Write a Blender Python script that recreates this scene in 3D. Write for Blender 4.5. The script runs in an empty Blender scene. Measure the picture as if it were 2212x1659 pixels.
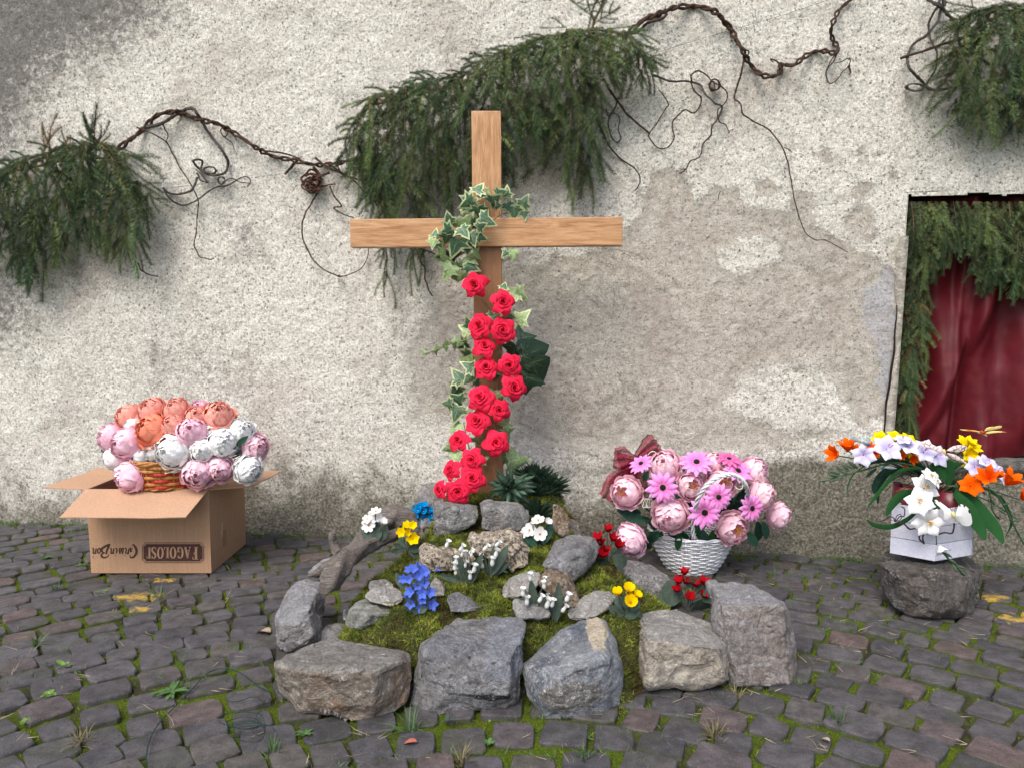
import bpy, bmesh, math, random
import numpy as np
from mathutils import Vector, Matrix, Quaternion, noise as mnoise
random.seed(7)
rng = np.random.default_rng(11)
S = bpy.context.scene
C = S.collection
R = math.radians

# ------------------------------------------------------------------ camera
PITCH = R(5.0)
CAM = Vector((0, 0, 1.2))
FOC = 1659.0                      # focal length in picture units (picture 2212 x 1659)
cd = bpy.data.cameras.new('camera'); cam = bpy.data.objects.new('camera', cd); C.objects.link(cam)
cam.location = CAM; cam.rotation_euler = (R(90) - PITCH, 0, 0)
cd.sensor_width = 36; cd.lens = 27.0; cd.clip_start = .05; cd.clip_end = 400
S.camera = cam
# ------------------------------------------------------------------ sky and sun
w = bpy.data.worlds.new('World'); S.world = w; w.use_nodes = True
nt = w.node_tree; bg = nt.nodes['Background']
sky = nt.nodes.new('ShaderNodeTexSky'); sky.sky_type = 'NISHITA'; sky.sun_disc = False
SUN_EL, SUN_AZ = R(52), R(205)    # azimuth clockwise from +y (behind the camera, to the left)
sky.sun_elevation = SUN_EL; sky.sun_rotation = SUN_AZ
sky.air_density = 0.8; sky.dust_density = 3.0; sky.ozone_density = 0.6
nt.links.new(sky.outputs[0], bg.inputs[0]); bg.inputs[1].default_value = 0.135
sd = bpy.data.lights.new('sun', 'SUN'); sd.energy = 1.5; sd.angle = R(36); sd.color = (1, .96, .90)
sun = bpy.data.objects.new('sun', sd); C.objects.link(sun)
sdir = Vector((math.sin(SUN_AZ) * math.cos(SUN_EL), math.cos(SUN_AZ) * math.cos(SUN_EL), math.sin(SUN_EL)))
sun.rotation_euler = (-sdir).to_track_quat('-Z', 'Y').to_euler(); sun.location = (-3, -4, 8)
S.view_settings.view_transform = 'Standard'; S.view_settings.look = 'None'
S.view_settings.gamma = 1; S.view_settings.use_curve_mapping = False
S.view_settings.exposure = 0.93
S.cycles.max_bounces = 6; S.cycles.transparent_max_bounces = 12

# ------------------------------------------------------------------ where a picture point lies in the place
cT, sT = math.cos(PITCH), math.sin(PITCH)
def ray(px, py):
    v = -(py - 829.5) / FOC
    return Vector(((px - 1106) / FOC, cT + v * sT, -sT + v * cT))
def P(px, py, y):                       # point at distance y
    d = ray(px, py); return CAM + d * (y / d.y)
def G(px, py, z=0.0):                   # point at height z
    d = ray(px, py); return CAM + d * ((z - CAM.z) / d.z)
WK, WY = -0.148, 4.01                   # wall line y = WY + WK x
WT = Vector((1, WK, 0)).normalized(); WN = Vector((WK, -1, 0)).normalized()
def Wp(px, py, off=0.0):                # point a given way in front of the wall
    d = ray(px, py); n = WN
    p0 = Vector((0, WY, 0)) + n * off
    return CAM + d * ((p0 - CAM).dot(n) / d.dot(n))
def mpp(y): return y / FOC              # metres per picture unit at distance y
def proj(p):
    x, y, z = p[..., 0], p[..., 1], p[..., 2] - 1.2
    dep = y * cT - z * sT; up = y * sT + z * cT
    return 1106 + FOC * x / dep, 829.5 - FOC * up / dep

# ------------------------------------------------------------------ mesh helpers
class MB:
    def __init__(s): s.v = []; s.f = []; s.m = []
    def add(s, verts, faces, mi=0):
        o = len(s.v); s.v += [Vector(v) for v in verts]
        s.f += [tuple(i + o for i in f) for f in faces]; s.m += [mi] * len(faces); return s
    def tube(s, pts, rad, seg=6, mi=0):
        pts = [Vector(p) for p in pts]; n = len(pts)
        if not hasattr(rad, '__len__'): rad = [rad] * n
        vs = []; fs = []; ref = None
        for i, p in enumerate(pts):
            t = (pts[min(i + 1, n - 1)] - pts[max(i - 1, 0)])
            t = t.normalized() if t.length > 1e-9 else Vector((0, 0, 1))
            if ref is None:
                ref = t.orthogonal().normalized()
            ref = (ref - t * ref.dot(t))
            ref = ref.normalized() if ref.length > 1e-6 else t.orthogonal().normalized()
            b = t.cross(ref)
            for k in range(seg):
                a = 2 * math.pi * k / seg
                vs.append(p + (ref * math.cos(a) + b * math.sin(a)) * rad[i])
        for i in range(n - 1):
            for k in range(seg):
                a = i * seg + k; b2 = i * seg + (k + 1) % seg
                fs.append((a, b2, b2 + seg, a + seg))
        fs.append(tuple(range(seg - 1, -1, -1))); fs.append(tuple((n - 1) * seg + k for k in range(seg)))
        return s.add(vs, fs, mi)
    def box(s, c0, c1, mi=0):
        x0, y0, z0 = c0; x1, y1, z1 = c1
        return s.add([(x0,y0,z0),(x1,y0,z0),(x1,y1,z0),(x0,y1,z0),(x0,y0,z1),(x1,y0,z1),(x1,y1,z1),(x0,y1,z1)],
                     [(0,3,2,1),(4,5,6,7),(0,1,5,4),(1,2,6,5),(2,3,7,6),(3,0,4,7)], mi)
    def slab(s, quad, t, mi=0):         # four corners and a thickness vector
        q = [Vector(a) for a in quad]; q2 = [a + Vector(t) for a in q]
        return s.add(q + q2, [(0,1,2,3),(7,6,5,4),(0,4,5,1),(1,5,6,2),(2,6,7,3),(3,7,4,0)], mi)
    def xform(s, M):
        s.v = [M @ v for v in s.v]; return s
    def mesh(s, name, mats, smooth=True, origin=Vector((0,0,0))):
        me = bpy.data.meshes.new(name)
        me.from_pydata([tuple(v - origin) for v in s.v], [], s.f)
        for m in (mats if isinstance(mats, (list, tuple)) else [mats]): me.materials.append(m)
        if s.m and max(s.m) > 0: me.polygons.foreach_set('material_index', s.m)
        me.polygons.foreach_set('use_smooth', [smooth] * len(s.f)); me.update()
        return me
    def build(s, name, mats, parent=None, smooth=True, origin=None, bevel=0):
        org = Vector(origin) if origin is not None else (parent.location.copy() if parent else Vector((0,0,0)))
        me = s.mesh(name, mats, smooth, org)
        if bevel:
            bm = bmesh.new(); bm.from_mesh(me)
            bmesh.ops.bevel(bm, geom=bm.edges[:], offset=bevel, segments=2, affect='EDGES', profile=.6)
            bm.to_mesh(me); bm.free()
        o = bpy.data.objects.new(name, me); C.objects.link(o)
        if parent: o.parent = parent
        else: o.location = org
        return o
def inst(name, me, parent=None, M=None):
    o = bpy.data.objects.new(name, me); C.objects.link(o)
    if parent: o.parent = parent
    if M is not None: o.matrix_basis = M
    return o
def tag(o, label=None, cat=None, group=None, kind=None):
    if label: o['label'] = label
    if cat: o['category'] = cat
    if group: o['group'] = group
    if kind: o['kind'] = kind
    return o
def thing(name, loc, label, cat, group=None):
    o = bpy.data.objects.new(name, None); C.objects.link(o); o.location = loc; o.empty_display_size = .02
    return tag(o, label, cat, group)
def path(pts, n=6):                     # Catmull-Rom through the points
    pts = [Vector(p) for p in pts]
    q = [pts[0] * 2 - pts[1]] + pts + [pts[-1] * 2 - pts[-2]]; out = []
    for i in range(1, len(q) - 2):
        a, b, c, d = q[i-1:i+3]
        for k in range(n):
            t = k / n
            out.append(.5 * ((2*b) + (c-a)*t + (2*a-5*b+4*c-d)*t*t + (3*b-a-3*c+d)*t**3))
    out.append(pts[-1]); return out
def npmesh(name, V, F, mats, smooth=True, mi=None):
    me = bpy.data.meshes.new(name); V = np.asarray(V, np.float32); F = np.asarray(F, np.int32); k = F.shape[1]
    me.vertices.add(len(V)); me.vertices.foreach_set('co', V.ravel())
    me.loops.add(F.size); me.loops.foreach_set('vertex_index', F.ravel())
    me.polygons.add(len(F)); me.polygons.foreach_set('loop_start', np.arange(0, F.size, k, dtype=np.int32))
    me.polygons.foreach_set('loop_total', np.full(len(F), k, np.int32))
    for m in (mats if isinstance(mats, (list, tuple)) else [mats]): me.materials.append(m)
    if mi is not None: me.polygons.foreach_set('material_index', np.asarray(mi, np.int32))
    me.update(calc_edges=True)
    me.polygons.foreach_set('use_smooth', np.full(len(F), smooth)); me.update()
    return me
def vnoise(x, y, seed=0):               # value noise for arrays
    xi = np.floor(x).astype(np.int64); yi = np.floor(y).astype(np.int64)
    fx = x - xi; fy = y - yi; fx = fx*fx*(3-2*fx); fy = fy*fy*(3-2*fy)
    def h(a, b):
        n = (a * 374761393 + b * 668265263 + seed * 144665) & 0xffffffff
        n = ((n ^ (n >> 13)) * 1274126177) & 0xffffffff
        return ((n ^ (n >> 16)) & 0xffff) / 65535.0
    return (h(xi,yi)*(1-fx)+h(xi+1,yi)*fx)*(1-fy) + (h(xi,yi+1)*(1-fx)+h(xi+1,yi+1)*fx)*fy
def fbm(x, y, o=4, seed=0):
    s = 0; a = .5; t = 0
    for k in range(o):
        s = s + a * vnoise(x * 2**k, y * 2**k, seed + k); t += a; a *= .5
    return s / t * 2 - 1
def sdist(px, py, poly):                # signed distance to a polygon, + inside
    poly = np.array(poly, float); d = np.full(px.shape, 1e9); ins = np.zeros(px.shape, bool); n = len(poly)
    for i in range(n):
        a = poly[i]; b = poly[(i+1) % n]; e = b - a
        t = np.clip(((px-a[0])*e[0] + (py-a[1])*e[1]) / (e @ e), 0, 1)
        d = np.minimum(d, np.hypot(px-a[0]-t*e[0], py-a[1]-t*e[1]))
        c = ((a[1] > py) != (b[1] > py)) & (px < (b[0]-a[0])*(py-a[1])/((b[1]-a[1]) if b[1] != a[1] else 1e-9) + a[0])
        ins ^= c
    return np.where(ins, d, -d)

# ------------------------------------------------------------------ material helpers
class MT:
    def __init__(s, name, rough=.85):
        s.mat = bpy.data.materials.new(name); s.mat.use_nodes = True; s.t = s.mat.node_tree; s.N = s.t.nodes; s.L = s.t.links
        s.b = s.N['Principled BSDF']; s.b.inputs['Roughness'].default_value = rough
        s.b.inputs['Specular IOR Level'].default_value = .3
        s._co = None
    def n(s, typ, **kw):
        nd = s.N.new('ShaderNode' + typ)
        for k, v in kw.items():
            if hasattr(nd, k): setattr(nd, k, v)
            else: nd.inputs[k.replace('_', ' ')].default_value = v
        return nd
    def put(s, a, b): s.L.new(a, b)
    def pos(s):
        if s._co is None: s._co = s.n('NewGeometry').outputs['Position']
        return s._co
    def obj(s): return s.n('TexCoord').outputs['Object']
    def noise(s, scale, detail=4, rough=.6, vec=None, dist=0, out='Fac'):
        nd = s.n('TexNoise'); nd.inputs['Scale'].default_value = scale; nd.inputs['Detail'].default_value = detail
        nd.inputs['Roughness'].default_value = rough; nd.inputs['Distortion'].default_value = dist
        s.put(vec if vec is not None else s.pos(), nd.inputs['Vector']); return nd.outputs[out]
    def voro(s, scale, vec=None, feature='F1', out='Distance', rand=1):
        nd = s.n('TexVoronoi'); nd.feature = feature; nd.inputs['Scale'].default_value = scale; nd.inputs['Randomness'].default_value = rand
        s.put(vec if vec is not None else s.pos(), nd.inputs['Vector']); return nd.outputs[out]
    def ramp(s, fac, stops):
        nd = s.n('ValToRGB'); e = nd.color_ramp.elements
        for i, (p, c) in enumerate(stops):
            c = (c, c, c) if not hasattr(c, '__len__') else c
            if i < 2: e[i].position = p; e[i].color = (*c, 1)
            else: x = e.new(p); x.color = (*c, 1)
        s.put(fac, nd.inputs[0]); return nd.outputs[0]
    def rng(s, fac, a, b, c=0., d=1.):
        nd = s.n('MapRange'); nd.interpolation_type = 'SMOOTHSTEP'
        for k, v in zip((1,2,3,4), (a,b,c,d)): nd.inputs[k].default_value = v
        s.put(fac, nd.inputs[0]); return nd.outputs[0]
    def math(s, op, a, b=None, clamp=False):
        nd = s.n('Math'); nd.operation = op; nd.use_clamp = clamp
        for i, x in enumerate((a, b)):
            if x is None: continue
            if isinstance(x, (int, float)): nd.inputs[i].default_value = x
            else: s.put(x, nd.inputs[i])
        return nd.outputs[0]
    def mix(s, fac, a, b, mode='MIX'):
        nd = s.n('Mix'); nd.data_type = 'RGBA'; nd.blend_type = mode
        for i, x in ((0, fac), (6, a), (7, b)):
            if isinstance(x, (int, float)): nd.inputs[i].default_value = x
            elif isinstance(x, (tuple, list)): nd.inputs[i].default_value = (*x, 1)
            else: s.put(x, nd.inputs[i])
        return nd.outputs[2]
    def hsv(s, col, h=None, sa=None, v=None):
        nd = s.n('HueSaturation')
        for k, x in (('Hue', h), ('Saturation', sa), ('Value', v)):
            if x is None: continue
            if isinstance(x, (int, float)): nd.inputs[k].default_value = x
            else: s.put(x, nd.inputs[k])
        if isinstance(col, (tuple, list)): nd.inputs['Color'].default_value = (*col, 1)
        else: s.put(col, nd.inputs['Color'])
        return nd.outputs[0]
    def bump(s, h, dist=.002, strength=1, prev=None):
        nd = s.n('Bump'); nd.inputs['Distance'].default_value = dist; nd.inputs['Strength'].default_value = strength
        s.put(h, nd.inputs['Height'])
        if prev is not None: s.put(prev, nd.inputs['Normal'])
        s.put(nd.outputs[0], s.b.inputs['Normal']); return nd.outputs[0]
    def color(s, c):
        if isinstance(c, (tuple, list)): s.b.inputs['Base Color'].default_value = (*c, 1)
        else: s.put(c, s.b.inputs['Base Color'])
    def attr(s, name):
        nd = s.n('Attribute'); nd.attribute_name = name; return nd.outputs['Fac']
    def rand(s): return s.n('ObjectInfo').outputs['Random']
    def isl(s): return s.n('NewGeometry').outputs['Random Per Island']

def simple(name, c, var=.15, scale=30, rough=.8, bump=.0005, trans=0, spec=.3, hue=.0, objvar=.12):
    m = MT(name, rough); m.b.inputs['Specular IOR Level'].default_value = spec
    f = m.noise(scale, 4); v = m.rng(f, .3, .7, 1 - var, 1 + var)
    r = m.rand(); v = m.math('MULTIPLY', v, m.rng(r, 0, 1, 1 - objvar, 1 + objvar))
    col = m.hsv(c, m.math('ADD', .5 - hue / 2, m.math('MULTIPLY', m.noise(scale * .4, 2), hue)), None, v)
    m.color(col)
    if bump: m.bump(m.noise(scale * 4, 4), bump * 4, 1)
    if trans:
        tr = m.n('BsdfTranslucent'); m.put(col, tr.inputs[0]); mx = m.n('MixShader'); mx.inputs[0].default_value = trans
        m.put(m.b.outputs[0], mx.inputs[1]); m.put(tr.outputs[0], mx.inputs[2])
        m.put(mx.outputs[0], m.N['Material Output'].inputs[0])
    return m.mat
def crepe(name, c, tip=None, trans=.25, objvar=.06, k=15, bd=.0006):
    """crepe paper: fine lengthwise ribs, slightly translucent"""
    m = MT(name, .92); m.b.inputs['Specular IOR Level'].default_value = .06
    v = m.math('MULTIPLY', m.rng(m.noise(45, 3), .3, .7, .93, 1.05), m.rng(m.rand(), 0, 1, 1 - objvar, 1 + objvar))
    base = c
    if tip is not None:
        base = m.mix(m.rng(m.attr('tip'), .05, .95), c, tip)
    col = m.hsv(base, None, None, v); m.color(col)
    mp = m.n('Mapping'); m.put(m.n('TexCoord').outputs['Object'], mp.inputs[0]); mp.inputs['Scale'].default_value = (1, 1, .12)
    m.bump(m.noise(k, 2, vec=mp.outputs[0]), bd, .7)
    tr = m.n('BsdfTranslucent'); m.put(col, tr.inputs[0]); mx = m.n('MixShader'); mx.inputs[0].default_value = trans
    m.put(m.b.outputs[0], mx.inputs[1]); m.put(tr.outputs[0], mx.inputs[2]); m.put(mx.outputs[0], m.N['Material Output'].inputs[0])
    return m.mat
# ------------------------------------------------------------------ GROUND: moss and grit sheet, cobbles, wall
def yellow_mask(m):
    """worn yellow paint dabbed on the paving in two places"""
    tot = None
    for (px, py, rx, ry) in ((303, 1288, .17, .085), (352, 1253, .13, .05), (298, 1314, .08, .045), (2150, 1290, .10, .05), (2205, 1335, .16, .10), (2120, 1262, .04, .02)):
        g = G(px, py)
        mp = m.n('Mapping'); m.put(m.pos(), mp.inputs[0]); mp.inputs['Location'].default_value = (-g.x / rx, -g.y / ry, 0); mp.inputs['Scale'].default_value = (1/rx, 1/ry, 0)
        ln = m.n('VectorMath'); ln.operation = 'LENGTH'; m.put(mp.outputs[0], ln.inputs[0])
        a = m.rng(ln.outputs['Value'], .35, 1.15, 1, 0)
        tot = a if tot is None else m.math('MAXIMUM', tot, a)
    nz = m.math('ADD', m.noise(30, 6, .75), m.math('MULTIPLY', tot, .35))
    return m.math('MULTIPLY', m.rng(nz, .74, .92), m.rng(tot, 0, .25))

def mk_cobble():
    m = MT('cobble_porphyry', .68); m.b.inputs['Specular IOR Level'].default_value = .35
    r = m.math('FRACT', m.math('ADD', m.rand(), m.isl()))
    base = m.ramp(r, [(0, (.056,.052,.056)), (.35, (.074,.069,.073)), (.6, (.045,.043,.048)), (.74, (.082,.073,.066)), (.8, (.062,.058,.064)), (.95, (.092,.066,.062)), (1, (.052,.050,.054))])
    big = m.rng(m.noise(16, 6, .7), .3, .72, .60, 1.45)
    fine = m.rng(m.noise(420, 3, .7), .3, .7, .72, 1.3)
    col = m.hsv(base, None, .95, m.math('MULTIPLY', m.math('MULTIPLY', big, fine), 1.10))
    sp = m.rng(m.voro(230), .12, .24, 1, 0); spm = m.rng(m.noise(40, 3), .42, .56)
    col = m.mix(m.math('MULTIPLY', m.math('MULTIPLY', sp, spm), .55), col, (.42,.38,.38))
    # pale lime scratches
    sc = m.math('MULTIPLY', m.rng(m.noise(10, 8, .8, dist=1.5), .66, .74), .45)
    col = m.mix(sc, col, (.36,.34,.33))
    # moss creeping over rims
    z = m.n('SeparateXYZ'); m.put(m.pos(), z.inputs[0])
    ms = m.math('MULTIPLY', m.rng(z.outputs[2], -.010, .002, 1, 0), m.rng(m.noise(9, 4), .40, .56))
    col = m.mix(m.math('MULTIPLY', ms, .8), col, (.05,.062,.013))
    col = m.mix(m.math('MULTIPLY', m.rng(m.noise(2.2, 5, .7), .56, .72), .35), col, (.05,.05,.022))
    col = m.mix(yellow_mask(m), col, (.46,.30,.045))
    m.color(col)
    b = m.bump(m.noise(38, 7, .75), .007, .9); m.bump(m.noise(300, 3, .8), .0022, .9, b)
    return m.mat
M_cobble = mk_cobble()

def mk_moss_ground():
    m = MT('moss_ground', .95); m.b.inputs['Specular IOR Level'].default_value = .1
    f = m.noise(3.1, 5, .65); g = m.ramp(m.noise(160, 4, .7), [(.3, (.025,.036,.006)), (.55, (.085,.125,.010)), (.75, (.17,.22,.018))])
    soil = m.ramp(m.noise(120, 4, .7), [(.3, (.016,.014,.010)), (.7, (.07,.060,.045))])
    col = m.mix(m.rng(f, .36, .52), soil, g)
    m.color(col); b = m.bump(m.noise(300, 4, .7), .006, 1)
    return m.mat
M_mossg = mk_moss_ground()

# one sheet to the horizon, fine near the paving
xs = np.concatenate([[-150,-60,-25,-10,-5], np.arange(-3.4, 3.4, .02), [5,10,25,60,150]])
ys = np.concatenate([[-150,-60,-25,-8,-3,0], np.arange(1.2, 4.6, .02), [6,12,30,80,150]])
X, Y = np.meshgrid(xs, ys)
Z = -.014 + .010 * fbm(X*9, Y*9, 3, 3) + .006 * fbm(X*40, Y*40, 2, 8)
Z = np.where((np.abs(X) > 3.4) | (Y < 1.2) | (Y > 4.58), -.016, Z)
V = np.stack([X.ravel(), Y.ravel(), Z.ravel()], 1); nx = len(xs); ny = len(ys)
idx = np.arange(nx*ny).reshape(ny, nx)
F = np.stack([idx[:-1,:-1].ravel(), idx[:-1,1:].ravel(), idx[1:,1:].ravel(), idx[1:,:-1].ravel()], 1)
ground = inst('ground', npmesh('ground', V, F, M_mossg)); tag(ground, kind='structure')

# cobbles laid in bows round a point near the camera's feet
def cobble_mesh(k):
    rr = random.Random(k); n = 10; mb = MB(); out = []
    sq = rr.uniform(.07, .14)
    n = 12
    for sx_, sy_ in ((1,1),(-1,1),(-1,-1),(1,-1)):
        ch = rr.uniform(.05, .15); c1 = ((.5-ch)*sx_, .5*sy_); c2 = (.5*sx_, (.5-ch*rr.uniform(.8,1.3))*sy_); j = lambda p, a=.022: (p[0]+rr.uniform(-a,a), p[1]+rr.uniform(-a,a))
        md = (rr.uniform(-.12,.12), .5*sy_*rr.uniform(1.0,1.07)) if sx_*sy_ > 0 else (.5*sx_*rr.uniform(1.0,1.07), rr.uniform(-.12,.12))
        # going round anticlockwise, each corner is cut; a slightly proud point stands in the middle of each side
        out += [j(c2), j(c1), j(md)] if sx_*sy_ > 0 else [j(c1), j(c2), j(md)]
    cx, cy = rr.uniform(-.05,.05), rr.uniform(-.05,.05)
    rings = [(1.02, -.035), (.99, -.004), (.94, .0010)]
    vs = [(x*s, y*s, z + (rr.uniform(-.0015,.0015) if s < 1 else 0)) for s, z in rings for x, y in out] + [(0,0,.0022)]
    fs = []
    for q in range(2):
        for i in range(n):
            j = (i+1) % n; fs.append((q*n+i, q*n+j, (q+1)*n+j, (q+1)*n+i))
    fs += [(2*n+i, 2*n+(i+1) % n, 3*n) for i in range(n)]
    mb.add(vs, fs); return mb
CM = [cobble_mesh(k) for k in range(14)]; CMe = [m.mesh('cobblestone', M_cobble, False) for m in CM]
cc = Vector((-.03, .75, 0)); stones = []
r = .5; row = 0
while r < 5.2:
    rw = random.uniform(.092, .122) if r > 2.4 else random.uniform(.120, .145)
    arc = .128; a = -1.45 + random.uniform(0, .1)
    while a < 1.45:
        lw = random.uniform(.105, .165); da = lw / r
        th = a + da/2; rr_ = r + rw/2 + random.uniform(-.008,.008)
        x = cc.x + rr_ * math.sin(th) + .05*math.sin(rr_*2.3); y = cc.y + rr_ * math.cos(th) + .03*math.sin(th*7 + row)
        a += da
        if abs(x) < 3.3 and 1.25 < y < WY + WK*x - .03:
            gap = random.uniform(.006, .021)
            stones.append((x, y, -th + random.uniform(-.11,.11), lw-gap, rw-random.uniform(.006,.020), random.uniform(-.004,.004), random.uniform(-.03,.03), random.uniform(-.03,.03), random.randrange(14)))
    r += rw; row += 1
def vis(st):
    px, py = proj(np.array([st[0], st[1], 0.]))
    return (-40 < px < 2250) and (py < 1700), st[3]*st[4]*(1.44 + st[1]**2)**-1.5 * 1000
# footprints that hide paving: rockery and boxes
def hidden(st):
    x, y = st[0], st[1]
    return (abs(x + .0) < .55 and 2.5 < y < 3.8) or (-1.9 < x < -1.4 and 3.55 < y < 3.95)
shown = [s for s in stones if vis(s)[0] and not hidden(s)]
shown.sort(key=lambda s: -vis(s)[1])
near = shown[:298]; nearset = set(id(s) for s in near); rest = [s for s in stones if id(s) not in nearset]
def cmat(s):
    return Matrix.Translation((s[0], s[1], s[5])) @ Matrix.Rotation(s[2], 4, 'Z') @ Matrix.Rotation(s[6], 4, 'X') @ Matrix.Rotation(s[7], 4, 'Y') @ Matrix.Diagonal((s[3], s[4], 1, 1))
for s in near: inst('cobblestone', CMe[s[8]], ground, cmat(s))
big = MB()
for s in rest:
    M4 = cmat(s); o = len(big.v); src = CM[s[8]]
    big.v += [M4 @ v for v in src.v]; big.f += [tuple(i+o for i in f) for f in src.f]; big.m += src.m
o = big.build('cobblestones', M_cobble, ground, False); tag(o, kind='stuff')

# ------------------------------------------------------------------ WALL
def mk_wall():
    m = MT('old_roughcast', .95); m.b.inputs['Specular IOR Level'].default_value = .1
    patch = m.attr('patch'); mold = m.attr('mold'); grime_shade = m.attr('grime_shade'); cem = m.attr('cement')
    n1 = m.noise(9, 8, .7); n2 = m.noise(75, 5, .75); n3 = m.noise(170, 3, .8); n4 = m.noise(28, 6, .75)
    # roughcast: pale lime with coarse grain
    rough = m.ramp(n2, [(.32, (.27,.255,.22)), (.42, (.55,.535,.48)), (.52, (.78,.75,.665)), (.66, (.88,.86,.79))])
    rough = m.hsv(rough, None, None, m.rng(n3, .34, .56, .62, 1.12))
    rough = m.mix(m.math('MULTIPLY', m.rng(n1, .48, .72), .30), rough, (.46,.40,.33))
    # smooth render under it
    sm = m.ramp(m.noise(26, 6, .7), [(.3, (.39,.355,.295)), (.5, (.53,.49,.42)), (.68, (.65,.615,.545))])
    sm = m.hsv(sm, None, None, m.rng(n3, .36, .60, .68, 1.12))
    pk = m.math('ADD', patch, m.math('MULTIPLY', m.math('SUBTRACT', m.noise(13, 8, .72), .5), 1.1))
    pm = m.rng(pk, -.012, .012); pms = m.rng(pk, -.40, .45); sf = m.attr('soft')
    pm = m.math('ADD', m.math('MULTIPLY', pm, m.math('SUBTRACT', 1.0, sf)), m.math('MULTIPLY', pms, sf))
    col = m.mix(pm, rough, sm)
    # pale grey cement repair
    ck = m.rng(m.math('ADD', cem, m.math('MULTIPLY', m.math('SUBTRACT', m.noise(17, 7, .72), .5), 1.6)), -.012, .012)
    col = m.mix(ck, col, m.ramp(m.noise(120, 4, .8), [(.3, (.30,.30,.31)), (.7, (.62,.62,.62))]))
    # pebbles and pits
    wv = m.n('VectorMath'); wv.operation = 'ADD'; wn = m.noise(35, 4, .8, out='Color'); ws = m.n('VectorMath'); ws.operation = 'SCALE'; ws.inputs['Scale'].default_value = .035; m.put(wn, ws.inputs[0]); m.put(m.pos(), wv.inputs[0]); m.put(ws.outputs[0], wv.inputs[1])
    v1 = m.rng(m.voro(48, wv.outputs[0]), .14, .26, 1, 0); vm = m.rng(m.voro(48, wv.outputs[0], out='Color'), .40, .45); 
    pit = m.math('MULTIPLY', v1, vm)
    v2 = m.rng(m.voro(105, wv.outputs[0]), .16, .36, 1, 0); v2m = m.rng(m.noise(30, 3), .47, .60)
    pit2 = m.math('MULTIPLY', v2, v2m)
    dens = m.rng(m.noise(1.7, 5, .7), .38, .62, .35, 1.0)
    dots = m.math('MULTIPLY', m.math('MAXIMUM', m.math('MULTIPLY', pit, .9), m.math('MULTIPLY', pit2, .72)), m.rng(pm, 0, 1, 1, .55))
    dots = m.math('MULTIPLY', dots, dens)
    col = m.mix(dots, col, m.mix(m.noise(20, 2), (.10,.095,.085), (.22,.19,.15)))
    pb = m.math('MULTIPLY', m.rng(m.voro(24, wv.outputs[0]), .10, .15, 1, 0), m.rng(m.voro(24, wv.outputs[0], out='Color'), .46, .50)); col = m.mix(m.math('MULTIPLY', pb, .85), col, (.13,.125,.12))
    # pinkish and olive washes
    col = m.mix(m.math('MULTIPLY', m.rng(m.noise(2.3, 6, .72), .48, .66), .38), col, (.36,.29,.25), 'MIX')
    col = m.mix(m.math('MULTIPLY', m.rng(m.noise(3.7, 7, .78), .53, .68), .45), col, (.21,.20,.145), 'MIX')
    # black mould
    mk = m.math('ADD', mold, m.math('MULTIPLY', m.math('SUBTRACT', n4, .5), 3.4))
    mk = m.rng(mk, -.35, 1.0)
    mcol = m.ramp(m.noise(190, 4, .8), [(.35, (.055,.053,.052)), (.58, (.13,.125,.12)), (.75, (.42,.41,.39))])
    col = m.mix(m.math('MULTIPLY', mk, .86), col, mcol)
    ck1 = m.rng(m.math('ABSOLUTE', m.math('SUBTRACT', m.noise(1.9, 6, .6, dist=.8), .5)), .0, .0035, 1, 0); ckm = m.rng(m.noise(1.1, 2), .52, .60)
    col = m.mix(m.math('MULTIPLY', m.math('MULTIPLY', ck1, ckm), .65), col, (.10,.085,.07))
    # damp grime rising from the paving, with shade at the wall foot painted in
    gk = m.math('ADD', grime_shade, m.math('MULTIPLY', m.math('SUBTRACT', m.noise(5, 8, .75), .5), 2.6))
    gk = m.rng(gk, .0, .95)
    gcol = m.ramp(m.noise(75, 5, .8), [(.3, (.042,.038,.028)), (.48, (.125,.115,.085)), (.64, (.33,.31,.24))])
    col = m.mix(m.math('MULTIPLY', gk, .93), col, gcol)
    m.color(col)
    h1 = m.math('MULTIPLY', m.rng(pm, 0, 1, 1, .0), 1.0)
    b = m.bump(h1, .008, .9)
    b = m.bump(m.math('ADD', n2, m.math('MULTIPLY', m.math('MULTIPLY', pit, -1.0), .8)), .010, 1.0, b)
    b = m.bump(m.noise(230, 4, .8), .0042, 1, b)
    m.bump(m.noise(22, 4, .6), .014, .8, b)
    return m.mat
M_wall = mk_wall()
def s_of(p): return (p - Vector((0, WY, 0))).dot(WT)
SJ = s_of(Wp(1962, 430)); ZT = Wp(1990, 428).z; ZB = Wp(1990, 992).z; SR = SJ + .98
def near_lines(a, b, step, extra):
    l = list(np.arange(a, b, step)); 
    for e in extra: l = [x for x in l if abs(x - e) > step*.45] + [e]
    return np.array(sorted(l))
ss = np.concatenate([[-6,-5,-4.2], near_lines(-3.45, 3.6, .0095, [SJ, SR]), [4.2,5,6.5]])
zz = np.concatenate([near_lines(-.10, 3.05, .0095, [ZB, ZT]), [3.3,3.8,4.5]])
Sg, Zg = np.meshgrid(ss, zz)
fall = np.exp(-np.abs(Sg - SJ) / .25)
slant = .030 * np.clip((Zg - ZT) / (ZT - ZB), -1.3, 0) * fall
Xw = (Sg + slant) * WT.x; Yw = WY + (Sg + slant) * WT.y
PX, PY = proj(np.stack([Xw, Yw, Zg], -1))
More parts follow.
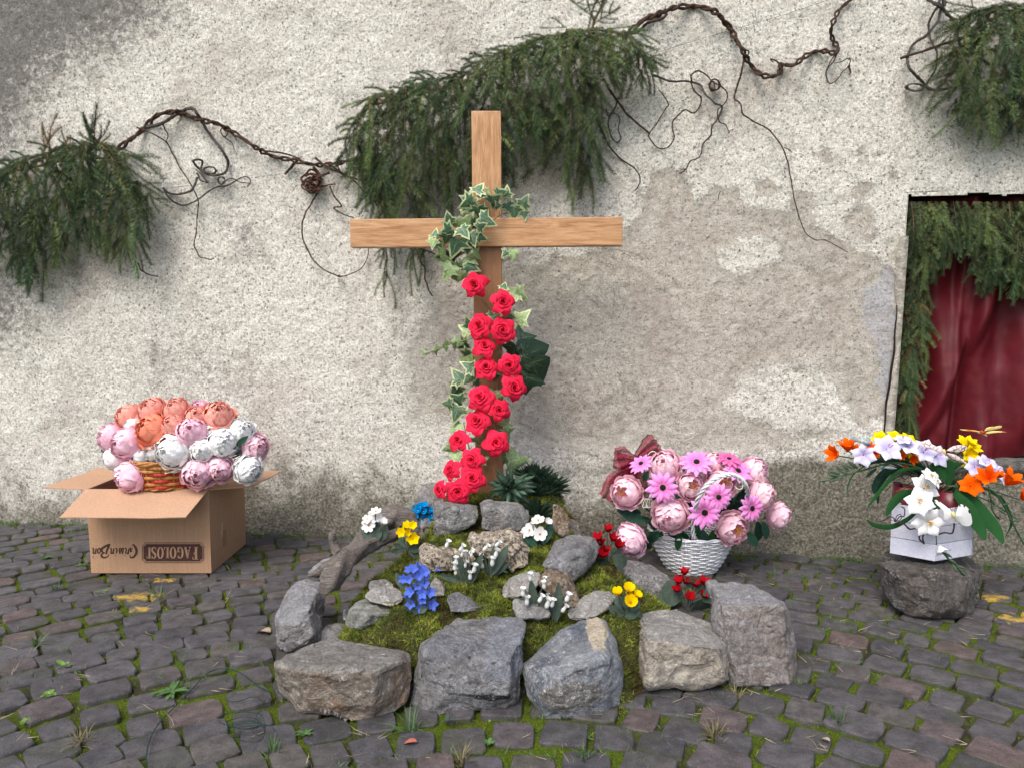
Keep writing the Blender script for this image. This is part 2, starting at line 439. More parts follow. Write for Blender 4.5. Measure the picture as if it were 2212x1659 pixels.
# masks, in wall space
A = [(1405,372),(1478,368),(1500,440),(1545,398),(1600,408),(1612,455),(1700,455),(1722,412),(1748,418),(1762,485),(1815,520),(1890,556),(1938,585),(1940,900),(1700,968),(1400,985),(1120,960),(1080,900),(900,905),(880,760),(960,640),(1040,600),(1100,545),(1150,590),(1200,556),(1300,540),(1385,470)]
isl1 = [(1545,548),(1600,520),(1655,505),(1690,520),(1680,560),(1620,590),(1590,600),(1555,570)]
isl2 = [(1150,640),(1260,610),(1300,640),(1250,690),(1160,700)]
isl3 = [(1560,880),(1640,780),(1740,770),(1800,830),(1860,930),(1700,930)]
patch = sdist(PX, PY, A)
for il in (isl1, isl3): patch = np.minimum(patch, -sdist(PX, PY, il))
for (x, y, r_) in ((1648,408,22),(1870,340,14),(1930,385,12),(1778,335,16),(1860,410,20),(1860,480,34),(1715,170,1)): patch = np.maximum(patch, r_ - np.hypot(PX-x, PY-y))
patch = np.clip(patch / 100., -1, 1)
cem = np.clip(sdist(PX, PY, [(1870,620),(1925,575),(1945,600),(1925,860),(1890,840),(1900,760),(1865,700)]) / 70., -1, 1)
cem = np.maximum(cem, -1 + 0*np.clip(sdist(PX, PY, [(930,590),(1040,560),(1045,690),(980,720),(905,660)]) / 110., -1, .25))
mold = np.full(PX.shape, -1.)
def blob(poly, soft, amp=1.):
    global mold; mold = np.maximum(mold, np.clip(sdist(PX, PY, poly) / soft, -1, 1) * amp - (1-amp))
blob([(-400,-200),(420,-200),(390,60),(310,110),(250,150),(180,170),(130,220),(90,290),(50,400),(-400,500)], 130)
blob([(850,-90),(1030,-90),(1000,15),(900,25)], 90, .8)
blob([(-400,500),(60,540),(110,660),(60,780),(-400,820)], 120, .9)
blob([(480,470),(555,470),(560,560),(500,560)], 90, .95)
blob([(100,540),(200,560),(190,640),(110,620)], 120, .85)
blob([(1350,30),(1230,60),(1200,60),(1260,0)], 80, .5)
blob([(250,720),(420,700),(560,760),(520,850),(300,830)], 200, .8)
blob([(1230,820),(1400,760),(1480,900),(1300,960)], 160, .7)
blob([(1780,640),(1880,620),(1900,720),(1820,740)], 110, .5)
# grime and painted foot shade: height above paving with a ragged upper edge, heavier to the right
gz = Zg
t = np.clip((PX - 1300) / 900., 0, 1)
top = .50 + .10*t - .06*np.exp(-((PX-150)/220)**2)
g = np.clip((top - gz) / (.42 - .17*t), -1, 1.3)
g = g + 1.0*np.clip((PX-1250)/450., 0, 1)*np.clip((.52-gz)/.12, 0, 1) - .25*np.exp(-((PX-150)/260)**2)
g = g + .25*np.exp(-((PX-700)/200)**2 - ((PY-880)/70)**2)
disp = .010*fbm(Sg*2.1, Zg*2.1, 4, 1) + .0045*fbm(Sg*26, Zg*26, 3, 5) - .006*np.clip(patch*8, 0, 1)
near_open = (Sg > SJ-.02) & (Sg < SR+.02) & (Zg > ZB-.02) & (Zg < ZT+.02)
disp = np.where(near_open, disp*.3, disp)
V = np.stack([Xw + WN.x*disp, Yw + WN.y*disp, Zg], -1).reshape(-1, 3)
ny, nx = Sg.shape; idx = np.arange(nx*ny).reshape(ny, nx)
F = np.stack([idx[:-1,:-1].ravel(), idx[:-1,1:].ravel(), idx[1:,1:].ravel(), idx[1:,:-1].ravel()], 1)
cs = (Sg[:-1,:-1] + Sg[1:,1:])/2; cz = (Zg[:-1,:-1] + Zg[1:,1:])/2
# ragged lintel edge: a shallow broken notch along the top of the opening
ragged = ZT + .012*fbm(cs*9, cs*0, 3, 4) + .012
keep = ~((cs > SJ) & (cs < SR) & (cz > ZB) & (cz < ragged))
F = F[keep.ravel()]
me = npmesh('plaster', V, F, M_wall)
for nm, arr in (('patch', patch), ('mold', mold), ('grime_shade', g), ('cement', cem), ('soft', np.clip((1240-PX)/160., 0, 1)*.9 + np.clip((PY-800)/120., 0, 1)*(PX < 1560)*.9*np.clip((PX-1240)/160., 0, 1))):
    a = me.attributes.new(nm, 'FLOAT', 'POINT'); a.data.foreach_set('value', arr.ravel().astype(np.float32))
wall = thing('plaster_wall', Vector((0, WY, 0)), 'old roughcast wall with flaking pale plaster, black mould and a window opening', 'wall')
o = inst('plaster', me, wall); o.matrix_basis = Matrix.Translation(-wall.location)
def WS(s, off, z): return Vector((0, WY, 0)) + WT*s + WN*off + Vector((0,0,z))
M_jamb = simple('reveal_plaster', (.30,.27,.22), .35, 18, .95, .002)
M_darkin = simple('dark_interior', (.045,.042,.038), .3, 20, .95, .002)  # the dark of the recess interior is put into this colour
# reveal: left cheek, head, back and sill
def plane_strip(name, quad, m, nseg=24, amp=.006):
    a, b, c, d = [Vector(q) for q in quad]; vs = []; fs = []
    nrm = (b-a).cross(d-a).normalized()
    for i in range(nseg+1):
        for j in range(7):
            u = i/nseg; v = j/6
            p = (a.lerp(d, u)).lerp(b.lerp(c, u), v)
            p = p + nrm * amp * mnoise.noise(p*14) * (0 if j == 0 else 1)
            vs.append(p)
    for i in range(nseg):
        for j in range(6): k = i*7+j; fs.append((k, k+1, k+8, k+7))
    return MB().add(vs, fs).build(name, m, wall)
DEP = .30; sb = SJ - .030
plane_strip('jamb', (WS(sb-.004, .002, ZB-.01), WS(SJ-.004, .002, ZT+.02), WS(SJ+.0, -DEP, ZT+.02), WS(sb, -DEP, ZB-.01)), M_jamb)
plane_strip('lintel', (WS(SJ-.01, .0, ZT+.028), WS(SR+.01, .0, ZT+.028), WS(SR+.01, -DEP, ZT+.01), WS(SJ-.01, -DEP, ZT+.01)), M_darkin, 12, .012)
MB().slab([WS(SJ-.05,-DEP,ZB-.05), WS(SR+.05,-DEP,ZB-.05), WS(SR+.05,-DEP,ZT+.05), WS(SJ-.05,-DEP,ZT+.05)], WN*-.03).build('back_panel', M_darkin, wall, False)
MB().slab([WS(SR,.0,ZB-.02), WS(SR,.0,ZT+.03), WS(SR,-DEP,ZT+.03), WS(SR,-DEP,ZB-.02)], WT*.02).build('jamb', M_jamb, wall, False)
# a board of old render standing proud along the left edge of the opening
bd = MB(); ps = []
for i in range(31):
    u = i/30; z = ZB - .02 + (ZT - ZB - .16)*u; s0 = sb + .030*u
    ps.append((s0 - .030 - .012*math.sin(u*9) - .01*mnoise.noise(Vector((u*8,3,0))), s0 + .004, z))
vs = []
for a, b_, z in ps: vs += [WS(a, .004, z), WS(a+.003, .016, z), WS(b_, .018, z), WS(b_, -.02, z)]
bd.add(vs, [(4*i+j, 4*i+j+1, 4*i+j+5, 4*i+j+4) for i in range(30) for j in range(3)]).build('edge_render', simple('edge_render', (.36,.33,.28), .35, 25, .95, .003), wall)
cr = MB()
for i in range(30):
    a, b_, z = ps[i]; a2, b2, z2 = ps[i+1]
    if 2 <= i <= 20:
        wd = .0035 + .007*math.sin((i-2)/18*math.pi)
        cr.add([WS(a-wd, .0135, z), WS(a+.001, .0135, z), WS(a2+.001, .0135, z2), WS(a2-wd, .0135, z2)], [(0,1,2,3)])
cr.build('crack', simple('crack_dark', (.012,.011,.010), .1, 20, 1, 0), wall)
# sill stone
sl = MB()
n = 26
for i in range(n+1):
    s_ = SJ - .045 + (SR + .05 - SJ + .045)*i/n; q = Vector((s_*6, 0, 0))
    zt_ = ZB - .002 + .006*mnoise.noise(q); zb_ = ZB - .062 + .012*mnoise.noise(q + Vector((7,0,0)))
    sl.v += [WS(s_, -.2, zt_+.012), WS(s_, .018, zt_), WS(s_, .026 + .005*mnoise.noise(q*2), zt_-.014), WS(s_, .022, zb_), WS(s_, -.02, zb_-.01)]
sl.f = [(5*i+j, 5*i+j+5, 5*i+j+6, 5*i+j+1) for i in range(n) for j in range(4)]; sl.m = [0]*len(sl.f)
sl.build('sill', simple('sill_stone', (.085,.08,.072), .5, 22, .9, .003), wall)

# red satin curtain in the opening
def mk_satin():
    m = MT('red_satin', .50); m.b.inputs['Specular IOR Level'].default_value = .2
    v = m.rng(m.noise(7, 4), .3, .7, .8, 1.15)
    m.color(m.hsv((.085,.006,.010), None, None, v)); m.bump(m.noise(800, 2), .0006, .5); return m.mat
cu = []; n1, n2 = 150, 170
s0, s1 = SJ + .02, SR + .02
U, Vv = np.meshgrid(np.linspace(0, 1, n1), np.linspace(0, 1, n2))
sc_ = s0 + (s1 - s0)*U; zc = ZB + .012 + (ZT - ZB)*Vv
# diagonal and falling folds
f = .034*np.sin((U*1.1 - Vv*.55)*16 + 1.2*fbm(U*3, Vv*3, 2, 3)) * np.clip(1.35 - Vv, .15, 1)
f += .022*np.sin((U*1.6 + Vv*.18)*21 + 2*fbm(U*2, Vv*2, 2, 9)) + .010*fbm(U*14, Vv*5, 3, 6)
f += .026*np.exp(-((U - .22 - .10*Vv)/.022)**2) - .022*np.exp(-((U - .27 - .12*Vv)/.02)**2)
f += .024*np.exp(-((U - .05 - .60*Vv)/.03)**2)*np.clip(1.1-Vv,0,1) - .018*np.exp(-((U - .12 - .60*Vv)/.025)**2)*np.clip(1.1-Vv,0,1)
f += .008*fbm(U*9, Vv*9, 4, 21)
off = -.115 + f + .03*(1-Vv)
zc = zc + .008*np.sin(U*11)*(1-Vv)
V = np.stack([sc_*WT.x + WN.x*off, WY + sc_*WT.y + WN.y*off, zc], -1).reshape(-1, 3)
idx = np.arange(n1*n2).reshape(n2, n1)
F = np.stack([idx[:-1,:-1].ravel(), idx[:-1,1:].ravel(), idx[1:,1:].ravel(), idx[1:,:-1].ravel()], 1)
o = inst('curtain', npmesh('curtain', V, F, mk_satin()))
tag(o, 'dark red satin cloth hanging in folds inside the window opening', 'curtain')
# ------------------------------------------------------------------ MOUND of moss that carries the rockery
MPOLY = [(-.70,2.85),(-.64,2.50),(-.46,2.42),(-.1,2.38),(.1,2.37),(.16,2.28),(.34,2.24),(.42,2.30),(.50,2.44),(.64,2.55),(.66,2.85),(.46,3.1),(.33,3.4),(.30,3.72),(.2,3.82),(-.3,3.82),(-.44,3.5),(-.60,3.1)]
def mound_z(x, y):
    x = np.asarray(x, float); y = np.asarray(y, float)
    d = sdist(x, y, MPOLY)
    h = np.interp(y, [2.2, 2.32, 2.45, 2.62, 3.0, 3.4, 3.5, 3.62, 3.8], [.03, .075, .125, .175, .225, .25, .31, .40, .38])
    h = h + .025*fbm(x*5, y*5, 3, 12) + .032*fbm(x*12, y*12, 2, 41) - .008 - .10*np.clip((np.abs(x) - .34)/.3, 0, 1)
    e = np.clip(d/.10, 0, 1); e = e*e*(3-2*e)
    return np.where(d > -.02, h*e - .03*(1-e), -.05)
def M(px, py):                          # point of the mound (or paving) under a picture point
    d = ray(px, py); lo = None
    for i in range(400):
        y = 2.0 + i*.005; p = CAM + d*(y/d.y)
        z = max(float(mound_z(p.x, p.y)), 0)
        if p.z <= z: return p
    return P(px, py, 3.7)
def mk_moss():
    m = MT('moss', .9); m.b.inputs['Specular IOR Level'].default_value = .1
    r = m.isl()
    g = m.ramp(m.noise(13, 4, .65), [(.33, (.030,.045,.009)), (.45, (.085,.11,.016)), (.55, (.17,.205,.03)), (.67, (.27,.29,.05))])
    g = m.mix(m.rng(m.noise(6, 5, .75), .52, .62), g, (.075,.060,.022))
    g = m.hsv(g, None, None, m.rng(r, 0, 1, .55, 1.4)); m.color(g)
    return m.mat
M_moss = mk_moss()
x = np.arange(-.78, .80, .012); y = np.arange(2.14, 3.96, .012); X, Y = np.meshgrid(x, y)
Z = mound_z(X, Y) + .010*fbm(X*28, Y*28, 3, 31)
idx = np.arange(X.size).reshape(X.shape)
F = np.stack([idx[:-1,:-1].ravel(), idx[:-1,1:].ravel(), idx[1:,1:].ravel(), idx[1:,:-1].ravel()], 1)
F = F[(Z.ravel()[F] > -.028).any(1)]
def mk_soil():
    m = MT('mossy_soil', 1); m.color(m.ramp(m.noise(40, 5, .7), [(.35, (.018,.016,.007)), (.5, (.045,.048,.012)), (.65, (.085,.088,.018))])); m.bump(m.noise(150, 4), .01, 1); return m.mat
o = inst('mossy_mound', npmesh('mossy_mound', np.stack([X.ravel(), Y.ravel(), Z.ravel()], 1), F, mk_soil())); tag(o, kind='structure')
def blades(name, base, nrm, n_each, length, width, mat, spread=.8, kind='stuff', curl=.4):
    """tufts of short curved blades, three points each, joined"""
    n = len(base) * n_each; B = np.repeat(base, n_each, 0) + rng.normal(0, length*.22, (n, 3))*[1,1,.2]
    Nn = np.repeat(nrm, n_each, 0) + rng.normal(0, spread, (n, 3)); Nn /= np.linalg.norm(Nn, axis=1)[:, None]
    L = length*rng.uniform(.5, 1.3, (n, 1)); Wd = width*rng.uniform(.6, 1.3, (n, 1))
    side = np.cross(Nn, rng.normal(0, 1, (n, 3))); side /= np.linalg.norm(side, axis=1)[:, None] + 1e-9
    bend = np.cross(side, Nn)*L*curl*rng.normal(0, 1, (n, 1))
    V = np.stack([B - side*Wd, B + side*Wd, B + Nn*L*.55 + side*Wd*.9 + bend*.3, B + Nn*L*.55 - side*Wd*.9 + bend*.3, B + Nn*L + bend], 1).reshape(-1, 3)
    i = np.arange(n)[:, None]*5
    F = np.concatenate([i + [0,1,2], i + [0,2,3], i + [3,2,4]], 0)
    return npmesh(name, V, F, mat, False)
nb = 15000; bx = rng.uniform(-.76, .78, nb*2); by = rng.uniform(2.2, 3.86, nb*2)
dd = sdist(bx, by, MPOLY); k = dd > .015; bx, by = bx[k], by[k]
bz = mound_z(bx, by) + .010*fbm(bx*28, by*28, 3, 31); e = .004
nr = np.stack([-(mound_z(bx+e, by)-mound_z(bx-e, by))/(2*e), -(mound_z(bx, by+e)-mound_z(bx, by-e))/(2*e), np.ones_like(bx)], 1)
nr /= np.linalg.norm(nr, axis=1)[:, None]
hgt = fbm(bx*11, by*11, 2, 77)
base = np.stack([bx, by, bz - .004 + .010*hgt], 1)
o = inst('moss', blades('moss', base, nr, 8, .020, .0011, M_moss, .8)); tag(o, kind='stuff')

# ------------------------------------------------------------------ STONES
def mk_stone(name, c1, c2, stain=(.22,.15,.09), stain_amt=.5, vein=.5, pits=0., rough=.8, nscale=9, spots=(), topc=None):
    m = MT(name, rough); m.b.inputs['Specular IOR Level'].default_value = .3
    off = m.rand(); v = m.n('VectorMath'); v.operation = 'ADD'; m.put(m.pos(), v.inputs[0])
    cmb = m.n('CombineXYZ'); m.put(m.math('MULTIPLY', off, 37.0), cmb.inputs[0]); m.put(cmb.outputs[0], v.inputs[1]); p = v.outputs[0]
    col = m.mix(m.rng(m.noise(nscale, 7, .7, p, 1.0), .36, .64), c1, c2)
    col = m.mix(m.math('MULTIPLY', m.rng(m.noise(nscale*.5, 5, .7, p), .46, .66), stain_amt), col, stain)
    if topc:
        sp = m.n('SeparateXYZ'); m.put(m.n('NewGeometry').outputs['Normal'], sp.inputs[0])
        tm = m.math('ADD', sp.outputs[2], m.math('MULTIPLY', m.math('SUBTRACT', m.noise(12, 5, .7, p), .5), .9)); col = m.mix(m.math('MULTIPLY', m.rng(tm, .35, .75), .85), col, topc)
    for (px_, py_, d_, rx, rz, ry, c_, am) in spots:
        q_ = P(px_, py_, d_); mp = m.n('Mapping'); m.put(m.pos(), mp.inputs[0]); mp.inputs['Location'].default_value = (-q_.x/rx, -q_.y/ry, -q_.z/rz); mp.inputs['Scale'].default_value = (1/rx, 1/ry, 1/rz)
        ln = m.n('VectorMath'); ln.operation = 'LENGTH'; m.put(mp.outputs[0], ln.inputs[0])
        k_ = m.math('ADD', ln.outputs['Value'], m.math('MULTIPLY', m.math('SUBTRACT', m.noise(22, 6, .7), .5), 1.3)); col = m.mix(m.math('MULTIPLY', m.rng(k_, .88, 1.02, 1, 0), am), col, c_)
    col = m.hsv(col, None, None, m.rng(m.noise(130, 4, .8, p), .3, .7, .66, 1.28))
    col = m.hsv(col, None, None, m.rng(m.noise(22, 7, .75, p, .8), .3, .7, .70, 1.25))
    vn = m.math('ABSOLUTE', m.math('SUBTRACT', m.noise(nscale*1.3, 5, .65, p, 1.5), .5))
    vm = m.math('MULTIPLY', m.rng(vn, .002, .016, 1, 0), m.rng(m.noise(6, 4, .7, p), .43, .56))
    fl = m.rng(m.noise(75, 5, .8, p), .55, .63); flm = m.rng(m.noise(8, 3, .6, p), .46, .58)
    col = m.mix(m.math('MULTIPLY', m.math('MAXIMUM', m.math('MULTIPLY', vm, .45), m.math('MULTIPLY', fl, flm)), vein), col, (.66,.655,.64))
    g = m.n('NewGeometry'); col = m.mix(m.math('MULTIPLY', m.rng(g.outputs['Pointiness'], .53, .62), .5), col, (.52,.51,.49))
    if pits:
        pt = m.rng(m.voro(75, p), .18, .34, 1, 0); pt2 = m.rng(m.noise(60, 5, .8, p), .50, .60)
        pp = m.math('MAXIMUM', m.math('MULTIPLY', pt, m.rng(m.noise(20,3,.6,p), .4,.55)), pt2)
        col = m.mix(m.math('MULTIPLY', pp, pits), col, (.06,.042,.026))
        b0 = m.bump(m.math('SUBTRACT', 1.0, pp), .012, 1)
    else: b0 = None
    m.color(col)
    b = m.bump(m.noise(26, 8, .72, p, .8), .022, 1, b0); b = m.bump(m.noise(150, 4, .8, p), .004, 1, b)
    m.bump(m.math('ABSOLUTE', m.math('SUBTRACT', m.noise(11, 6, .6, p, 1.2), .5)), .035, .9, b)
    return m.mat
ST = {
 'grey': mk_stone('grey_stone', (.17,.165,.16), (.33,.325,.315), (.17,.14,.11), .45, .8),
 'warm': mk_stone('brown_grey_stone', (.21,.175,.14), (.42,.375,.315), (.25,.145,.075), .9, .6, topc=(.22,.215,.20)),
 'blue': mk_stone('blue_grey_stone', (.12,.138,.165), (.30,.315,.33), (.15,.14,.125), .5, .85, nscale=5, spots=((1290,1362,2.40,.035,.062,.12,(.50,.43,.32),1),(1235,1500,2.22,.10,.05,.10,(.15,.135,.115),.8))),
 'slate': mk_stone('slate_stone', (.155,.15,.148), (.28,.275,.275), (.13,.14,.165), .6, .38, spots=((1062,1506,2.24,.055,.012,.08,(.02,.02,.022),.95),(1000,1500,2.24,.05,.006,.08,(.03,.03,.03),.8),(1095,1400,2.3,.07,.09,.25,(.19,.21,.26),.45))),
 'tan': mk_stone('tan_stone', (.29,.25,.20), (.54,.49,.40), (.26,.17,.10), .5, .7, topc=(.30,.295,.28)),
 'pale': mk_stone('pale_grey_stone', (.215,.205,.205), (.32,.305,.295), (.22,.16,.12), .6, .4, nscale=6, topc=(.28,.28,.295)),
 'green': mk_stone('greenish_stone', (.20,.205,.18), (.33,.335,.30), (.16,.15,.08), .5, .4),
 'tufa': mk_stone('tufa', (.40,.335,.25), (.60,.53,.42), (.24,.15,.08), .4, .2, pits=.85),
 'rust': mk_stone('rusty_stone', (.27,.19,.12), (.41,.33,.24), (.10,.07,.05), .5, .5, pits=.35),
 'dark': mk_stone('dark_boulder', (.075,.070,.064), (.135,.127,.117), (.11,.085,.065), .5, .45),
}
def rock(name, mat, label, outline, yf, T, front=(), group=None, res=.0105, amp=1.0, bev=.006, flat=()):
    """outline: picture points; each may carry a depth share 0..1 (0 front, 1 back); front: points of the near face"""
    if group == GS or yf > 3.3:
        b_ = max(outline, key=lambda p: p[1]); H = b_[1] - min(p[1] for p in outline)
        yf = M(b_[0], b_[1]).y - .06; T = min(T, .0018*H + .03)
    ys = [p[1] for p in outline]; lo, hi = max(ys), min(ys); xs_ = [p[0] for p in outline]; cx = (max(xs_)+min(xs_))/2; cy = (lo+hi)/2
    pts = []
    for p in outline:
        sh = p[2] if len(p) > 2 else .18 + .75*min(1, max(0, (lo - p[1])/(lo - hi + 1e-6)))**1.3
        pts.append(P(p[0], p[1], yf + T*sh))
        # a back copy, pulled in
        q = P(cx + (p[0]-cx)*.86, cy + (p[1]-cy)*.80, yf + T*max(sh, .55) + T*.35); pts.append(q)
    for p in front: pts.append(P(p[0], p[1], yf + T*(p[2] if len(p) > 2 else 0)))
    bm = bmesh.new()
    for p in pts: bm.verts.new(p)
    r = bmesh.ops.convex_hull(bm, input=bm.verts)
    bmesh.ops.delete(bm, geom=[v for v in bm.verts if not v.link_faces], context='VERTS')
    bmesh.ops.dissolve_limit(bm, angle_limit=R(7), verts=bm.verts[:], edges=bm.edges[:])
    if bev: bmesh.ops.bevel(bm, geom=[e for e in bm.edges if e.calc_face_angle(0) > R(14)], offset=bev, segments=2, affect='EDGES', profile=.5, clamp_overlap=True)
    bmesh.ops.triangulate(bm, faces=bm.faces[:])
    for it in range(6):
        es = [e for e in bm.edges if e.calc_length() > res*1.35]
        if not es: break
        bmesh.ops.subdivide_edges(bm, edges=es, cuts=1); bmesh.ops.triangulate(bm, faces=bm.faces[:])
    bmesh.ops.recalc_face_normals(bm, faces=bm.faces[:])
    bm.normal_update(); sd_ = Vector((sum(map(ord, label)) % 97, len(label)*3.1, cx*.01))
    bm.normal_update()
    new = []
    for v in bm.verts:
        p = v.co
        a = .014*mnoise.noise(p*6 + sd_) + .010*abs(mnoise.noise(p*13 + sd_)) + .0045*mnoise.noise(p*34 + sd_) + .002*mnoise.noise(p*80 + sd_)
        c = mnoise.cell_vector(p*11 + sd_ + Vector((mnoise.noise(p*9), mnoise.noise(p*9+Vector((5,1,2))), 0))*.9)
        new.append(p + v.normal*amp*(a + .008*(c.x - .5) - .002))
    for v, p in zip(bm.verts, new): v.co = p
    me = bpy.data.meshes.new(name); c0 = sum(new, Vector())/len(new)
    for v in bm.verts: v.co -= c0
    bm.to_mesh(me); bm.free(); me.materials.append(ST[mat])
    me.polygons.foreach_set('use_smooth', [False]*len(me.polygons)); me.update()
    o = inst(name, me); o.location = c0; tag(o, label, 'stone', group); return o
def ZA(pts): return [(550.7+p[0]*.2783, 1231+p[1]*.2783, *p[2:]) for p in pts]
def ZB_(pts): return [(1101.5+p[0]*.2929, 1231+p[1]*.2929, *p[2:]) for p in pts]
def ZC(pts): return [(648+p[0]*.2343, 1036.7+p[1]*.2343, *p[2:]) for p in pts]
def Z6(pts): return [(1101.5+p[0]*.2148, 1036.7+p[1]*.2148, *p[2:]) for p in pts]
def Z7(pts): return [(1749.6+p[0]*.3124, 874.8+p[1]*.3124, *p[2:]) for p in pts]
GR = 'big stones ringing the rockery'; GS = 'small stones set in the moss'
rock('stone', 'warm', 'big rust-stained rounded stone at the front left corner of the rockery', ZA([(145,700,.5),(300,620,.8),(510,550,1),(640,555,1),(900,570,1),(1160,640,.8),(1215,720,.5),(1220,840,.4),(1200,960,.35),(1170,1040,.3),(1050,1110,.2),(930,1175,.1),(820,1185,.08),(560,1150,.1),(370,1130,.15),(300,1080,.25),(180,960,.4),(150,850,.4)]), 2.17, .34, ZA([(180,740,.1),(420,800,.0),(700,800,-.02),(860,762,.0),(960,775,.02),(1120,700,.22),(900,1050,.0),(420,1060,.02)]), GR)
rock('stone', 'slate', 'large purple-grey rock with a black streak low on its face, front centre', ZA([(1580,370,1),(1700,372,1),(1900,395,.95),(2100,365,1),(2105,420,.8),(2068,520,.45),(2062,700,.35),(2065,850,.3),(2050,980,.25),(2020,1060,.2),(1740,1090,.1),(1560,1080,.1),(1290,1135,.12),(1220,1100,.2),(1195,1000,.3),(1230,800,.45),(1290,680,.5),(1310,580,.5),(1400,500,.75),(1540,400,.95)]), 2.23, .30, ZA([(1330,600,.25),(1600,560,.35),(1750,700,.1),(1990,690,.1),(1980,980,.0),(1500,960,.02),(1700,850,.0)]), GR)
rock('stone', 'blue', 'pointed blue-grey rock with white veins and a cream chip at its tip', ZB_([(640,338,1),(700,345,.95),(740,480,.7),(790,620,.5),(848,760,.4),(840,880,.3),(810,1000,.25),(640,1060,.12),(490,1090,.08),(250,1105,.1),(190,1020,.2),(130,920,.3),(85,710,.5),(100,680,.55),(240,570,.75),(380,450,.9),(500,380,1)]), 2.20, .30, ZB_([(700,640,.18),(560,700,.05),(370,790,.0),(250,900,.03),(400,1000,.0),(700,930,.08)]), GR)
rock('stone', 'tan', 'block-shaped beige stone with a mottled pale face, right of the hanging moss', ZB_([(960,310,1),(1240,290,1),(1400,360,1),(1500,400,.9),(1600,480,.7),(1645,560,.5),(1640,700,.4),(1630,820,.3),(1420,880,.15),(1050,893,.12),(1000,860,.2),(960,620,.45),(950,440,.7)]), 2.33, .32, ZB_([(1005,515,.0),(1300,540,-.03),(1540,575,.02),(1000,860,.0),(1600,820,.1)]), GR)
rock('stone', 'pale', 'tall flat-sided pale grey stone at the right end of the rockery', ZB_([(1450,75,1),(1600,65,1),(1750,110,1),(1900,180,.9),(2020,240,.6),(2060,330,.4),(2105,520,.3),(2090,620,.25),(2115,740,.2),(2090,850,.15),(1820,860,.08),(1630,855,.1),(1520,500,.4),(1490,380,.4),(1510,200,.6),(1455,110,.95)]), 2.40, .36, ZB_([(1560,260,.25),(1800,250,.1),(2000,265,.1),(1700,500,.05),(2060,700,.05),(1680,840,.0),(2060,840,.03)]), GR, bev=.008)
rock('stone', 'pale', 'tall mottled pinkish-grey stone at the left end, below the driftwood', ZA([(400,65,1),(520,80,.9),(500,250,.6),(495,350,.5),(515,500,.4),(500,560,.3),(250,640,.1),(170,600,.12),(140,480,.3),(145,370,.4),(230,290,.5),(250,190,.7),(300,110,.9)]), 2.62, .30, ZA([(330,420,.0),(420,300,.15),(200,440,.1),(450,520,.02)]), GR)
rock('stone', 'slate', 'small grey wedge stone tucked behind the front left corner stone', ZA([(530,450,.6),(560,440,.8),(700,415,1),(760,460,.8),(750,560,.2),(620,590,.1),(520,570,.2)]), 2.52, .14, (), GS, .012)
rock('stone', 'green', 'rounded greenish-grey stone in the moss left of the blue bellflowers', ZA([(690,420,.4),(700,320,.6),(760,240,.9),(850,215,1),(1000,240,1),(1120,275,.9),(1080,340,.4),(900,410,.2),(800,460,.1),(730,465,.2)]), 2.66, .22, ZA([(760,330,.1),(900,340,.1)]), GS, .012)
rock('stone', 'tan', 'small peach-coloured stone behind the greenish one, left of the blue bellflowers', ZA([(850,200,.4),(930,125,.8),(1060,115,1),(1150,160,.8),(1165,220,.4),(1080,280,.1),(900,250,.1)]), 2.82, .16, (), GS, .011)
rock('stone', 'grey', 'dark flat stone half hidden in moss below the driftwood', ZA([(900,95,.8),(1000,90,1),(1060,120,.8),(1000,160,.2),(900,150,.2)]), 2.95, .10, (), GS, .012)
rock('stone', 'tan', 'small upright triangular stone just right of the blue bellflowers', ZA([(1400,55,.6),(1440,100,.5),(1468,145,.4),(1465,195,.2),(1380,195,.2),(1365,130,.3)]), 2.87, .08, (), GS, .010)
rock('stone', 'slate', 'flat blue-grey stone lying in the moss behind the front centre rock', ZA([(1490,190,.7),(1560,178,1),(1650,205,1),(1760,235,.9),(1800,300,.3),(1600,335,.1),(1520,320,.2),(1483,250,.4)]), 2.74, .18, (), GS, .012)
rock('stone', 'tan', 'long tan stone sloping up to the right, left of the rusty stone', Z6([(-90,1130,.3),(0,1010,.7),(130,960,.9),(230,920,1),(290,955,.8),(275,1060,.4),(130,1155,.15),(40,1205,.1),(-60,1180,.2)]), 2.86, .18, (), GS, .011)
rock('stone', 'rust', 'rusty brown stone with a pitted top, centre of the rockery', Z6([(270,1040,.4),(350,880,.9),(430,872,1),(510,885,1),(585,950,.8),(590,1080,.5),(690,1260,.2),(560,1290,.1),(440,1200,.1),(340,1100,.2)]), 2.83, .22, Z6([(400,1020,.1),(540,1050,.1)]), GS, .011)
rock('stone', 'slate', 'large smooth grey stone behind the rusty one, left of the upper cyclamen', Z6([(300,860,.3),(340,780,.5),(380,700,.7),(440,620,.9),(560,575,1),(700,570,1),(850,590,.9),(900,640,.8),(860,800,.4),(760,920,.2),(620,1025,.1),(590,930,.1),(400,900,.1)]), 2.98, .28, Z6([(520,700,.2),(760,700,.2),(460,850,.0)]), GS, .013)
rock('stone', 'grey', 'broad lichen-grey stone running under the white basket', [(1350,1208,.8),(1388,1217,1),(1415,1228,1),(1440,1244,.9),(1462,1260,.7),(1470,1290,.4),(1440,1312,.15),(1395,1300,.1),(1360,1270,.1),(1345,1240,.3)], 2.88, .28, [(1400,1258,.15)], GS, .013)
rock('stone', 'tan', 'rough cream stone between the blue-veined rock and the yellow tulips', Z6([(580,1340,.3),(640,1280,.5),(740,1190,.8),(860,1110,1),(1000,1115,1),(1060,1180,.8),(960,1280,.3),(870,1370,.1),(700,1410,.1),(600,1400,.15)]), 2.62, .20, (), GS, .011)
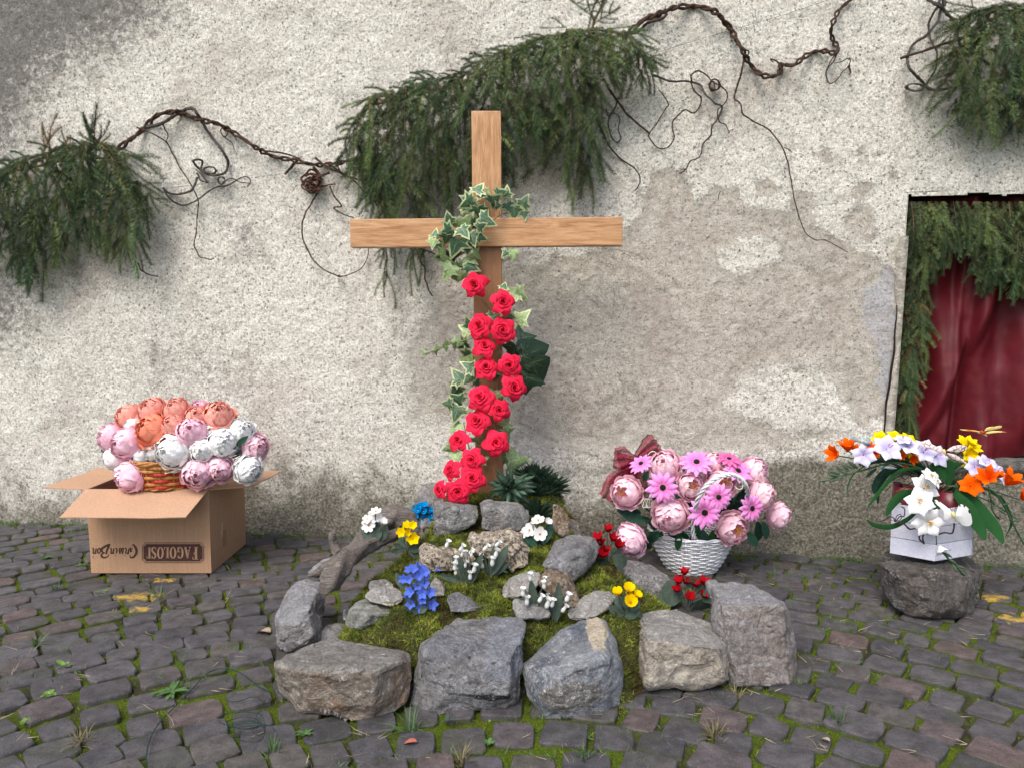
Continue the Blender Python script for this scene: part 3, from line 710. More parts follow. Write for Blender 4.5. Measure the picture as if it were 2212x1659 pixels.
rock('stone', 'grey', 'small dark wedge behind the gap between the slate and the blue-veined rock', Z6([(45,1215,.6),(160,1205,.9),(350,1215,.9),(395,1370,.2),(200,1390,.1),(60,1380,.2)]), 2.60, .14, (), GS, .013)
rock('stone', 'tufa', 'larger porous cream tufa stone below the back blocks', [(1008,1165,.4),(1020,1152,.7),(1045,1144,.9),(1075,1142,1),(1105,1143,1),(1130,1158,.8),(1143,1185,.5),(1140,1220,.2),(1110,1232,.1),(1068,1215,.1),(1030,1195,.2)], 3.12, .18, [(1080,1175,.1)], GS, .010, 1.5)
rock('stone', 'tufa', 'smaller porous brown tufa stone beside the left lily of the valley', ZC([(1110,740,.3),(1130,640,.6),(1180,602,.9),(1280,600,1),(1440,640,.9),(1600,665,.8),(1640,705,.5),(1560,800,.2),(1400,850,.1),(1220,855,.1),(1125,800,.15)]), 3.04, .18, ZC([(1240,700,.1),(1420,730,.1)]), GS, .010, 1.5)
rock('stone', 'grey', 'upright grey block under the lowest rose, left of the pair at the back', ZC([(1225,195,.5),(1300,190,.8),(1640,230,.8),(1655,330,.5),(1620,405,.3),(1500,440,.2),(1395,465,.1),(1340,520,.05),(1240,515,.1)]), 3.37, .14, ZC([(1240,215,.05),(1390,230,.0),(1380,450,.0)]), GR, .012, .7, .006)
rock('stone', 'grey', 'upright grey block with a white-flecked edge, below the spiky plants', [(1037,1084,.5),(1060,1081,.9),(1120,1084,.9),(1142,1096,.7),(1144,1122,.4),(1120,1146,.15),(1062,1148,.08),(1040,1142,.15)], 3.36, .15, [(1046,1096,.02),(1100,1098,.0),(1090,1140,.0)], GR, .012, .7, .006)
rock('stone', 'grey', 'tall grey stone standing behind the turquoise flowers', ZC([(1060,200,.5),(1090,90,.7),(1125,30,.9),(1220,18,1),(1300,60,.9),(1310,200,.6),(1230,430,.3),(1120,450,.1),(1050,330,.3)]), 3.46, .18, (), GR, .012)
rock('stone', 'rust', 'reddish stone with white crust at the back right, next to the spiky plants', Z6([(440,240,.6),(530,270,.8),(595,380,.6),(592,545,.3),(510,562,.1),(430,450,.2)]), 3.40, .14, (), GR, .012)
rock('stone', 'warm', 'small brownish wedge stone furthest right at the back of the rockery', Z6([(590,370,.8),(640,390,.8),(690,440,.6),(715,575,.2),(580,575,.1)]), 3.44, .14, (), GR, .012)
rock('stone', 'pale', 'whitish stone poking out under the lower end of the driftwood', ZC([(75,850,.3),(130,790,.7),(220,735,.9),(300,700,1),(335,730,.8),(240,820,.3),(150,880,.1)]), 2.92, .16, (), GS, .012)
rock('stone', 'grey', 'small grey stone beside the rough cream stone near the tulips', Z6([(585,1340,.5),(620,1290,.9),(665,1300,.8),(700,1345,.3),(640,1400,.1),(590,1390,.1)]), 2.58, .10, (), GS, .011)
rock('stone', 'grey', 'low stone in shade to the left below the greenish stone', ZA([(680,310,.6),(730,290,.9),(760,330,.5),(740,400,.1),(680,380,.1)]), 2.70, .10, (), GS, .012)
rock('boulder', 'dark', 'single dark grey boulder carrying the white crate, apart on the right', Z7([(475,1090,.5),(500,1030,.8),(560,1012,1),(900,1030,1),(1060,1030,1),(1150,1090,.85),(1190,1150,.6),(1200,1230,.45),(1180,1330,.3),(1130,1450,.15),(1000,1480,.08),(850,1465,.08),(700,1440,.12),(590,1390,.2),(530,1330,.3),(500,1230,.45)]), 2.93, .46, Z7([(600,1160,.12),(850,1150,.0),(1080,1180,.1),(850,1400,-.02),(1050,1420,.0)]), None, .016, 1.2)

# ------------------------------------------------------------------ WOODEN CROSS
def mk_wood(axis):
    m = MT('oiled_wood', .48); m.b.inputs['Specular IOR Level'].default_value = .35
    mp = m.n('Mapping'); m.put(m.pos(), mp.inputs[0])
    mp.inputs['Scale'].default_value = (1.2, 14, 14) if axis == 'x' else (14, 14, 1.2)
    g = m.noise(3.2, 7, .62, mp.outputs[0], 1.4); g2 = m.noise(15, 4, .7, mp.outputs[0], .4)
    col = m.ramp(g, [(.28, (.27,.125,.05)), (.42, (.40,.205,.092)), (.58, (.50,.285,.140)), (.75, (.56,.345,.185))])
    col = m.hsv(col, None, None, m.rng(g2, .3, .7, .80, 1.12))
    # lower part of the post, darker brown below the crossbar
    z = m.n('SeparateXYZ'); m.put(m.pos(), z.inputs[0])
    dk = m.rng(m.math('ADD', z.outputs[2], m.math('MULTIPLY', m.noise(5, 4), .5)), 1.80, 2.05, 1, 0)
    if axis == 'z': col = m.mix(m.math('MULTIPLY', dk, .8), col, m.mix(m.noise(12, 5, .7), (.085,.032,.012), (.25,.11,.045)))
    cr = m.math('MULTIPLY', m.rng(g2, .66, .72), .35); col = m.mix(cr, col, (.13,.06,.025))
    e = m.n('NewGeometry'); col = m.mix(m.math('MULTIPLY', m.rng(e.outputs['Pointiness'], .52, .6), .55), col, (.13,.065,.03))
    m.color(col); m.bump(g2, .0012, .7); return m.mat
cross = thing('wooden_cross', P(1056, 1010, 3.66), 'tall oiled wooden cross rising from the mossy rockery against the wall', 'cross')
yc = 3.60
tl, tr, bl, br = P(1018,240,yc), P(1082,240,yc), P(1027,1012,yc), P(1087,1012,yc)
ext = (bl - tl).normalized()*.16
MB().slab([tl, tr, br+ext, bl+ext], Vector((0,.075,0))).build('upright', mk_wood('z'), cross, True, bevel=.004)
MB().slab([P(755.5,474,yc-.022), P(1345,469,yc-.022), P(1345,531,yc-.022), P(756.5,535,yc-.022)], Vector((0,.070,0))).build('crossbar', mk_wood('x'), cross, True, bevel=.004)
for n in ('upright', 'crossbar'):
    for p in bpy.data.objects[n].data.polygons: p.use_smooth = False

# ------------------------------------------------------------------ DRIFTWOOD
def mk_bark(name, a, b_, s=1):
    m = MT(name, .85); m.b.inputs['Specular IOR Level'].default_value = .2
    mp = m.n('Mapping'); m.put(m.pos(), mp.inputs[0]); mp.inputs['Rotation'].default_value = (0, R(40), 0); mp.inputs['Scale'].default_value = (2.2*s, 10*s, 14*s)
    g = m.noise(5, 7, .7, mp.outputs[0], 2.2)
    m.color(m.ramp(g, [(.3, a), (.5, tuple((x+y)/2 for x, y in zip(a, b_))), (.7, b_)])); m.bump(g, .02, 1); return m.mat
M_drift = mk_bark('driftwood_bark', (.060,.046,.038), (.34,.30,.265))
dw = thing('driftwood', P(760, 1230, 2.95), 'gnarled grey-brown driftwood limb arching over the left stones', 'driftwood')
def gnarl(name, pts, rad, seg=14, n=7, amp=.22, parent=None, mat=M_drift, sd=0):
    pp = path(pts, n); rr = np.interp(np.linspace(0, len(rad)-1, len(pp)), range(len(rad)), rad)
    mb = MB().tube(pp, list(rr), seg)
    cs_ = [p for p in pp for _ in range(seg)]; rs = [r_ for r_ in rr for _ in range(seg)]
    for i, v in enumerate(mb.v):
        c = cs_[i]; d = (v-c); k = i % seg; u = i // seg
        v += d * amp*(1.2*mnoise.noise(Vector((k*.9, u*.16, sd))) + .8*mnoise.noise(v*40)) + d*.14*math.sin(k*2*math.pi*4/seg + u*.25)
    return mb.build(name, mat, parent)
def Cz(x, y, d): return P(648+x*.2343, 1036.7+y*.2343, d)
gnarl('limb', [Cz(210,1060,2.66),Cz(260,960,2.68),Cz(330,840,2.74),Cz(410,740,2.82),Cz(520,660,2.92),Cz(640,600,3.0),Cz(780,540,3.08),Cz(880,500,3.14),Cz(960,460,3.2)], [.012,.034,.040,.040,.034,.028,.024,.022,.014], 18, 8, .2, dw, sd=1)
gnarl('limb', [Cz(500,610,3.02),Cz(590,520,3.10),Cz(680,430,3.16),Cz(780,370,3.2),Cz(880,340,3.22),Cz(980,370,3.22),Cz(1040,440,3.2),Cz(1060,520,3.18)], [.016,.030,.038,.046,.050,.046,.030,.012], 18, 8, .2, dw, sd=4)
gnarl('branch_stub', [Cz(360,680,2.88),Cz(320,620,2.9),Cz(300,560,2.9),Cz(300,500,2.9),Cz(330,470,2.9)], [.022,.016,.014,.014,.008], 12, 6, .2, dw, sd=7)
gnarl('branch_stub', [Cz(330,790,2.80),Cz(240,800,2.80),Cz(160,850,2.8),Cz(80,880,2.82)], [.028,.020,.012,.005], 12, 6, .2, dw, sd=9)
gnarl('branch_stub', [Cz(470,600,2.98),Cz(540,570,2.98),Cz(620,575,2.96),Cz(700,560,2.98)], [.012,.013,.012,.006], 10, 5, .2, dw, sd=12)
# ------------------------------------------------------------------ SPRUCE GARLANDS
def mk_needle(name, c, c2):
    m = MT(name, .55); m.b.inputs['Specular IOR Level'].default_value = .35
    f = m.rng(m.rand(), 0, 1); r2_ = m.math('FRACT', m.math('MULTIPLY', m.rand(), 7.31)); v = m.math('MULTIPLY', m.math('MULTIPLY', m.rng(r2_, 0, 1, .55, 1.5), m.rng(m.isl(), 0, 1, .7, 1.35)), m.rng(m.noise(6, 3), .3, .7, .75, 1.3))
    m.color(m.hsv(m.mix(f, c, c2), None, None, v)); return m.mat
M_needle = mk_needle('spruce_needles', (.032,.066,.029), (.085,.125,.040))
M_twig = simple('spruce_twig', (.20,.115,.05), .3, 60, .85, 0)
M_needle_b = mk_needle('browned_needles', (.16,.10,.04), (.11,.085,.035))
def twig_needles(mb, pts, nl, wd, rr, step=.0038):
    """needles on both sides and above along a twig"""
    pts = [Vector(p) for p in pts]; tot = 0
    for i in range(len(pts)-1):
        a, b = pts[i], pts[i+1]; t = b-a; L = t.length; t.normalize(); k = max(1, int(L/step))
        up = Vector((0,-1,0)); s_ = t.cross(up); s_ = s_.normalized() if s_.length > .1 else t.orthogonal().normalized(); u2 = s_.cross(t)
        for j in range(k):
            p = a + (b-a)*(j/k)
            for ang in (0, 180, 22, 158, 55, 125):
                if rr.random() < .08: continue
                an = R(ang + rr.uniform(-16,16)); d = (s_*math.cos(an) + u2*math.sin(an))
                n_ = nl*rr.uniform(.7,1.1); tip = p + (d*.86 + t*.50)*n_ + Vector((0,0,-.0015)); q = t.cross(d).normalized()*wd if rr.random() < .5 else t*wd
                tot += 1
                mb.add([p - q, p + q, tip], [(0,1,2)], 0)
def sprig_mesh(kind, seed, mats):
    rr = random.Random(seed); mb = MB(); L = rr.uniform(.20,.26); n = 9
    main = []; sx = rr.uniform(-.12,.12)
    for i in range(n+1):
        u = i/n; main.append(Vector((sx*L*math.sin(u*2.2), -.11*L*math.sin(u*math.pi*.9) - .02*u, -L*u)))
    twig_needles(mb, main, .0225, .0014, rr); mb.tube(main, [.0020*(1-.6*i/n) for i in range(n+1)], 4, 1)
    if kind:
        for k in range(kind):
            u = .12 + .62*k/kind; side = 1 if k % 2 else -1; i = int(u*n); b0 = main[i]; l2 = L*(.62 - .42*u)*rr.uniform(.8,1.1)
            pts = [b0 + Vector((side*l2*.75*math.sin(v*1.25), -.012*v, -l2*(v*.60 + .30*v*v))) for v in (0,.25,.5,.75,1)]
            twig_needles(mb, pts, .019, .0014, rr); mb.tube(pts, [.0014,.0012,.001,.0008,.0006], 4, 1)
    return mb.mesh('sprig', mats, False)
SPR = [sprig_mesh(k, i, [M_needle, M_twig]) for i, k in enumerate((0, 2, 1, 3, 4, 0, 2, 2))]
SPR_B = [sprig_mesh(2, 40, [M_needle_b, M_twig])]
def put_sprig(parent, p, ang, L, lift=0., roll=0., pool=SPR, k=None):
    """p: world position; ang: turn in the wall plane from straight down; lift: tilt out from the wall"""
    me = random.choice(pool) if k is None else pool[k]
    base = Matrix.Rotation(math.atan(WK), 4, 'Z') @ Matrix.Rotation(ang, 4, 'Y') @ Matrix.Rotation(lift, 4, 'X') @ Matrix.Rotation(roll, 4, 'Z')
    sc = L/.23
    return inst('sprig', me, parent, Matrix.Translation(p - parent.location) @ base @ Matrix.Diagonal((sc*random.uniform(.85,1.1), sc, sc, 1)))
def interp(poly, x): return float(np.interp(x, [p[0] for p in poly], [p[1] for p in poly]))
def garland(label, top, bot, x0, x1, stepx, row, base_off=.03, thick=.14, fan=.25, yplane=None, ups=(), branch=None, skip=None):
    g = thing('spruce_garland', Wp((x0+x1)/2, interp(top, (x0+x1)/2), .05), label, 'garland')
    x = x0
    while x < x1:
        xx = x + random.uniform(-.4,.4)*stepx; t = interp(top, xx); b = interp(bot, xx)
        hh = b - t; n = max(1, int(round(hh/row)))
        for i in range(n):
            u = i/n; py = t + hh*u*random.uniform(.9,1.05); L_px = min(hh*(1-u)*1.05, random.uniform(90,160)); L_px = max(L_px, 50)
            if skip and skip(xx, py): continue
            off = base_off + thick*(1-u)**.5*random.uniform(.35,1.)*min(1, hh/120)
            p = Wp(xx, py, off); L = L_px*mpp(p.y)
            side = (xx - (x0+x1)/2)/((x1-x0)/2)
            ang = random.gauss(0, .27) - fan*side*(1-u)
            put_sprig(g, p, ang, L, random.uniform(-.15,.25)*(1-u), random.uniform(-.5,.5))
        # tops: sprigs that lie along the crest, pointing out and sideways
        p = Wp(xx, t+4, base_off+thick*.6)
        for a2 in (random.uniform(-1.5,-.7), random.uniform(.6,1.5), random.uniform(-.4,.4)): put_sprig(g, p, a2, random.uniform(55,95)*mpp(p.y), random.uniform(.1,.6), random.uniform(-.6,.6))
        x += stepx
    for (px, py, ang, L, pool) in ups:
        p = Wp(px, py, base_off+thick*.5); put_sprig(g, p, R(ang), L*mpp(p.y), .05, 0, pool)
    if branch:
        for pts, r_ in branch:
            pp = path([Wp(a, b+14, base_off+.01) for a, b in pts], 6); MB().tube(pp, [r_*(1-.6*i/len(pp)) for i in range(len(pp))], 7).build('branch', M_twig, g)
    return g
garland('left spruce garland, a thick drooping bunch of green sprigs at the wall edge',
    [(-60,360),(0,372),(60,335),(100,330),(130,310),(185,305),(235,310),(255,320),(290,385),(330,425)],
    [(-60,560),(0,590),(40,610),(70,650),(100,640),(130,590),(150,535),(200,530),(225,560),(250,540),(272,590),(295,590),(310,500),(345,520)],
    -60, 335, 18, 50, ups=[(110,345,200,95,SPR_B),(92,352,222,90,SPR_B),(205,325,186,100,SPR),(215,327,160,90,SPR),(195,327,208,88,SPR),(150,330,160,50,SPR)],
    branch=[([(-60,370),(60,350),(160,330),(250,330)], .010)])
garland('long centre spruce garland sloping up behind the cross top, sprigs hanging in a fringe',
    [(762,300),(775,245),(800,205),(860,190),(900,180),(960,165),(1010,150),(1050,125),(1090,105),(1120,95),(1170,78),(1230,62),(1290,62),(1340,60),(1370,85),(1410,150)],
    [(762,370),(790,385),(815,460),(835,590),(850,440),(875,420),(890,560),(915,520),(935,400),(960,430),(985,445),(1010,400),(1060,385),(1095,400),(1130,340),(1165,330),(1200,330),(1220,395),(1245,400),(1275,395),(1295,320),(1310,200),(1340,180),(1370,200),(1410,185)],
    765, 1405, 17, 50, thick=.20, ups=[(1285,55,170,70,SPR),(1285,50,238,62,SPR),(1285,40,130,62,SPR),(1262,22,255,48,SPR),(1300,20,160,48,SPR),(1270,70,200,60,SPR),(1225,60,95,50,SPR),(1330,30,100,45,SPR),(1245,10,240,45,SPR)],
    branch=[([(790,215),(900,190),(1010,160),(1130,110),(1260,75),(1285,30),(1310,-20)], .011)])
g = [o_ for o_ in bpy.data.objects if o_.name.startswith('spruce_garland')][-1]
for (xs_, ya, yb, n_) in ((836,380,612,5),(848,360,520,4),(820,330,480,4),(893,390,585,4),(908,370,560,4),(780,300,400,3),(800,320,430,3),(970,330,455,4),(985,320,450,3),(1055,300,395,2),(1220,270,405,3),(1245,290,410,3),(1275,280,410,3)):
    n_ = int(n_*1.8)
    for k in range(n_):
        u = k/n_; p = Wp(xs_ + random.uniform(-5,5), ya + (yb-ya)*u, .07 + .03*random.random()); put_sprig(g, p, random.gauss(0,.10), max(75, (yb-ya)/n_*1.5)*mpp(p.y), 0, random.uniform(-.6,.6), [SPR[0], SPR[5], SPR[2]])
garland('top right spruce garland hanging down the wall above the window opening',
    [(2062,120),(2075,60),(2100,25),(2150,10),(2260,0)],
    [(2062,260),(2085,270),(2110,295),(2140,300),(2170,290),(2200,305),(2230,315),(2290,330)],
    2072, 2290, 17, 50, thick=.15, fan=.3, ups=[(2075,110,60,70,SPR),(2080,170,50,80,SPR),(2075,235,45,75,SPR),(2110,20,110,60,SPR),(2085,45,80,55,SPR)],
    branch=[([(2090,60),(2160,20),(2260,5)], .009)])
# in the window opening: along the lintel and down the left side
g = thing('spruce_garland', Wp(1990, 450, -.05), 'spruce sprigs hung along the lintel and down the left jamb of the window opening', 'garland')
topw = 436
botw = [(1962,600),(1990,640),(2010,625),(2030,600),(2050,560),(2075,530),(2100,560),(2122,650),(2145,640),(2165,600),(2185,650),(2210,640),(2240,660),(2320,640)]
x = 1966
while x < 2330:
    b = interp(botw, x); hh = b - topw
    for i in range(max(1, int(round(hh/44)))):
        u = i*44/hh
        p = Wp(x + random.uniform(-6,6), topw + hh*u, -.055 + .045*random.random()*(1-u))
        put_sprig(g, p, random.gauss(0,.14), min(hh*(1-u), random.uniform(90,125))*mpp(p.y), random.uniform(-.1,.15), random.uniform(-.6,.6))
    x += 11
for i in range(46):
    u = (i/46); py = 600 + 330*u
    for k in range(2):
        p = Wp(1978 - 28*u + random.uniform(-14, 22*(1-u)+4), py, -.055 + .035*random.random())
        put_sprig(g, p, random.gauss(.03,.16), random.uniform(60,95)*mpp(p.y), .05, random.uniform(-.6,.6), SPR_B if random.random() < .05 else SPR)

# ------------------------------------------------------------------ TWISTED VINES ON THE WALL
M_vine = mk_bark('vine_bark_brown', (.050,.028,.020), (.175,.105,.075), 3)
M_vineg = mk_bark('vine_bark_grey', (.060,.052,.045), (.21,.185,.165), 3)
def r1(pts): return [(p[0]*.3906, p[1]*.3906, *p[2:]) for p in pts]
def r2(pts): return [(712.7+p[0]*.3906, p[1]*.3906, *p[2:]) for p in pts]
def r3(pts): return [(1425.5+p[0]*.3906, p[1]*.3906, *p[2:]) for p in pts]
def vine(label, strands, mat=M_vine, group=None):
    a = strands[0][0][0]
    v = thing('vine', Wp(a[0], a[1], .04), label, 'vine', group)
    for si, (pts, r0, r1_, *opt) in enumerate(strands):
        twist = opt[0] if opt else 0
        off = lambda i: .045 + .035*math.sin(i*1.7 + si*2.1)
        pp = path([Wp(p[0], p[1], off(i)) for i, p in enumerate(pts)], 7); n = len(pp)
        nm = 'stem' if r0 >= .0035 else 'tendril'
        for tw in range(2 if twist else 1):
            q = []; rad = []
            for i, p in enumerate(pp):
                u = i/(n-1); r_ = 1.45*(r0*(1-u) + r1_*u) * (1 + .16*math.sin(i*2.3) + (.35 if i % 7 == 0 else 0)*.6)
                if twist:
                    ph = i*.55 + tw*math.pi; r_ *= .72
                    t = (pp[min(i+1,n-1)] - pp[max(i-1,0)]).normalized(); s_ = t.cross(WN).normalized()
                    q.append(p + (s_*math.cos(ph) + WN*math.sin(ph))*(twist*(1 + .5*math.sin(i*.37))))
                else: q.append(p + Vector((mnoise.noise(p*23), 0, mnoise.noise(p*23+Vector((9,0,0)))))*.004)
                rad.append(max(r_, .0008))
            MB().tube(q, rad, 7).build(nm, opt[1] if len(opt) > 1 else mat, v)
    return v
def curl(cx, cy, rx, ry, turns, ph=0., drift=(0,0)):
    n = int(turns*8); return [(cx + drift[0]*i/n + rx*math.cos(ph + i*math.pi/4)*(1-.25*i/n), cy + drift[1]*i/n + ry*math.sin(ph + i*math.pi/4)*(1-.15*i/n)) for i in range(n+1)]
V1 = r1([(630,850),(700,790),(760,745),(820,690),(870,640),(950,622),(1010,630),(1060,650),(1130,672),(1200,685),(1260,720),(1330,760),(1400,810),(1450,840),(1520,870),(1600,885),(1690,905),(1760,915),(1825,912),(1888,898)]) + r2([(40,905),(110,890),(195,875)])
vine('main brown twisted vine running from the left garland down to the centre garland', [(V1, .0078, .0050, .0075),
    (r1([(1180,690),(1220,690),(1260,730),(1240,760),(1220,720),(1260,700),(1290,740)]), .0028, .002),
    (r1([(1245,765),(1280,790),(1295,825),(1308,858)]), .0022, .001),
    (r1([(1450,835),(1540,845),(1600,860),(1660,880)]), .0035, .0025),
    (r1([(1640,895),(1610,930),(1578,965)]), .0055, .004),
    (r1([(1745,875),(1780,905),(1830,935),(1888,960)]), .004, .003)])
vine('thick grey vine arching over the left and curling into a knot', [(r1([(815,705),(880,690),(950,650),(1010,615),(1060,600),(1090,630),(1120,680),(1170,760),(1220,820),(1250,870),(1262,910),(1245,955),(1200,970),(1150,965),(1100,935),(1068,895),(1088,885),(1118,892),(1112,930),(1125,980),(1150,1012)]), .0062, .0034),
    (r1(curl(1160,945,40,22,1.6)), .0032, .0022), (r1([(1090,960),(1110,1000),(1145,1010),(1120,975),(1085,940)]), .003, .002),
    (r1(curl(1225,1000,22,20,1.8,1)), .0026, .0018)], M_vineg)
vine('grey vine loop below the left arch with a wavy tail to the right', [(r1([(1090,985),(1060,1050),(1000,1075),(930,1070),(905,1042),(930,1090),(980,1128),(1030,1136),(1090,1110),(1150,1062),(1210,1032),(1260,1030),(1300,1003),(1350,980),(1385,1000),(1370,1032)]), .0042, .0020),
    (r1([(1230,1010),(1280,990),(1330,1010),(1390,1015)]), .0022, .0014)], M_vineg)
vine('thin hanging vine tendril that drops straight below the left arch', [(r1([(758,705),(850,745),(920,790),(960,860),(1000,940),(1060,1030),(1095,1110),(1090,1190),(1085,1290),(1075,1350),(1090,1400),(1110,1425),(1160,1435),(1182,1428)]), .0026, .0018),
    (r1([(900,690),(915,720),(930,745),(918,790)]), .003, .0015)])
knot = [(r1(curl(1745+random.uniform(-25,25), 985+random.uniform(-50,60), random.uniform(25,60), random.uniform(25,50), random.uniform(1.2,2), random.uniform(0,6), (random.uniform(-30,40), random.uniform(-20,60)))), .0036, .0022) for _ in range(5)]
knot += [(r1([(1735,925),(1770,980),(1760,1060)]), .0050, .004), (r1([(1820,960),(1780,975),(1720,1010),(1690,1030),(1710,1055),(1740,1040)]), .0045, .002), (r1([(1700,1020),(1780,1030),(1855,1020)]), .004, .002)]
vine('tangled reddish vine knot left of the crossbar with a long round loop under it', knot + [(r1([(1750,1070),(1720,1130),(1680,1200),(1670,1290),(1700,1380),(1750,1460),(1820,1510),(1888,1530)]) + r2([(40,1530),(90,1526),(170,1490),(205,1430),(212,1372)]), .0030, .0016)], mk_bark('vine_bark_red', (.075,.030,.020), (.22,.11,.075), 3))
vine('two dark vine runners crossing from the knot down to the crossbar', [(r1([(1825,1035),(1850,1090),(1888,1140)]) + r2([(20,1155),(70,1185),(130,1205)]), .003, .002), (r2([(-20,905),(110,985),(190,1060),(250,1120),(275,1168)]), .0035, .0022), (r2([(40,915),(70,965),(140,990),(200,1000),(250,1022)]), .003, .002)])
vine('short dark vine hanging crookedly under the left arm of the crossbar', [(r2([(490,1375),(560,1398),(612,1425)]), .0032, .002), (r2([(522,1385),(500,1440),(525,1490),(525,1540),(545,1600),(568,1640)]), .0032, .0024)])
vine('short brown vine stub poking out under the left garland', [(r1([(765,1460),(780,1495),(820,1518),(878,1530)]), .0034, .002)])
vine('curved vine tendril hanging right of the centre garland', [(r2([(1465,640),(1510,740),(1560,830),(1620,890),(1680,930),(1715,980),(1705,1030),(1685,1058)]), .0032, .0018)])
vine('straight reddish vine stick slanting down right of the centre garland', [(r2([(1515,440),(1560,520),(1650,640),(1770,745)]), .0046, .0030), (r2([(1592,545),(1575,605),(1545,650),(1540,700),(1558,760),(1590,790),(1608,765),(1595,720),(1602,660),(1575,628),(1540,640),(1528,605)]), .0028, .0015)])
V10 = r2([(1620,215),(1690,150),(1740,110),(1815,80)]) + r3([(30,65),(80,45),(160,37),(230,42),(300,65),(340,100),(390,160),(420,220),(455,275),(480,330),(520,380),(560,415),(620,425),(660,405),(672,362),(740,362),(790,322),(850,290),(910,285),(968,295),(985,270),(960,230),(945,180),(960,120),(990,60),(1055,0),(1100,-40)])
vine('thickest twisted vine waving across the top right of the wall', [(V10, .0078, .0045, .0070), (r2([(1630,190),(1700,180),(1760,130)]) + r3([(10,110),(40,80)]), .005, .004), (r3([(672,362),(640,335),(610,332),(625,345)]), .003, .0015), (r3([(455,270),(490,285),(480,320)]), .003, .002), (r3([(340,100),(355,140),(400,165)]), .0035, .003)])
vine('long thin vine falling from the wavy one down over the flaked plaster', [(r3([(465,310),(455,390),(430,470),(412,545),(440,570),(460,630),(510,670),(600,720),(660,790),(690,850),(710,910),(725,1000),(740,1090),(770,1200),(800,1280),(850,1325),(910,1330),(980,1365),(1040,1400)]), .0032, .0012), (r3([(690,820),(715,830),(732,845)]), .0016, .001)])
vine('smooth grey vine bending down to a forked tip right of the centre garland', [(r3([(-35,420),(60,450),(140,450),(220,470),(250,520),(300,570),(345,590),(330,640),(290,700),(280,750),(240,800),(220,870),(165,895),(145,940),(110,962)]), .0036, .0022), (r3([(145,940),(120,940),(100,935)]), .002, .001)], M_vineg)
vine('curly brown vine with a small round knot at its top', [(r3([(175,455),(175,420),(210,395),(250,412),(290,450),(340,482),(370,520),(362,570),(322,610),(325,670),(360,690),(383,735)]), .0028, .0016), (r3(curl(303,470,32,33,2.4)), .0022, .0016), (r3(curl(290,480,16,30,1.6,2)), .0022, .0016)])
vine('wavy thin vine zigzagging left below the curly one', [(r3([(170,460),(190,500),(225,540),(220,590),(190,625),(140,612),(80,660),(68,700),(78,760),(50,810),(0,822),(-40,790),(-60,745),(-20,690),(30,605),(45,580),(20,530),(-5,500)]), .0026, .0018)])
vine('small loose loops of thin vine hanging under the top of the wavy vine', [(r3([(980,295),(960,345),(925,385),(920,425),(940,462),(980,442),(1010,402),(1045,370),(1047,325),(1000,345),(965,350)]), .0022, .0014), (r3([(975,300),(945,340),(925,385)]), .002, .0014), (r3([(1047,370),(1055,400),(1045,412)]), .004, .001)])
vine('big grey vine loop at the top right, left of the hanging garland', [(r3([(1440,-20),(1530,25),(1590,80),(1635,140),(1650,220),(1685,300),(1700,360),(1670,440),(1620,485),(1550,500),(1485,490),(1430,430),(1380,380),(1370,320),(1400,250),(1470,200),(1530,130),(1555,50),(1570,-10)]), .0052, .0040), (r3([(1535,45),(1492,120),(1490,200),(1530,290),(1525,380),(1470,470)]), .0035, .0025), (r3(curl(1410,485,52,20,2.6)), .0026, .0018), (r3(curl(1560,15,20,20,1.5)), .004, .003)], M_vineg)
st_ = vine('straight brown stick pointing left out of the top right garland', [(r3([(1328,324),(1500,270),(1640,222),(1755,185)]), .0038, .0052)]); st_.name = 'stick'; st_['category'] = 'stick'
M_wire = simple('dark_wire', (.03,.03,.03), .1, 20, .5, 0)
tag(MB().tube([Wp(*p, .012) for p in r3([(-40,300),(200,225),(390,170),(700,80),(1010,-25)])], .0009, 4).build('wire', M_wire), 'thin dark wire strung across the wall at top right', 'wire')
tag(MB().tube([Wp(*p, .012) for p in r1([(790,1062),(1100,1022),(1400,985),(1740,938)])], .0009, 4).build('wire', M_wire), 'thin dark wire strung across the wall behind the left vine loops', 'wire')
tag(MB().tube([Wp(*p, o_) for p, o_ in zip(r3([(322,1105),(326,1080),(335,1060)]), (.0,.02,.03))], .0022, 5).build('nail', M_wire), 'dark bent nail sticking out of the flaked plaster patch', 'nail')

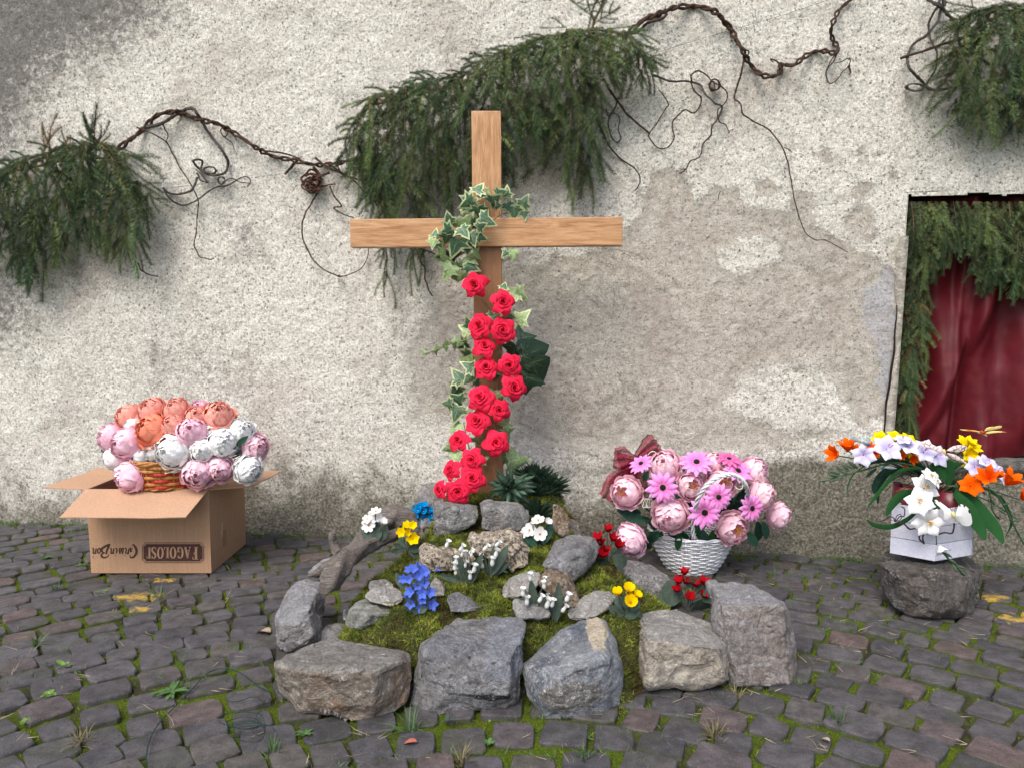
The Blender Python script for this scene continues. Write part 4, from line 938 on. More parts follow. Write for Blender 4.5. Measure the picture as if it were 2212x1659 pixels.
# ------------------------------------------------------------------ IVY
def leaf_mats():
    out = []
    for nm, c in (('ivy_green', (.050,.110,.060)), ('ivy_margin', (.36,.41,.21)), ('ivy_pale', (.20,.29,.12)), ('ivy_dark', (.012,.034,.014)), ('ivy_vein', (.075,.11,.05))):
        m = MT(nm, .45); m.b.inputs['Specular IOR Level'].default_value = .4
        m.color(m.hsv(c, None, None, m.math('MULTIPLY', m.rng(m.noise(90, 4), .3, .7, .72, 1.3), m.rng(m.rand(), 0, 1, .75, 1.25)))); m.bump(m.noise(120, 3), .0015, .6); out.append(m.mat)
    return out
IV = leaf_mats()
LOBE = [(0,-.05),(.16,-.16),(.30,-.12),(.52,-.22),(.46,.02),(.72,.16),(.48,.26),(.30,.34),(.26,.52),(0,1.0)]
def ivy_leaf(mats, seed, inner=.80, broad=0., lobe=None):
    rr = random.Random(seed); lb = lobe or LOBE
    half = [(x*(1+broad) + rr.uniform(-.03,.03), y) for x, y in lb[1:-1]]
    ring = [lb[0]] + half + [lb[-1]] + [(-x + rr.uniform(-.03,.03), y) for x, y in reversed(half)]
    n = len(ring); c = (0, .18); vs = []
    def z(x, y): return -.35*x*x - .18*(y-.2)**2 + .10*abs(x)*math.cos(y*5) + .03*math.sin(x*9+seed)
    for s_ in (1, inner, .4): vs += [(c[0]+(x-c[0])*s_, c[1]+(y-c[1])*s_, z(c[0]+(x-c[0])*s_, c[1]+(y-c[1])*s_) ) for x, y in ring]
    vs.append((*c, .02)); fs = []; mi = []
    for q in range(2):
        for i in range(n): j = (i+1) % n; fs.append((q*n+i, q*n+j, (q+1)*n+j, (q+1)*n+i)); mi.append(1 if q == 0 else 0)
    for i in range(n): fs.append((2*n+i, 2*n+(i+1) % n, 3*n)); mi.append(0)
    mb = MB(); mb.add(vs, fs); mb.m = mi
    for tip in (ring[3], ring[5], ring[-3], ring[-5], ring[len(lb)-1]):
        t = Vector((tip[0]*.85, tip[1]*.85, z(tip[0]*.85, tip[1]*.85)+.012)); a = Vector((0, 0, .025)); s_ = (t-a).cross(Vector((0,0,1))).normalized()*.012
        md = (a+t)/2; md.z = z(md.x, md.y)+.012
        mb.add([a-s_, a+s_, md+s_, md-s_, t], [(0,1,2,3),(3,2,4)], 2)
    return mb.mesh('leaf', mats, True)
VAR = [ivy_leaf([IV[0], IV[1], IV[2]], k, random.uniform(.74,.85)) for k in range(4)]
VARP = [ivy_leaf([IV[2], IV[1], IV[1]], k+9, .78) for k in range(2)]
VARG = [ivy_leaf([IV[2], IV[2], IV[1]], k+19, .9) for k in range(2)]
ROUND = [(0,-.02),(.22,-.18),(.45,-.12),(.62,.10),(.55,.32),(.48,.45),(.34,.62),(.2,.82),(0,1.0)]
DARK = [ivy_leaf([IV[3], IV[3], IV[4]], 31, .8, 0, ROUND), ivy_leaf([IV[3], IV[3], IV[4]], 33, .8, .1)]
def put_leaf(root, pool, px, py, y, size, ang, tilt=None, bend=None, k=None, nm='leaf', stem=None):
    """size: picture units from base to tip; ang: direction of the tip, 0 = right, 90 = up"""
    p = P(px, py, y); s_ = size*mpp(y)
    tl_ = random.uniform(-.7,.35) if tilt is None else tilt; bd_ = random.uniform(-.6,.6) if bend is None else bend
    M4 = Matrix.Translation(p - root.location) @ Matrix.Rotation(R(90), 4, 'X') @ Matrix.Rotation(R(ang-90), 4, 'Z') @ Matrix.Rotation(tl_, 4, 'X') @ Matrix.Rotation(bd_, 4, 'Y') @ Matrix.Scale(s_, 4)
    return inst(nm, pool[k] if k is not None else random.choice(pool), root, M4)
def R5(x, y): return (874.8 + x*.332, 583.2 + y*.332)
def Rb(x, y): return (907.2 + x*.1953, 356.4 + y*.1953)      # close view of the crossing
iv = thing('ivy', P(1040, 470, 3.5), 'cream-edged variegated ivy wound over the crossing of the cross', 'ivy')
up = [(620,300,150,60),(590,400,190,200),(560,390,180,230),(640,470,170,290),(690,360,120,90),(760,310,110,215),(850,330,130,30),(780,420,160,20),(840,450,90,350),(960,350,120,80),(960,430,130,300),(1040,470,170,260),(1130,450,140,60),(1150,520,110,280),
      (480,600,240,280),(670,590,200,330),(520,520,150,100),(560,650,150,350),(640,700,120,20),(330,640,130,110),(350,720,190,210),(300,780,150,240),(160,790,110,75),(150,830,110,250),(200,860,90,300),(420,820,240,255),(520,850,170,280),(560,760,160,300),(650,800,110,350),(450,700,160,300),
      (330,970,250,265),(280,1000,200,200),(520,1020,150,320),(420,1100,130,290),(350,1120,200,240),(360,1150,180,300),(520,1110,160,340),(500,1060,130,290),(480,1200,120,250),(960,960,90,230),(1020,950,120,270),(590,980,130,330)]
for i, (x_, y_, s_, a_) in enumerate(up):
    pool = VARG if y_ > 930 and i % 3 else (VARP if i % 9 == 5 else VAR)
    px, py = Rb(x_, y_); yy = 3.53 - random.uniform(0,.06) if 560 < x_ < 900 or 560 < y_ < 920 else 3.60 - random.uniform(0,.06)
    put_leaf(iv, pool, px, py, yy, s_*.1953*1.08, a_ + random.uniform(-12,12))
for pts in ([(905,540,3.53),(850,580,3.53),(780,640,3.53),(690,710,3.54),(620,830,3.535),(560,940,3.54),(440,1000,3.58)], [(905,540,3.55),(990,530,3.62),(1060,480,3.64)], [(780,640,3.52),(700,540,3.54),(620,440,3.55)], [(500,700,3.53),(330,760,3.53),(160,830,3.53)], [(560,940,3.56),(480,1080,3.6),(400,1180,3.62)], [(900,545,3.53),(870,480,3.55),(800,400,3.55)]):
    MB().tube(path([P(*Rb(a, b), c) for a, b, c in pts], 5), .0032, 6).build('stem', simple('ivy_stem', (.22,.14,.07), .3, 50) if 'ivy_stem' not in bpy.data.materials else bpy.data.materials['ivy_stem'], iv)
M_ivs = bpy.data.materials['ivy_stem']
iv2 = thing('ivy', P(1060, 800, 3.62), 'pale-edged ivy trailing down the post among the red roses', 'ivy')
lo = [(640,120,60,70),(700,160,110,40,'p'),(720,150,110,330,'p'),(740,330,110,45,'p'),(560,310,90,20),(640,300,100,350),(420,400,100,150,'p'),(420,370,80,110),(400,480,100,200),(430,540,120,240),(400,560,90,300,'g'),(440,640,100,150),(430,690,90,230),(370,720,120,130),(350,760,110,230),(370,860,110,150),(350,890,130,250),(300,870,80,180),(460,720,70,300),(640,1010,90,60,'g'),(640,1040,110,290,'g'),(650,1190,100,250,'g'),(690,1250,140,10,'g'),(330,1030,90,95,'g'),(320,1150,90,200,'g'),(350,1230,90,150,'g'),(470,1090,90,300,'g'),(580,790,100,260,'g'),(560,700,80,10),(720,380,80,330,'g'),(500,1240,60,30,'g')]
for t in lo:
    x_, y_, s_, a_ = t[:4]; k = t[4] if len(t) > 4 else 'v'
    put_leaf(iv2, {'v': VAR, 'p': VARP, 'g': VARG}[k], *R5(x_, y_), 3.60 + (.05 if x_ > 640 or x_ < 440 else -.035), s_*.332*1.02, a_)
MB().tube(path([P(*R5(a, b), 3.57) for a, b in [(500,190),(560,280),(600,420),(610,600),(600,800),(560,960),(520,1100),(480,1220)]], 6), .0045, 6).build('stem', M_ivs, iv2)
MB().tube(path([P(*R5(a, b), 3.565) for a, b in [(590,480),(630,560),(620,700),(640,800),(560,940),(600,1060)]], 6), .0035, 6).build('stem', M_ivs, iv2)
for q in ([(400,700),(440,760),(450,800)], [(350,905),(410,920),(440,930)], [(380,990),(400,1080),(420,1180)], [(730,370),(700,420),(640,440)]):
    MB().tube(path([P(*R5(a, b), 3.59) for a, b in q], 5), .0022, 5).build('stem', M_ivs, iv2)
iv3 = thing('ivy', P(1100, 790, 3.62), 'dark green broad ivy leaves to the right of the rose-covered post', 'ivy')
for x_, y_, s_, a_, k in [(740,450,130,10,1),(720,500,130,250,1),(770,560,200,20,0),(830,600,190,290,0),(770,690,170,340,1),(790,700,130,270,0),(760,620,110,250,1),(730,640,90,300,1)]:
    put_leaf(iv3, DARK, *R5(x_, y_), 3.60, s_*.332, a_, -.25, random.uniform(-.3,.3), k)
MB().tube(path([P(*R5(a, b), 3.62) for a, b in [(640,430),(700,480),(760,590),(750,700)]], 6), .003, 6).build('stem', M_ivs, iv3)
iv4 = thing('ivy', P(940, 760, 3.58), 'thin leafless-looking ivy shoot with tiny leaves pointing left from the post', 'ivy')
MB().tube(path([P(*R5(a, b), 3.58) for a, b in [(460,440),(380,460),(300,480),(220,515),(130,550)]], 6), .0028, 6).build('stem', simple('green_stem', (.16,.22,.08), .2, 50), iv4)
for x_, y_, s_, a_ in [(330,470,50,95),(320,470,48,270),(270,490,45,95),(260,500,45,280),(215,515,40,110),(200,525,40,280),(130,545,38,130),(360,470,50,240)]:
    put_leaf(iv4, VARG, *R5(x_, y_), 3.575, s_*.332, a_)
# ------------------------------------------------------------------ PETALS AND FLOWERS
def grid_mesh(name, fn, mats, nu=7, nv=6):
    vs = []; tp = []
    for j in range(nv+1):
        for i in range(nu+1):
            u = -1 + 2*i/nu; v = j/nv; vs.append(fn(u, v)); tp.append(v)
    fs = [(j*(nu+1)+i, j*(nu+1)+i+1, (j+1)*(nu+1)+i+1, (j+1)*(nu+1)+i) for j in range(nv) for i in range(nu)]
    me = MB().add(vs, fs).mesh(name, mats, True)
    a = me.attributes.new('tip', 'FLOAT', 'POINT'); a.data.foreach_set('value', tp); return me
def cup(r0, r1, h1, ang, curl=0., ruf=0., tuck=.5, seed=0, twist=.05, point=0., sq=.22):
    """petal bent round the flower's axis: opens from r0 to r1, rises to h1"""
    rr = random.Random(seed); p1, p2 = rr.uniform(0,6), rr.uniform(0,6)
    def fn(u, v):
        vv = v*(1 - sq*abs(u)**3) + point*v*v*(1-abs(u))
        wdt = R(ang)*(.45 + .55*min(1, vv*1.7))*(1 - .18*max(0, vv-.75)/.25)
        a = u*wdt; rad = r0 + (r1-r0)*math.sin(min(1.25, vv)*math.pi*tuck); h = h1*math.sin(min(vv,1)*math.pi/2)**1.1
        if vv > .72: k = ((vv-.72)/.28); rad += curl*k; h -= curl*.75*k*k
        rad += twist*u*vv; e = ruf*vv*vv
        rad += e*math.sin(u*5.2+p1) + e*.6*math.sin(u*10+p2); h += e*.8*math.sin(u*6.3+p2)
        return (rad*math.cos(a), rad*math.sin(a), h)
    return fn
def flat(L, W, rise=.2, notch=0., base=.12, droop=.15, seed=0, pw=.6):
    rr = random.Random(seed); q = rr.uniform(-.06,.06)
    def fn(u, v):
        wd = W*max(.15, math.sin(min(1, v*1.02)**pw*math.pi*.93)**.8) if v > 0 else W*.25
        if v > .9: wd *= 1 - .35*((v-.9)/.1)
        x = base + (L-base)*v*(1 - .10*u*u*v) - notch*(1-abs(u))*max(0, v-.85)/.15
        return (x, u*wd + q*v*v, rise*math.sin(v*math.pi*.6) - droop*v*v - .18*abs(u)**2*wd/W*W*2)
    return fn
def layer(root, me, n, phase=0., jit=.08, sc=1., zoff=0., tilt=0.):
    for k in range(n):
        a = phase + 2*math.pi*k/n + random.uniform(-jit, jit); m_ = random.choice(me) if isinstance(me, list) else me
        s_ = sc*random.uniform(.93, 1.06)
        inst('petal', m_, root, Matrix.Translation((0,0,zoff)) @ Matrix.Rotation(a, 4, 'Z') @ Matrix.Rotation(random.uniform(-.07,.07)+tilt, 4, 'Y') @ Matrix.Scale(s_, 4))
M_rose = crepe('rose_crepe', (.50,.006,.022), (.82,.026,.075), .18, .25)
ROSE = [[grid_mesh('petal', cup(*a, seed=s_*7+i, point=.10+.05*i, sq=.10+.06*i, twist=.05+.03*i), M_rose, 6, 6) for s_ in range(3)] for i, a in enumerate([
    (.02,.13,.66,85,.01,.0,.5), (.05,.27,.68,76,.05,.01,.5), (.10,.43,.60,60,.12,.02,.5), (.14,.66,.45,50,.20,.035,.5), (.18,.86,.26,46,.17,.04,.5)])]
for q in ROSE[3] + ROSE[4]: pass
def orient(root, n, spin, s_):
    q = Vector(n).normalized().to_track_quat('Z', 'Y') @ Quaternion((0,0,1), spin)
    root.rotation_mode = 'QUATERNION'; root.rotation_quaternion = q; root.scale = (s_, s_, s_)
M_calyx = simple('calyx_green', (.05,.09,.04), .2, 50, .7, .0005)
def calyx_mesh(mat):
    mb = MB(); prof = [(.0,-.28),(.07,-.28),(.10,-.12),(.20,-.02),(.14,.06)]; n = 8
    vs = [(r_*math.cos(2*math.pi*k/n), r_*math.sin(2*math.pi*k/n), z) for r_, z in prof for k in range(n)]
    mb.add(vs, [(j*n+k, j*n+(k+1) % n, (j+1)*n+(k+1) % n, (j+1)*n+k) for j in range(len(prof)-1) for k in range(n)])
    for k in range(5):
        a = 2*math.pi*k/5; c, s_ = math.cos(a), math.sin(a); t = Vector((-s_, c, 0))*.10
        mb.add([Vector((c*.12, s_*.12, -.02))-t, Vector((c*.12, s_*.12, -.02))+t, Vector((c*.55, s_*.55, .02))+t*.8, Vector((c*.85, s_*.85, -.04))], [(0,1,2,3)])
    return mb.mesh('sepals', mat)
CALYX = calyx_mesh(M_calyx)
def rose(px, py, rp, y, n, label):
    r_ = thing('rose', P(px, py, y), label, 'rose', 'red paper roses climbing the cross'); orient(r_, n, random.uniform(0,6), rp*mpp(y)*1.04)
    for i, (cnt, z) in enumerate(((3,.02),(3,.0),(4,-.03),(5,-.05),(5,-.06))): layer(r_, ROSE[i], cnt, random.uniform(0,6), .12, 1, z)
    inst('sepals', CALYX, r_); return r_
RL = [((455,100,75),(-.2,.15),'topmost red rose, on the left edge of the post below the crossbar'),
 ((635,215,75),(.2,.25),'red rose on the right edge of the post beside a pale ivy leaf'),
 ((487,368,73),(-.35,.25),'red rose over the left edge of the post, third from the top'),
 ((635,395,75),(.1,.1),'red rose in the middle of the post, tight under the one by the pale leaf'),
 ((515,503,68),(.15,.45),'small red rose tilted upward, left of the large dark ivy leaf'),
 ((530,638,70),(-.05,.35),'red rose on the post directly below the upward-tilted one'),
 ((680,622,68),(.0,.0),'round red rose facing straight out beside the dark ivy leaves'),
 ((708,765,78),(.3,.15),'rightmost red rose, sticking out right of the post under the dark ivy'),
 ((495,833,78),(-.15,.35),'red rose halfway down over the left half of the post, above bare wood'),
 ((613,912,67),(.15,.25),'red rose at the right edge of the post, just under the rightmost one'),
 ((468,987,77),(-.25,.45),'dark-centred red rose left of the post, above the drooping left bud'),
 ((595,1123,80),(.05,.2),'pointed-petal red rose low on the right side of the post foot'),
 ((350,1110,65),(-.5,.5),'red rose seen from the side, hanging left away from the post'),
 ((438,1232,72),(-.1,.1),'red rose with a tight spiral centre, left of the post foot'),
 ((305,1300,60),(-.6,.3),'half-turned red rose at the left, above the lowest pair'),
 ((437,1355,78),(.1,.35),'open red rose above the lowest one, next to the spiky plants'),
 ((235,1430,55),(-.8,.1),'lowest left red rose seen edge-on by the grey block'),
 ((347,1440,78),(.0,.05),'lowest and widest red rose resting on the grey block')]
for (x_, y_, r_), (nx_, nz_), lb in RL:
    px, py = R5(x_, y_); rose(px, py, r_*.332, 3.50 if y_ < 1200 else 3.44 - (y_-1200)*.0002, (nx_, -1, nz_), lb)
# peonies
PEO = [(.12,1.0,.34,44,.06,.06,.5),(.12,.92,.58,44,-.02,.06,.58),(.10,.72,.78,46,-.04,.06,.60),(.07,.48,.88,50,-.03,.05,.58),(.03,.25,.88,62,.0,.04,.5)]
def ball(Rr, th, ang, flare, ruf, seed):
    rr = random.Random(seed); p1, p2 = rr.uniform(0,6), rr.uniform(0,6)
    def fn(u, v):
        t_ = R(th)*v*(1 - .22*abs(u)**2.5); a = u*R(ang)*(.55 + .45*min(1, v*1.8))*(1 - .15*max(0, v-.8)/.2)
        rad = Rr*math.sin(t_)*(1 + .035*u) + .03; h = -Rr*math.cos(t_)*.88; k = max(0, v-.68)/.32
        rad += flare*k*k; h += flare*.4*k*k; e = ruf*v**3
        rad += e*math.sin(u*5+p1) + e*.7*math.sin(u*11+p2); h += e*.9*math.sin(u*7+p2)
        return (rad*math.cos(a), rad*math.sin(a), h)
    return fn
BALL = [(.98,88,50,.12,.06),(.92,112,50,.06,.06),(.84,138,52,.03,.055),(.68,156,62,.03,.06),(.46,164,75,.04,.06),(.26,166,85,.03,.05)]
def peony_set(mats): return [[grid_mesh('petal', ball(*a, seed=i*9+s_), mats[0], 8, 6) for s_ in range(3)] for i, a in enumerate(BALL)]
PM = {k: peony_set([crepe('petal_'+k, a, b_, .20) ]) for k, (a, b_) in {
    'white': ((.93,.92,.90),(.95,.95,.94)), 'pink': ((.90,.44,.57),(.92,.61,.71)), 'palepink': ((.91,.44,.54),(.93,.64,.72)),
    'coral': ((.89,.33,.25),(.90,.43,.35)), 'orange': ((.89,.24,.13),(.90,.33,.21)), 'blush': ((.89,.47,.58),(.91,.63,.73))}.items()}
M_stamen = simple('stamen_yellow', (.80,.42,.02), .2, 200, .8, 0)
def stamens(mb, r_=.18, n=26, h=.95, s_=.012):
    rr = random.Random(3)
    for k in range(n):
        a = rr.uniform(0, 6.28); q = r_*math.sqrt(rr.random()); p = Vector((q*math.cos(a), q*math.sin(a), h*.5)); e = Vector((q*1.5*math.cos(a), q*1.5*math.sin(a), h*rr.uniform(.85,1.05)))
        mb.tube([p, e, e+Vector((0,0,.02))], [s_, s_, s_*2.2], 4)
    return mb
STAM = stamens(MB()).mesh('stamens', M_stamen)
def peony(px, py, rp, y, n, col, label, group, center=False, cat='flower', name='peony'):
    r_ = thing(name, P(px, py, y), label, cat, group); orient(r_, n, random.uniform(0,6), rp*mpp(y)*1.04)
    S_ = PM[col]; cnt = (6,6,6,5,5,4)
    for i in range(6):
        if center and i == 5: continue
        if center and i == 4: inst('stamens', STAM, r_, Matrix.Translation((0,0,.0)) @ Matrix.Scale(.9, 4)); continue
        layer(r_, S_[i], cnt[i], random.uniform(0,6), .15, 1, (0,.0,.10,.24,.40,.56)[i])
    inst('sepals', CALYX, r_, Matrix.Translation((0,0,-.85))); return r_

# ------------------------------------------------------------------ CARDBOARD BOX (left)
def mk_card(name, c):
    m = MT(name, .85); m.b.inputs['Specular IOR Level'].default_value = .15
    f = m.noise(160, 5, .7); mp = m.n('Mapping'); m.put(m.pos(), mp.inputs[0]); mp.inputs['Scale'].default_value = (130, 130, 6)
    col = m.hsv(c, None, None, m.math('MULTIPLY', m.rng(f, .3, .7, .86, 1.1), m.rng(m.noise(1, 2, .5, mp.outputs[0]), .35, .65, .95, 1.04)))
    col = m.mix(m.math('MULTIPLY', m.rng(m.noise(4, 4, .6), .5, .75), .25), col, tuple(x*.7 for x in c)); m.color(col); m.bump(f, .0006, .5); return m.mat
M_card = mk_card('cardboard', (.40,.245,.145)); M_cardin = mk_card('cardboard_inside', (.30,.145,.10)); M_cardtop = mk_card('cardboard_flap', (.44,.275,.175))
def R4(x, y): return (97.2 + x*.2735, 829.4 + y*.2735)
A0 = G(197, 1240); B0 = G(458, 1238); y0 = (A0.y + B0.y)/2; xa, xb = A0.x, B0.x; y1 = y0 + .47
HT = P(300, 1056, y0).z
box = thing('cardboard_box', Vector((xa, y0, .004)), 'open brown cardboard carton with dark upside-down lettering, standing left by the wall', 'box')
t = .005
def wallp(name, c0, c1, m=M_card): return MB().box(c0, c1).build(name, m, box, False)
wallp('front_panel', (xa-.012, y0-.0, .004), (xb, y0+t, HT))
o = bpy.data.objects['front_panel']
for v in o.data.vertices:                       # the carton leans out a little towards its upper left
    if v.co.x < .05 and v.co.z < .1: v.co.x += .012
wallp('side_panel', (xb-t, y0+t, .004), (xb, y1, HT)); wallp('side_panel', (xa-.006, y0+t, .004), (xa-.006+t, y1, HT)); wallp('back_panel', (xa, y1-t, .004), (xb-t, y1, HT))
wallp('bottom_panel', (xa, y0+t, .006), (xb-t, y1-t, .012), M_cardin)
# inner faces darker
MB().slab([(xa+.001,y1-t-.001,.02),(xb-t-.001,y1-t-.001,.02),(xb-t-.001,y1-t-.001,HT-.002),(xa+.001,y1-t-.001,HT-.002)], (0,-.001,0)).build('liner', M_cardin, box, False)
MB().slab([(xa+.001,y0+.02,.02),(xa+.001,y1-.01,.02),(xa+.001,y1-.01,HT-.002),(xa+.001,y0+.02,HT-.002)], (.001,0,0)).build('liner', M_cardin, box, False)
def flap(name, quad, nrm):
    q = [Vector(p) for p in quad]; vs = []; n_ = Vector(nrm).normalized(); K = 8
    for i in range(K+1):
        for j in range(3):
            u = i/K; v = j/2; p = q[0].lerp(q[1], u).lerp(q[3].lerp(q[2], u), v); p = p + n_*(.004*v*math.sin(u*5+1) + .003*mnoise.noise(p*9)*v); vs.append(p)
    top = len(vs); vs += [v - n_*.0045 for v in vs]; fs = []
    for i in range(K):
        for j in range(2): k = i*3+j; fs += [(k,k+3,k+4,k+1), (top+k+1,top+k+4,top+k+3,top+k)]
    for i in range(K): fs += [(i*3+2, i*3+5, top+i*3+5, top+i*3+2), (i*3, top+i*3, top+i*3+3, i*3+3)]
    fs += [(0,1,top+1,top),(1,2,top+2,top+1),(K*3+1,K*3,top+K*3,top+K*3+1),(K*3+2,K*3+1,top+K*3+1,top+K*3+2)]
    return MB().add(vs, fs).build(name, M_cardtop, box, False)
fz = P(270, 1118, 3.30)
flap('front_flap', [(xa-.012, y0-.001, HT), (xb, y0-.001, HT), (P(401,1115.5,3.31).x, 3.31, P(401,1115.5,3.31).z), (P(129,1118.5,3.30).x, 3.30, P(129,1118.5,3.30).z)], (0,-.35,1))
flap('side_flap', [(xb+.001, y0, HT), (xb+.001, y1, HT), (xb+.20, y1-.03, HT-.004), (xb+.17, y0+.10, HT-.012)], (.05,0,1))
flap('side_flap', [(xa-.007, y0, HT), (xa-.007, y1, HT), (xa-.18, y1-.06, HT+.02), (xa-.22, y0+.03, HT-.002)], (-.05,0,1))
# print: lettering stands upside down, because the carton does
M_ink = simple('brown_ink', (.060,.026,.020), .25, 120, .8, 0, objvar=0)
INK = MB(); CRD = MB()
def lay(mb, pts2, off): return [Vector((0,0,0)) + P_on(px, py, off) for px, py in pts2]
def P_on(px, py, off): return P(px, py, y0 - off)
def frame(x_right, y_top, sx, sy):
    """text frame rotated half a turn: text x runs left, text up runs down"""
    return lambda x, y: (x_right - x*sx, y_top + y*sy)
def ribbon(mb, pts, wds, fr, off, closed=False):
    """pts in text units; wds thickness in text units"""
    pts = [Vector((p[0], p[1], 0)) for p in pts]; n = len(pts)
    if not hasattr(wds, '__len__'): wds = [wds]*n
    L = []; 
    for i in range(n):
        t_ = (pts[(i+1) % n] - pts[i-1]) if closed else (pts[min(i+1,n-1)] - pts[max(i-1,0)])
        t_.normalize(); nn = Vector((-t_.y, t_.x, 0))*wds[i]/2
        L += [pts[i]+nn, pts[i]-nn]
    vs = [P_on(*fr(v.x, v.y), off) for v in L]; fs = [(2*i, 2*i+1, 2*i+3, 2*i+2) for i in range(n-1)]
    if closed: fs.append((2*n-2, 2*n-1, 1, 0))
    mb.add(vs, fs)
def arc(cx, cy, rx, ry, a0, a1, n=18): return [(cx + rx*math.cos(R(a0+(a1-a0)*i/n)), cy + ry*math.sin(R(a0+(a1-a0)*i/n))) for i in range(n+1)]
cut = .05
def notched(x0, y0_, x1, y1_, c):
    P8 = []
    for (cx, cy, a0) in ((x0, y0_, 90), (x1, y0_, 180), (x1, y1_, 270), (x0, y1_, 0)):
        P8 += [(cx + c*math.cos(R(a0 - i*22.5)), cy + c*math.sin(R(a0 - i*22.5))) for i in range(5)]
    return P8
PX0, PY0, PX1, PY1 = 230+1095/4.514, 1780+118/4.514, 230+2035/4.514, 1780+432/4.514     # full-res corners
k_ = .648; panel_fr = lambda x, y: (x*k_, y*k_)
def poly_ring(mb, c, grow, wd, off):
    pts = notched(PX0+grow, PY0+grow, PX1-grow, PY1-grow, c)
    ribbon(mb, pts, wd, panel_fr, off, True)
poly_ring(INK, 9, 1.0, 1.3, .0012); poly_ring(INK, 9, 3.6, .8, .0012)
pp = notched(PX0+6.0, PY0+6.0, PX1-6.0, PY1-6.0, 8); cx_ = (PX0+PX1)/2; cy_ = (PY0+PY1)/2
vs = [P_on(x*k_, y*k_, .0012) for x, y in pp] + [P_on(cx_*k_, cy_*k_, .0012)]
INK.add(vs, [(i, (i+1) % len(pp), len(pp)) for i in range(len(pp))])
q = 1/4.514                                    # zoomed picture -> full res
def fz_(xr, yt, s_): return lambda x, y: ((230 + (xr - x*s_)*q)*k_, (1780 + (yt + y*s_)*q)*k_)
def serif(ch, xr, wpx, hpx, ytop):
    """capital with serifs; box: width w, height 1 (text units scaled by hpx)"""
    w_ = wpx/hpx; fr = fz_(xr, ytop, hpx); T = .17; th = .055; st = lambda pts, wd: ribbon(CRD, pts, wd, fr, .0020)
    bar = lambda x0, x1, y: st([(x0, y), (x1, y)], .055)
    if ch in 'FIL': xs_ = .16 if ch != 'I' else w_/2; st([(xs_, 0), (xs_, 1)], T); bar(xs_-.16, xs_+.16, .027); bar(xs_-.16, xs_+.16, .973)
    if ch == 'F': bar(.1, w_, .965); st([(w_-.02, .99), (w_-.02, .78)], .06); bar(.1, w_*.72, .52); st([(w_*.72, .63), (w_*.72, .41)], .05)
    if ch == 'L': bar(.1, w_, .03); st([(w_-.02, .0), (w_-.02, .25)], .06)
    if ch == 'A': st([(.08, 0), (w_/2, 1)], .06); st([(w_/2-.02, 1), (w_-.08, 0)], T); bar(w_*.25, w_*.75, .33); bar(0, .2, .027); bar(w_-.22, w_, .027)
    if ch == 'O':
        pts = arc(w_/2, .5, w_/2-.075, .475, 0, 360, 28)[:-1]; st_ = [.055 + .11*abs(math.cos(R(360*i/28))) for i in range(28)]; ribbon(CRD, pts, st_, fr, .0020, True)
    if ch == 'G':
        pts = arc(w_/2, .5, w_/2-.075, .475, 45, 315, 24); ribbon(CRD, pts, [.05 + .12*abs(math.cos(R(45+270*i/24)))**1.5 for i in range(25)], fr, .0020)
        st([(w_-.1, .0), (w_-.1, .42)], .13); bar(w_-.28, w_+.03, .42); st([(w_-.09, .98), (w_-.09, .72)], .05)
    if ch == 'S':
        pts = [(w_*.86,.80),(w_*.70,.94),(w_*.42,.96),(w_*.17,.80),(w_*.25,.62),(w_*.55,.48),(w_*.85,.32),(w_*.85,.14),(w_*.58,.03),(w_*.30,.05),(w_*.1,.22)]
        p2 = [tuple(v[:2]) for v in path([(a, b, 0) for a, b in pts], 4)]; n_ = len(p2); ribbon(CRD, p2, [.05 + .12*math.sin(math.pi*i/(n_-1))**2 for i in range(n_)], fr, .0020)
        st([(w_*.9, .98), (w_*.9, .74)], .045); st([(w_*.08, .02), (w_*.08, .28)], .045)
for ch, xr, wpx, hpx, yt in (('F',1942,82,195,185),('A',1835,100,170,187),('G',1722,95,172,190),('O',1614,98,172,190),('L',1510,78,165,192),('O',1424,98,172,192),('S',1314,72,172,192),('I',1236,50,165,196)):
    serif(ch, xr, wpx, hpx, yt)
def mark(mb, xc, yc_, r_):
    fr = fz_(xc, yc_, 1); ribbon(mb, arc(0,0,r_,r_,0,360,14)[:-1], 3.0, fr, .0021, True); ribbon(mb, [(-4,-7),(-4,7)], 3, fr, .0021); ribbon(mb, arc(-1,3,5,4,-90,90,5), 3, fr, .0021); ribbon(mb, [(0,0),(6,-7)], 3, fr, .0021)
mark(CRD, 1175, 347, 13); mark(INK, 361, 342, 12)
# brush script; text units: x-height 1 ~ 80 zoomed px, baseline at y 205
fs_ = fz_(1040, 208, 1.0)
def brush(pts, wd):
    p2 = [tuple(v[:2]) for v in path([(a, b, 0) for a, b in pts], 5)]; n_ = len(p2); ribbon(INK, p2, [1.3*float(np.interp(i/(n_-1), np.linspace(0,1,len(wd)), wd)) for i in range(n_)], fs_, .0012)
brush([(122,100),(118,135),(95,142),(60,125),(30,80),(25,30),(45,-20),(75,-55),(95,-30)], [6,14,20,22,26,30,26,12,4])        # G
brush([(75,5),(100,10),(118,40),(108,62)], [8,8,10,6]); brush([(100,55),(118,0),(110,-15)], [16,14,6])
brush([(138,62),(150,85),(146,50),(133,2)], [6,10,15,15]); brush([(147,50),(160,78),(172,80)], [6,12,14])                  # r
brush([(190,80),(178,20),(190,0),(203,8)], [14,15,12,6]); brush([(196,106),(202,110)], [16,16])                          # i
for xo in (222, 262):                                                                                           # s s
    brush([(xo-12,12),(xo-2,30),(xo+12,84),(xo+14,78)], [5,8,9,9]); brush([(xo+12,80),(xo+22,45),(xo+18,10),(xo+2,0),(xo-8,8)], [10,15,16,12,10])
brush([(330,80),(318,20),(330,0),(345,10)], [14,15,12,6]); brush([(337,106),(343,110)], [16,16])                          # i
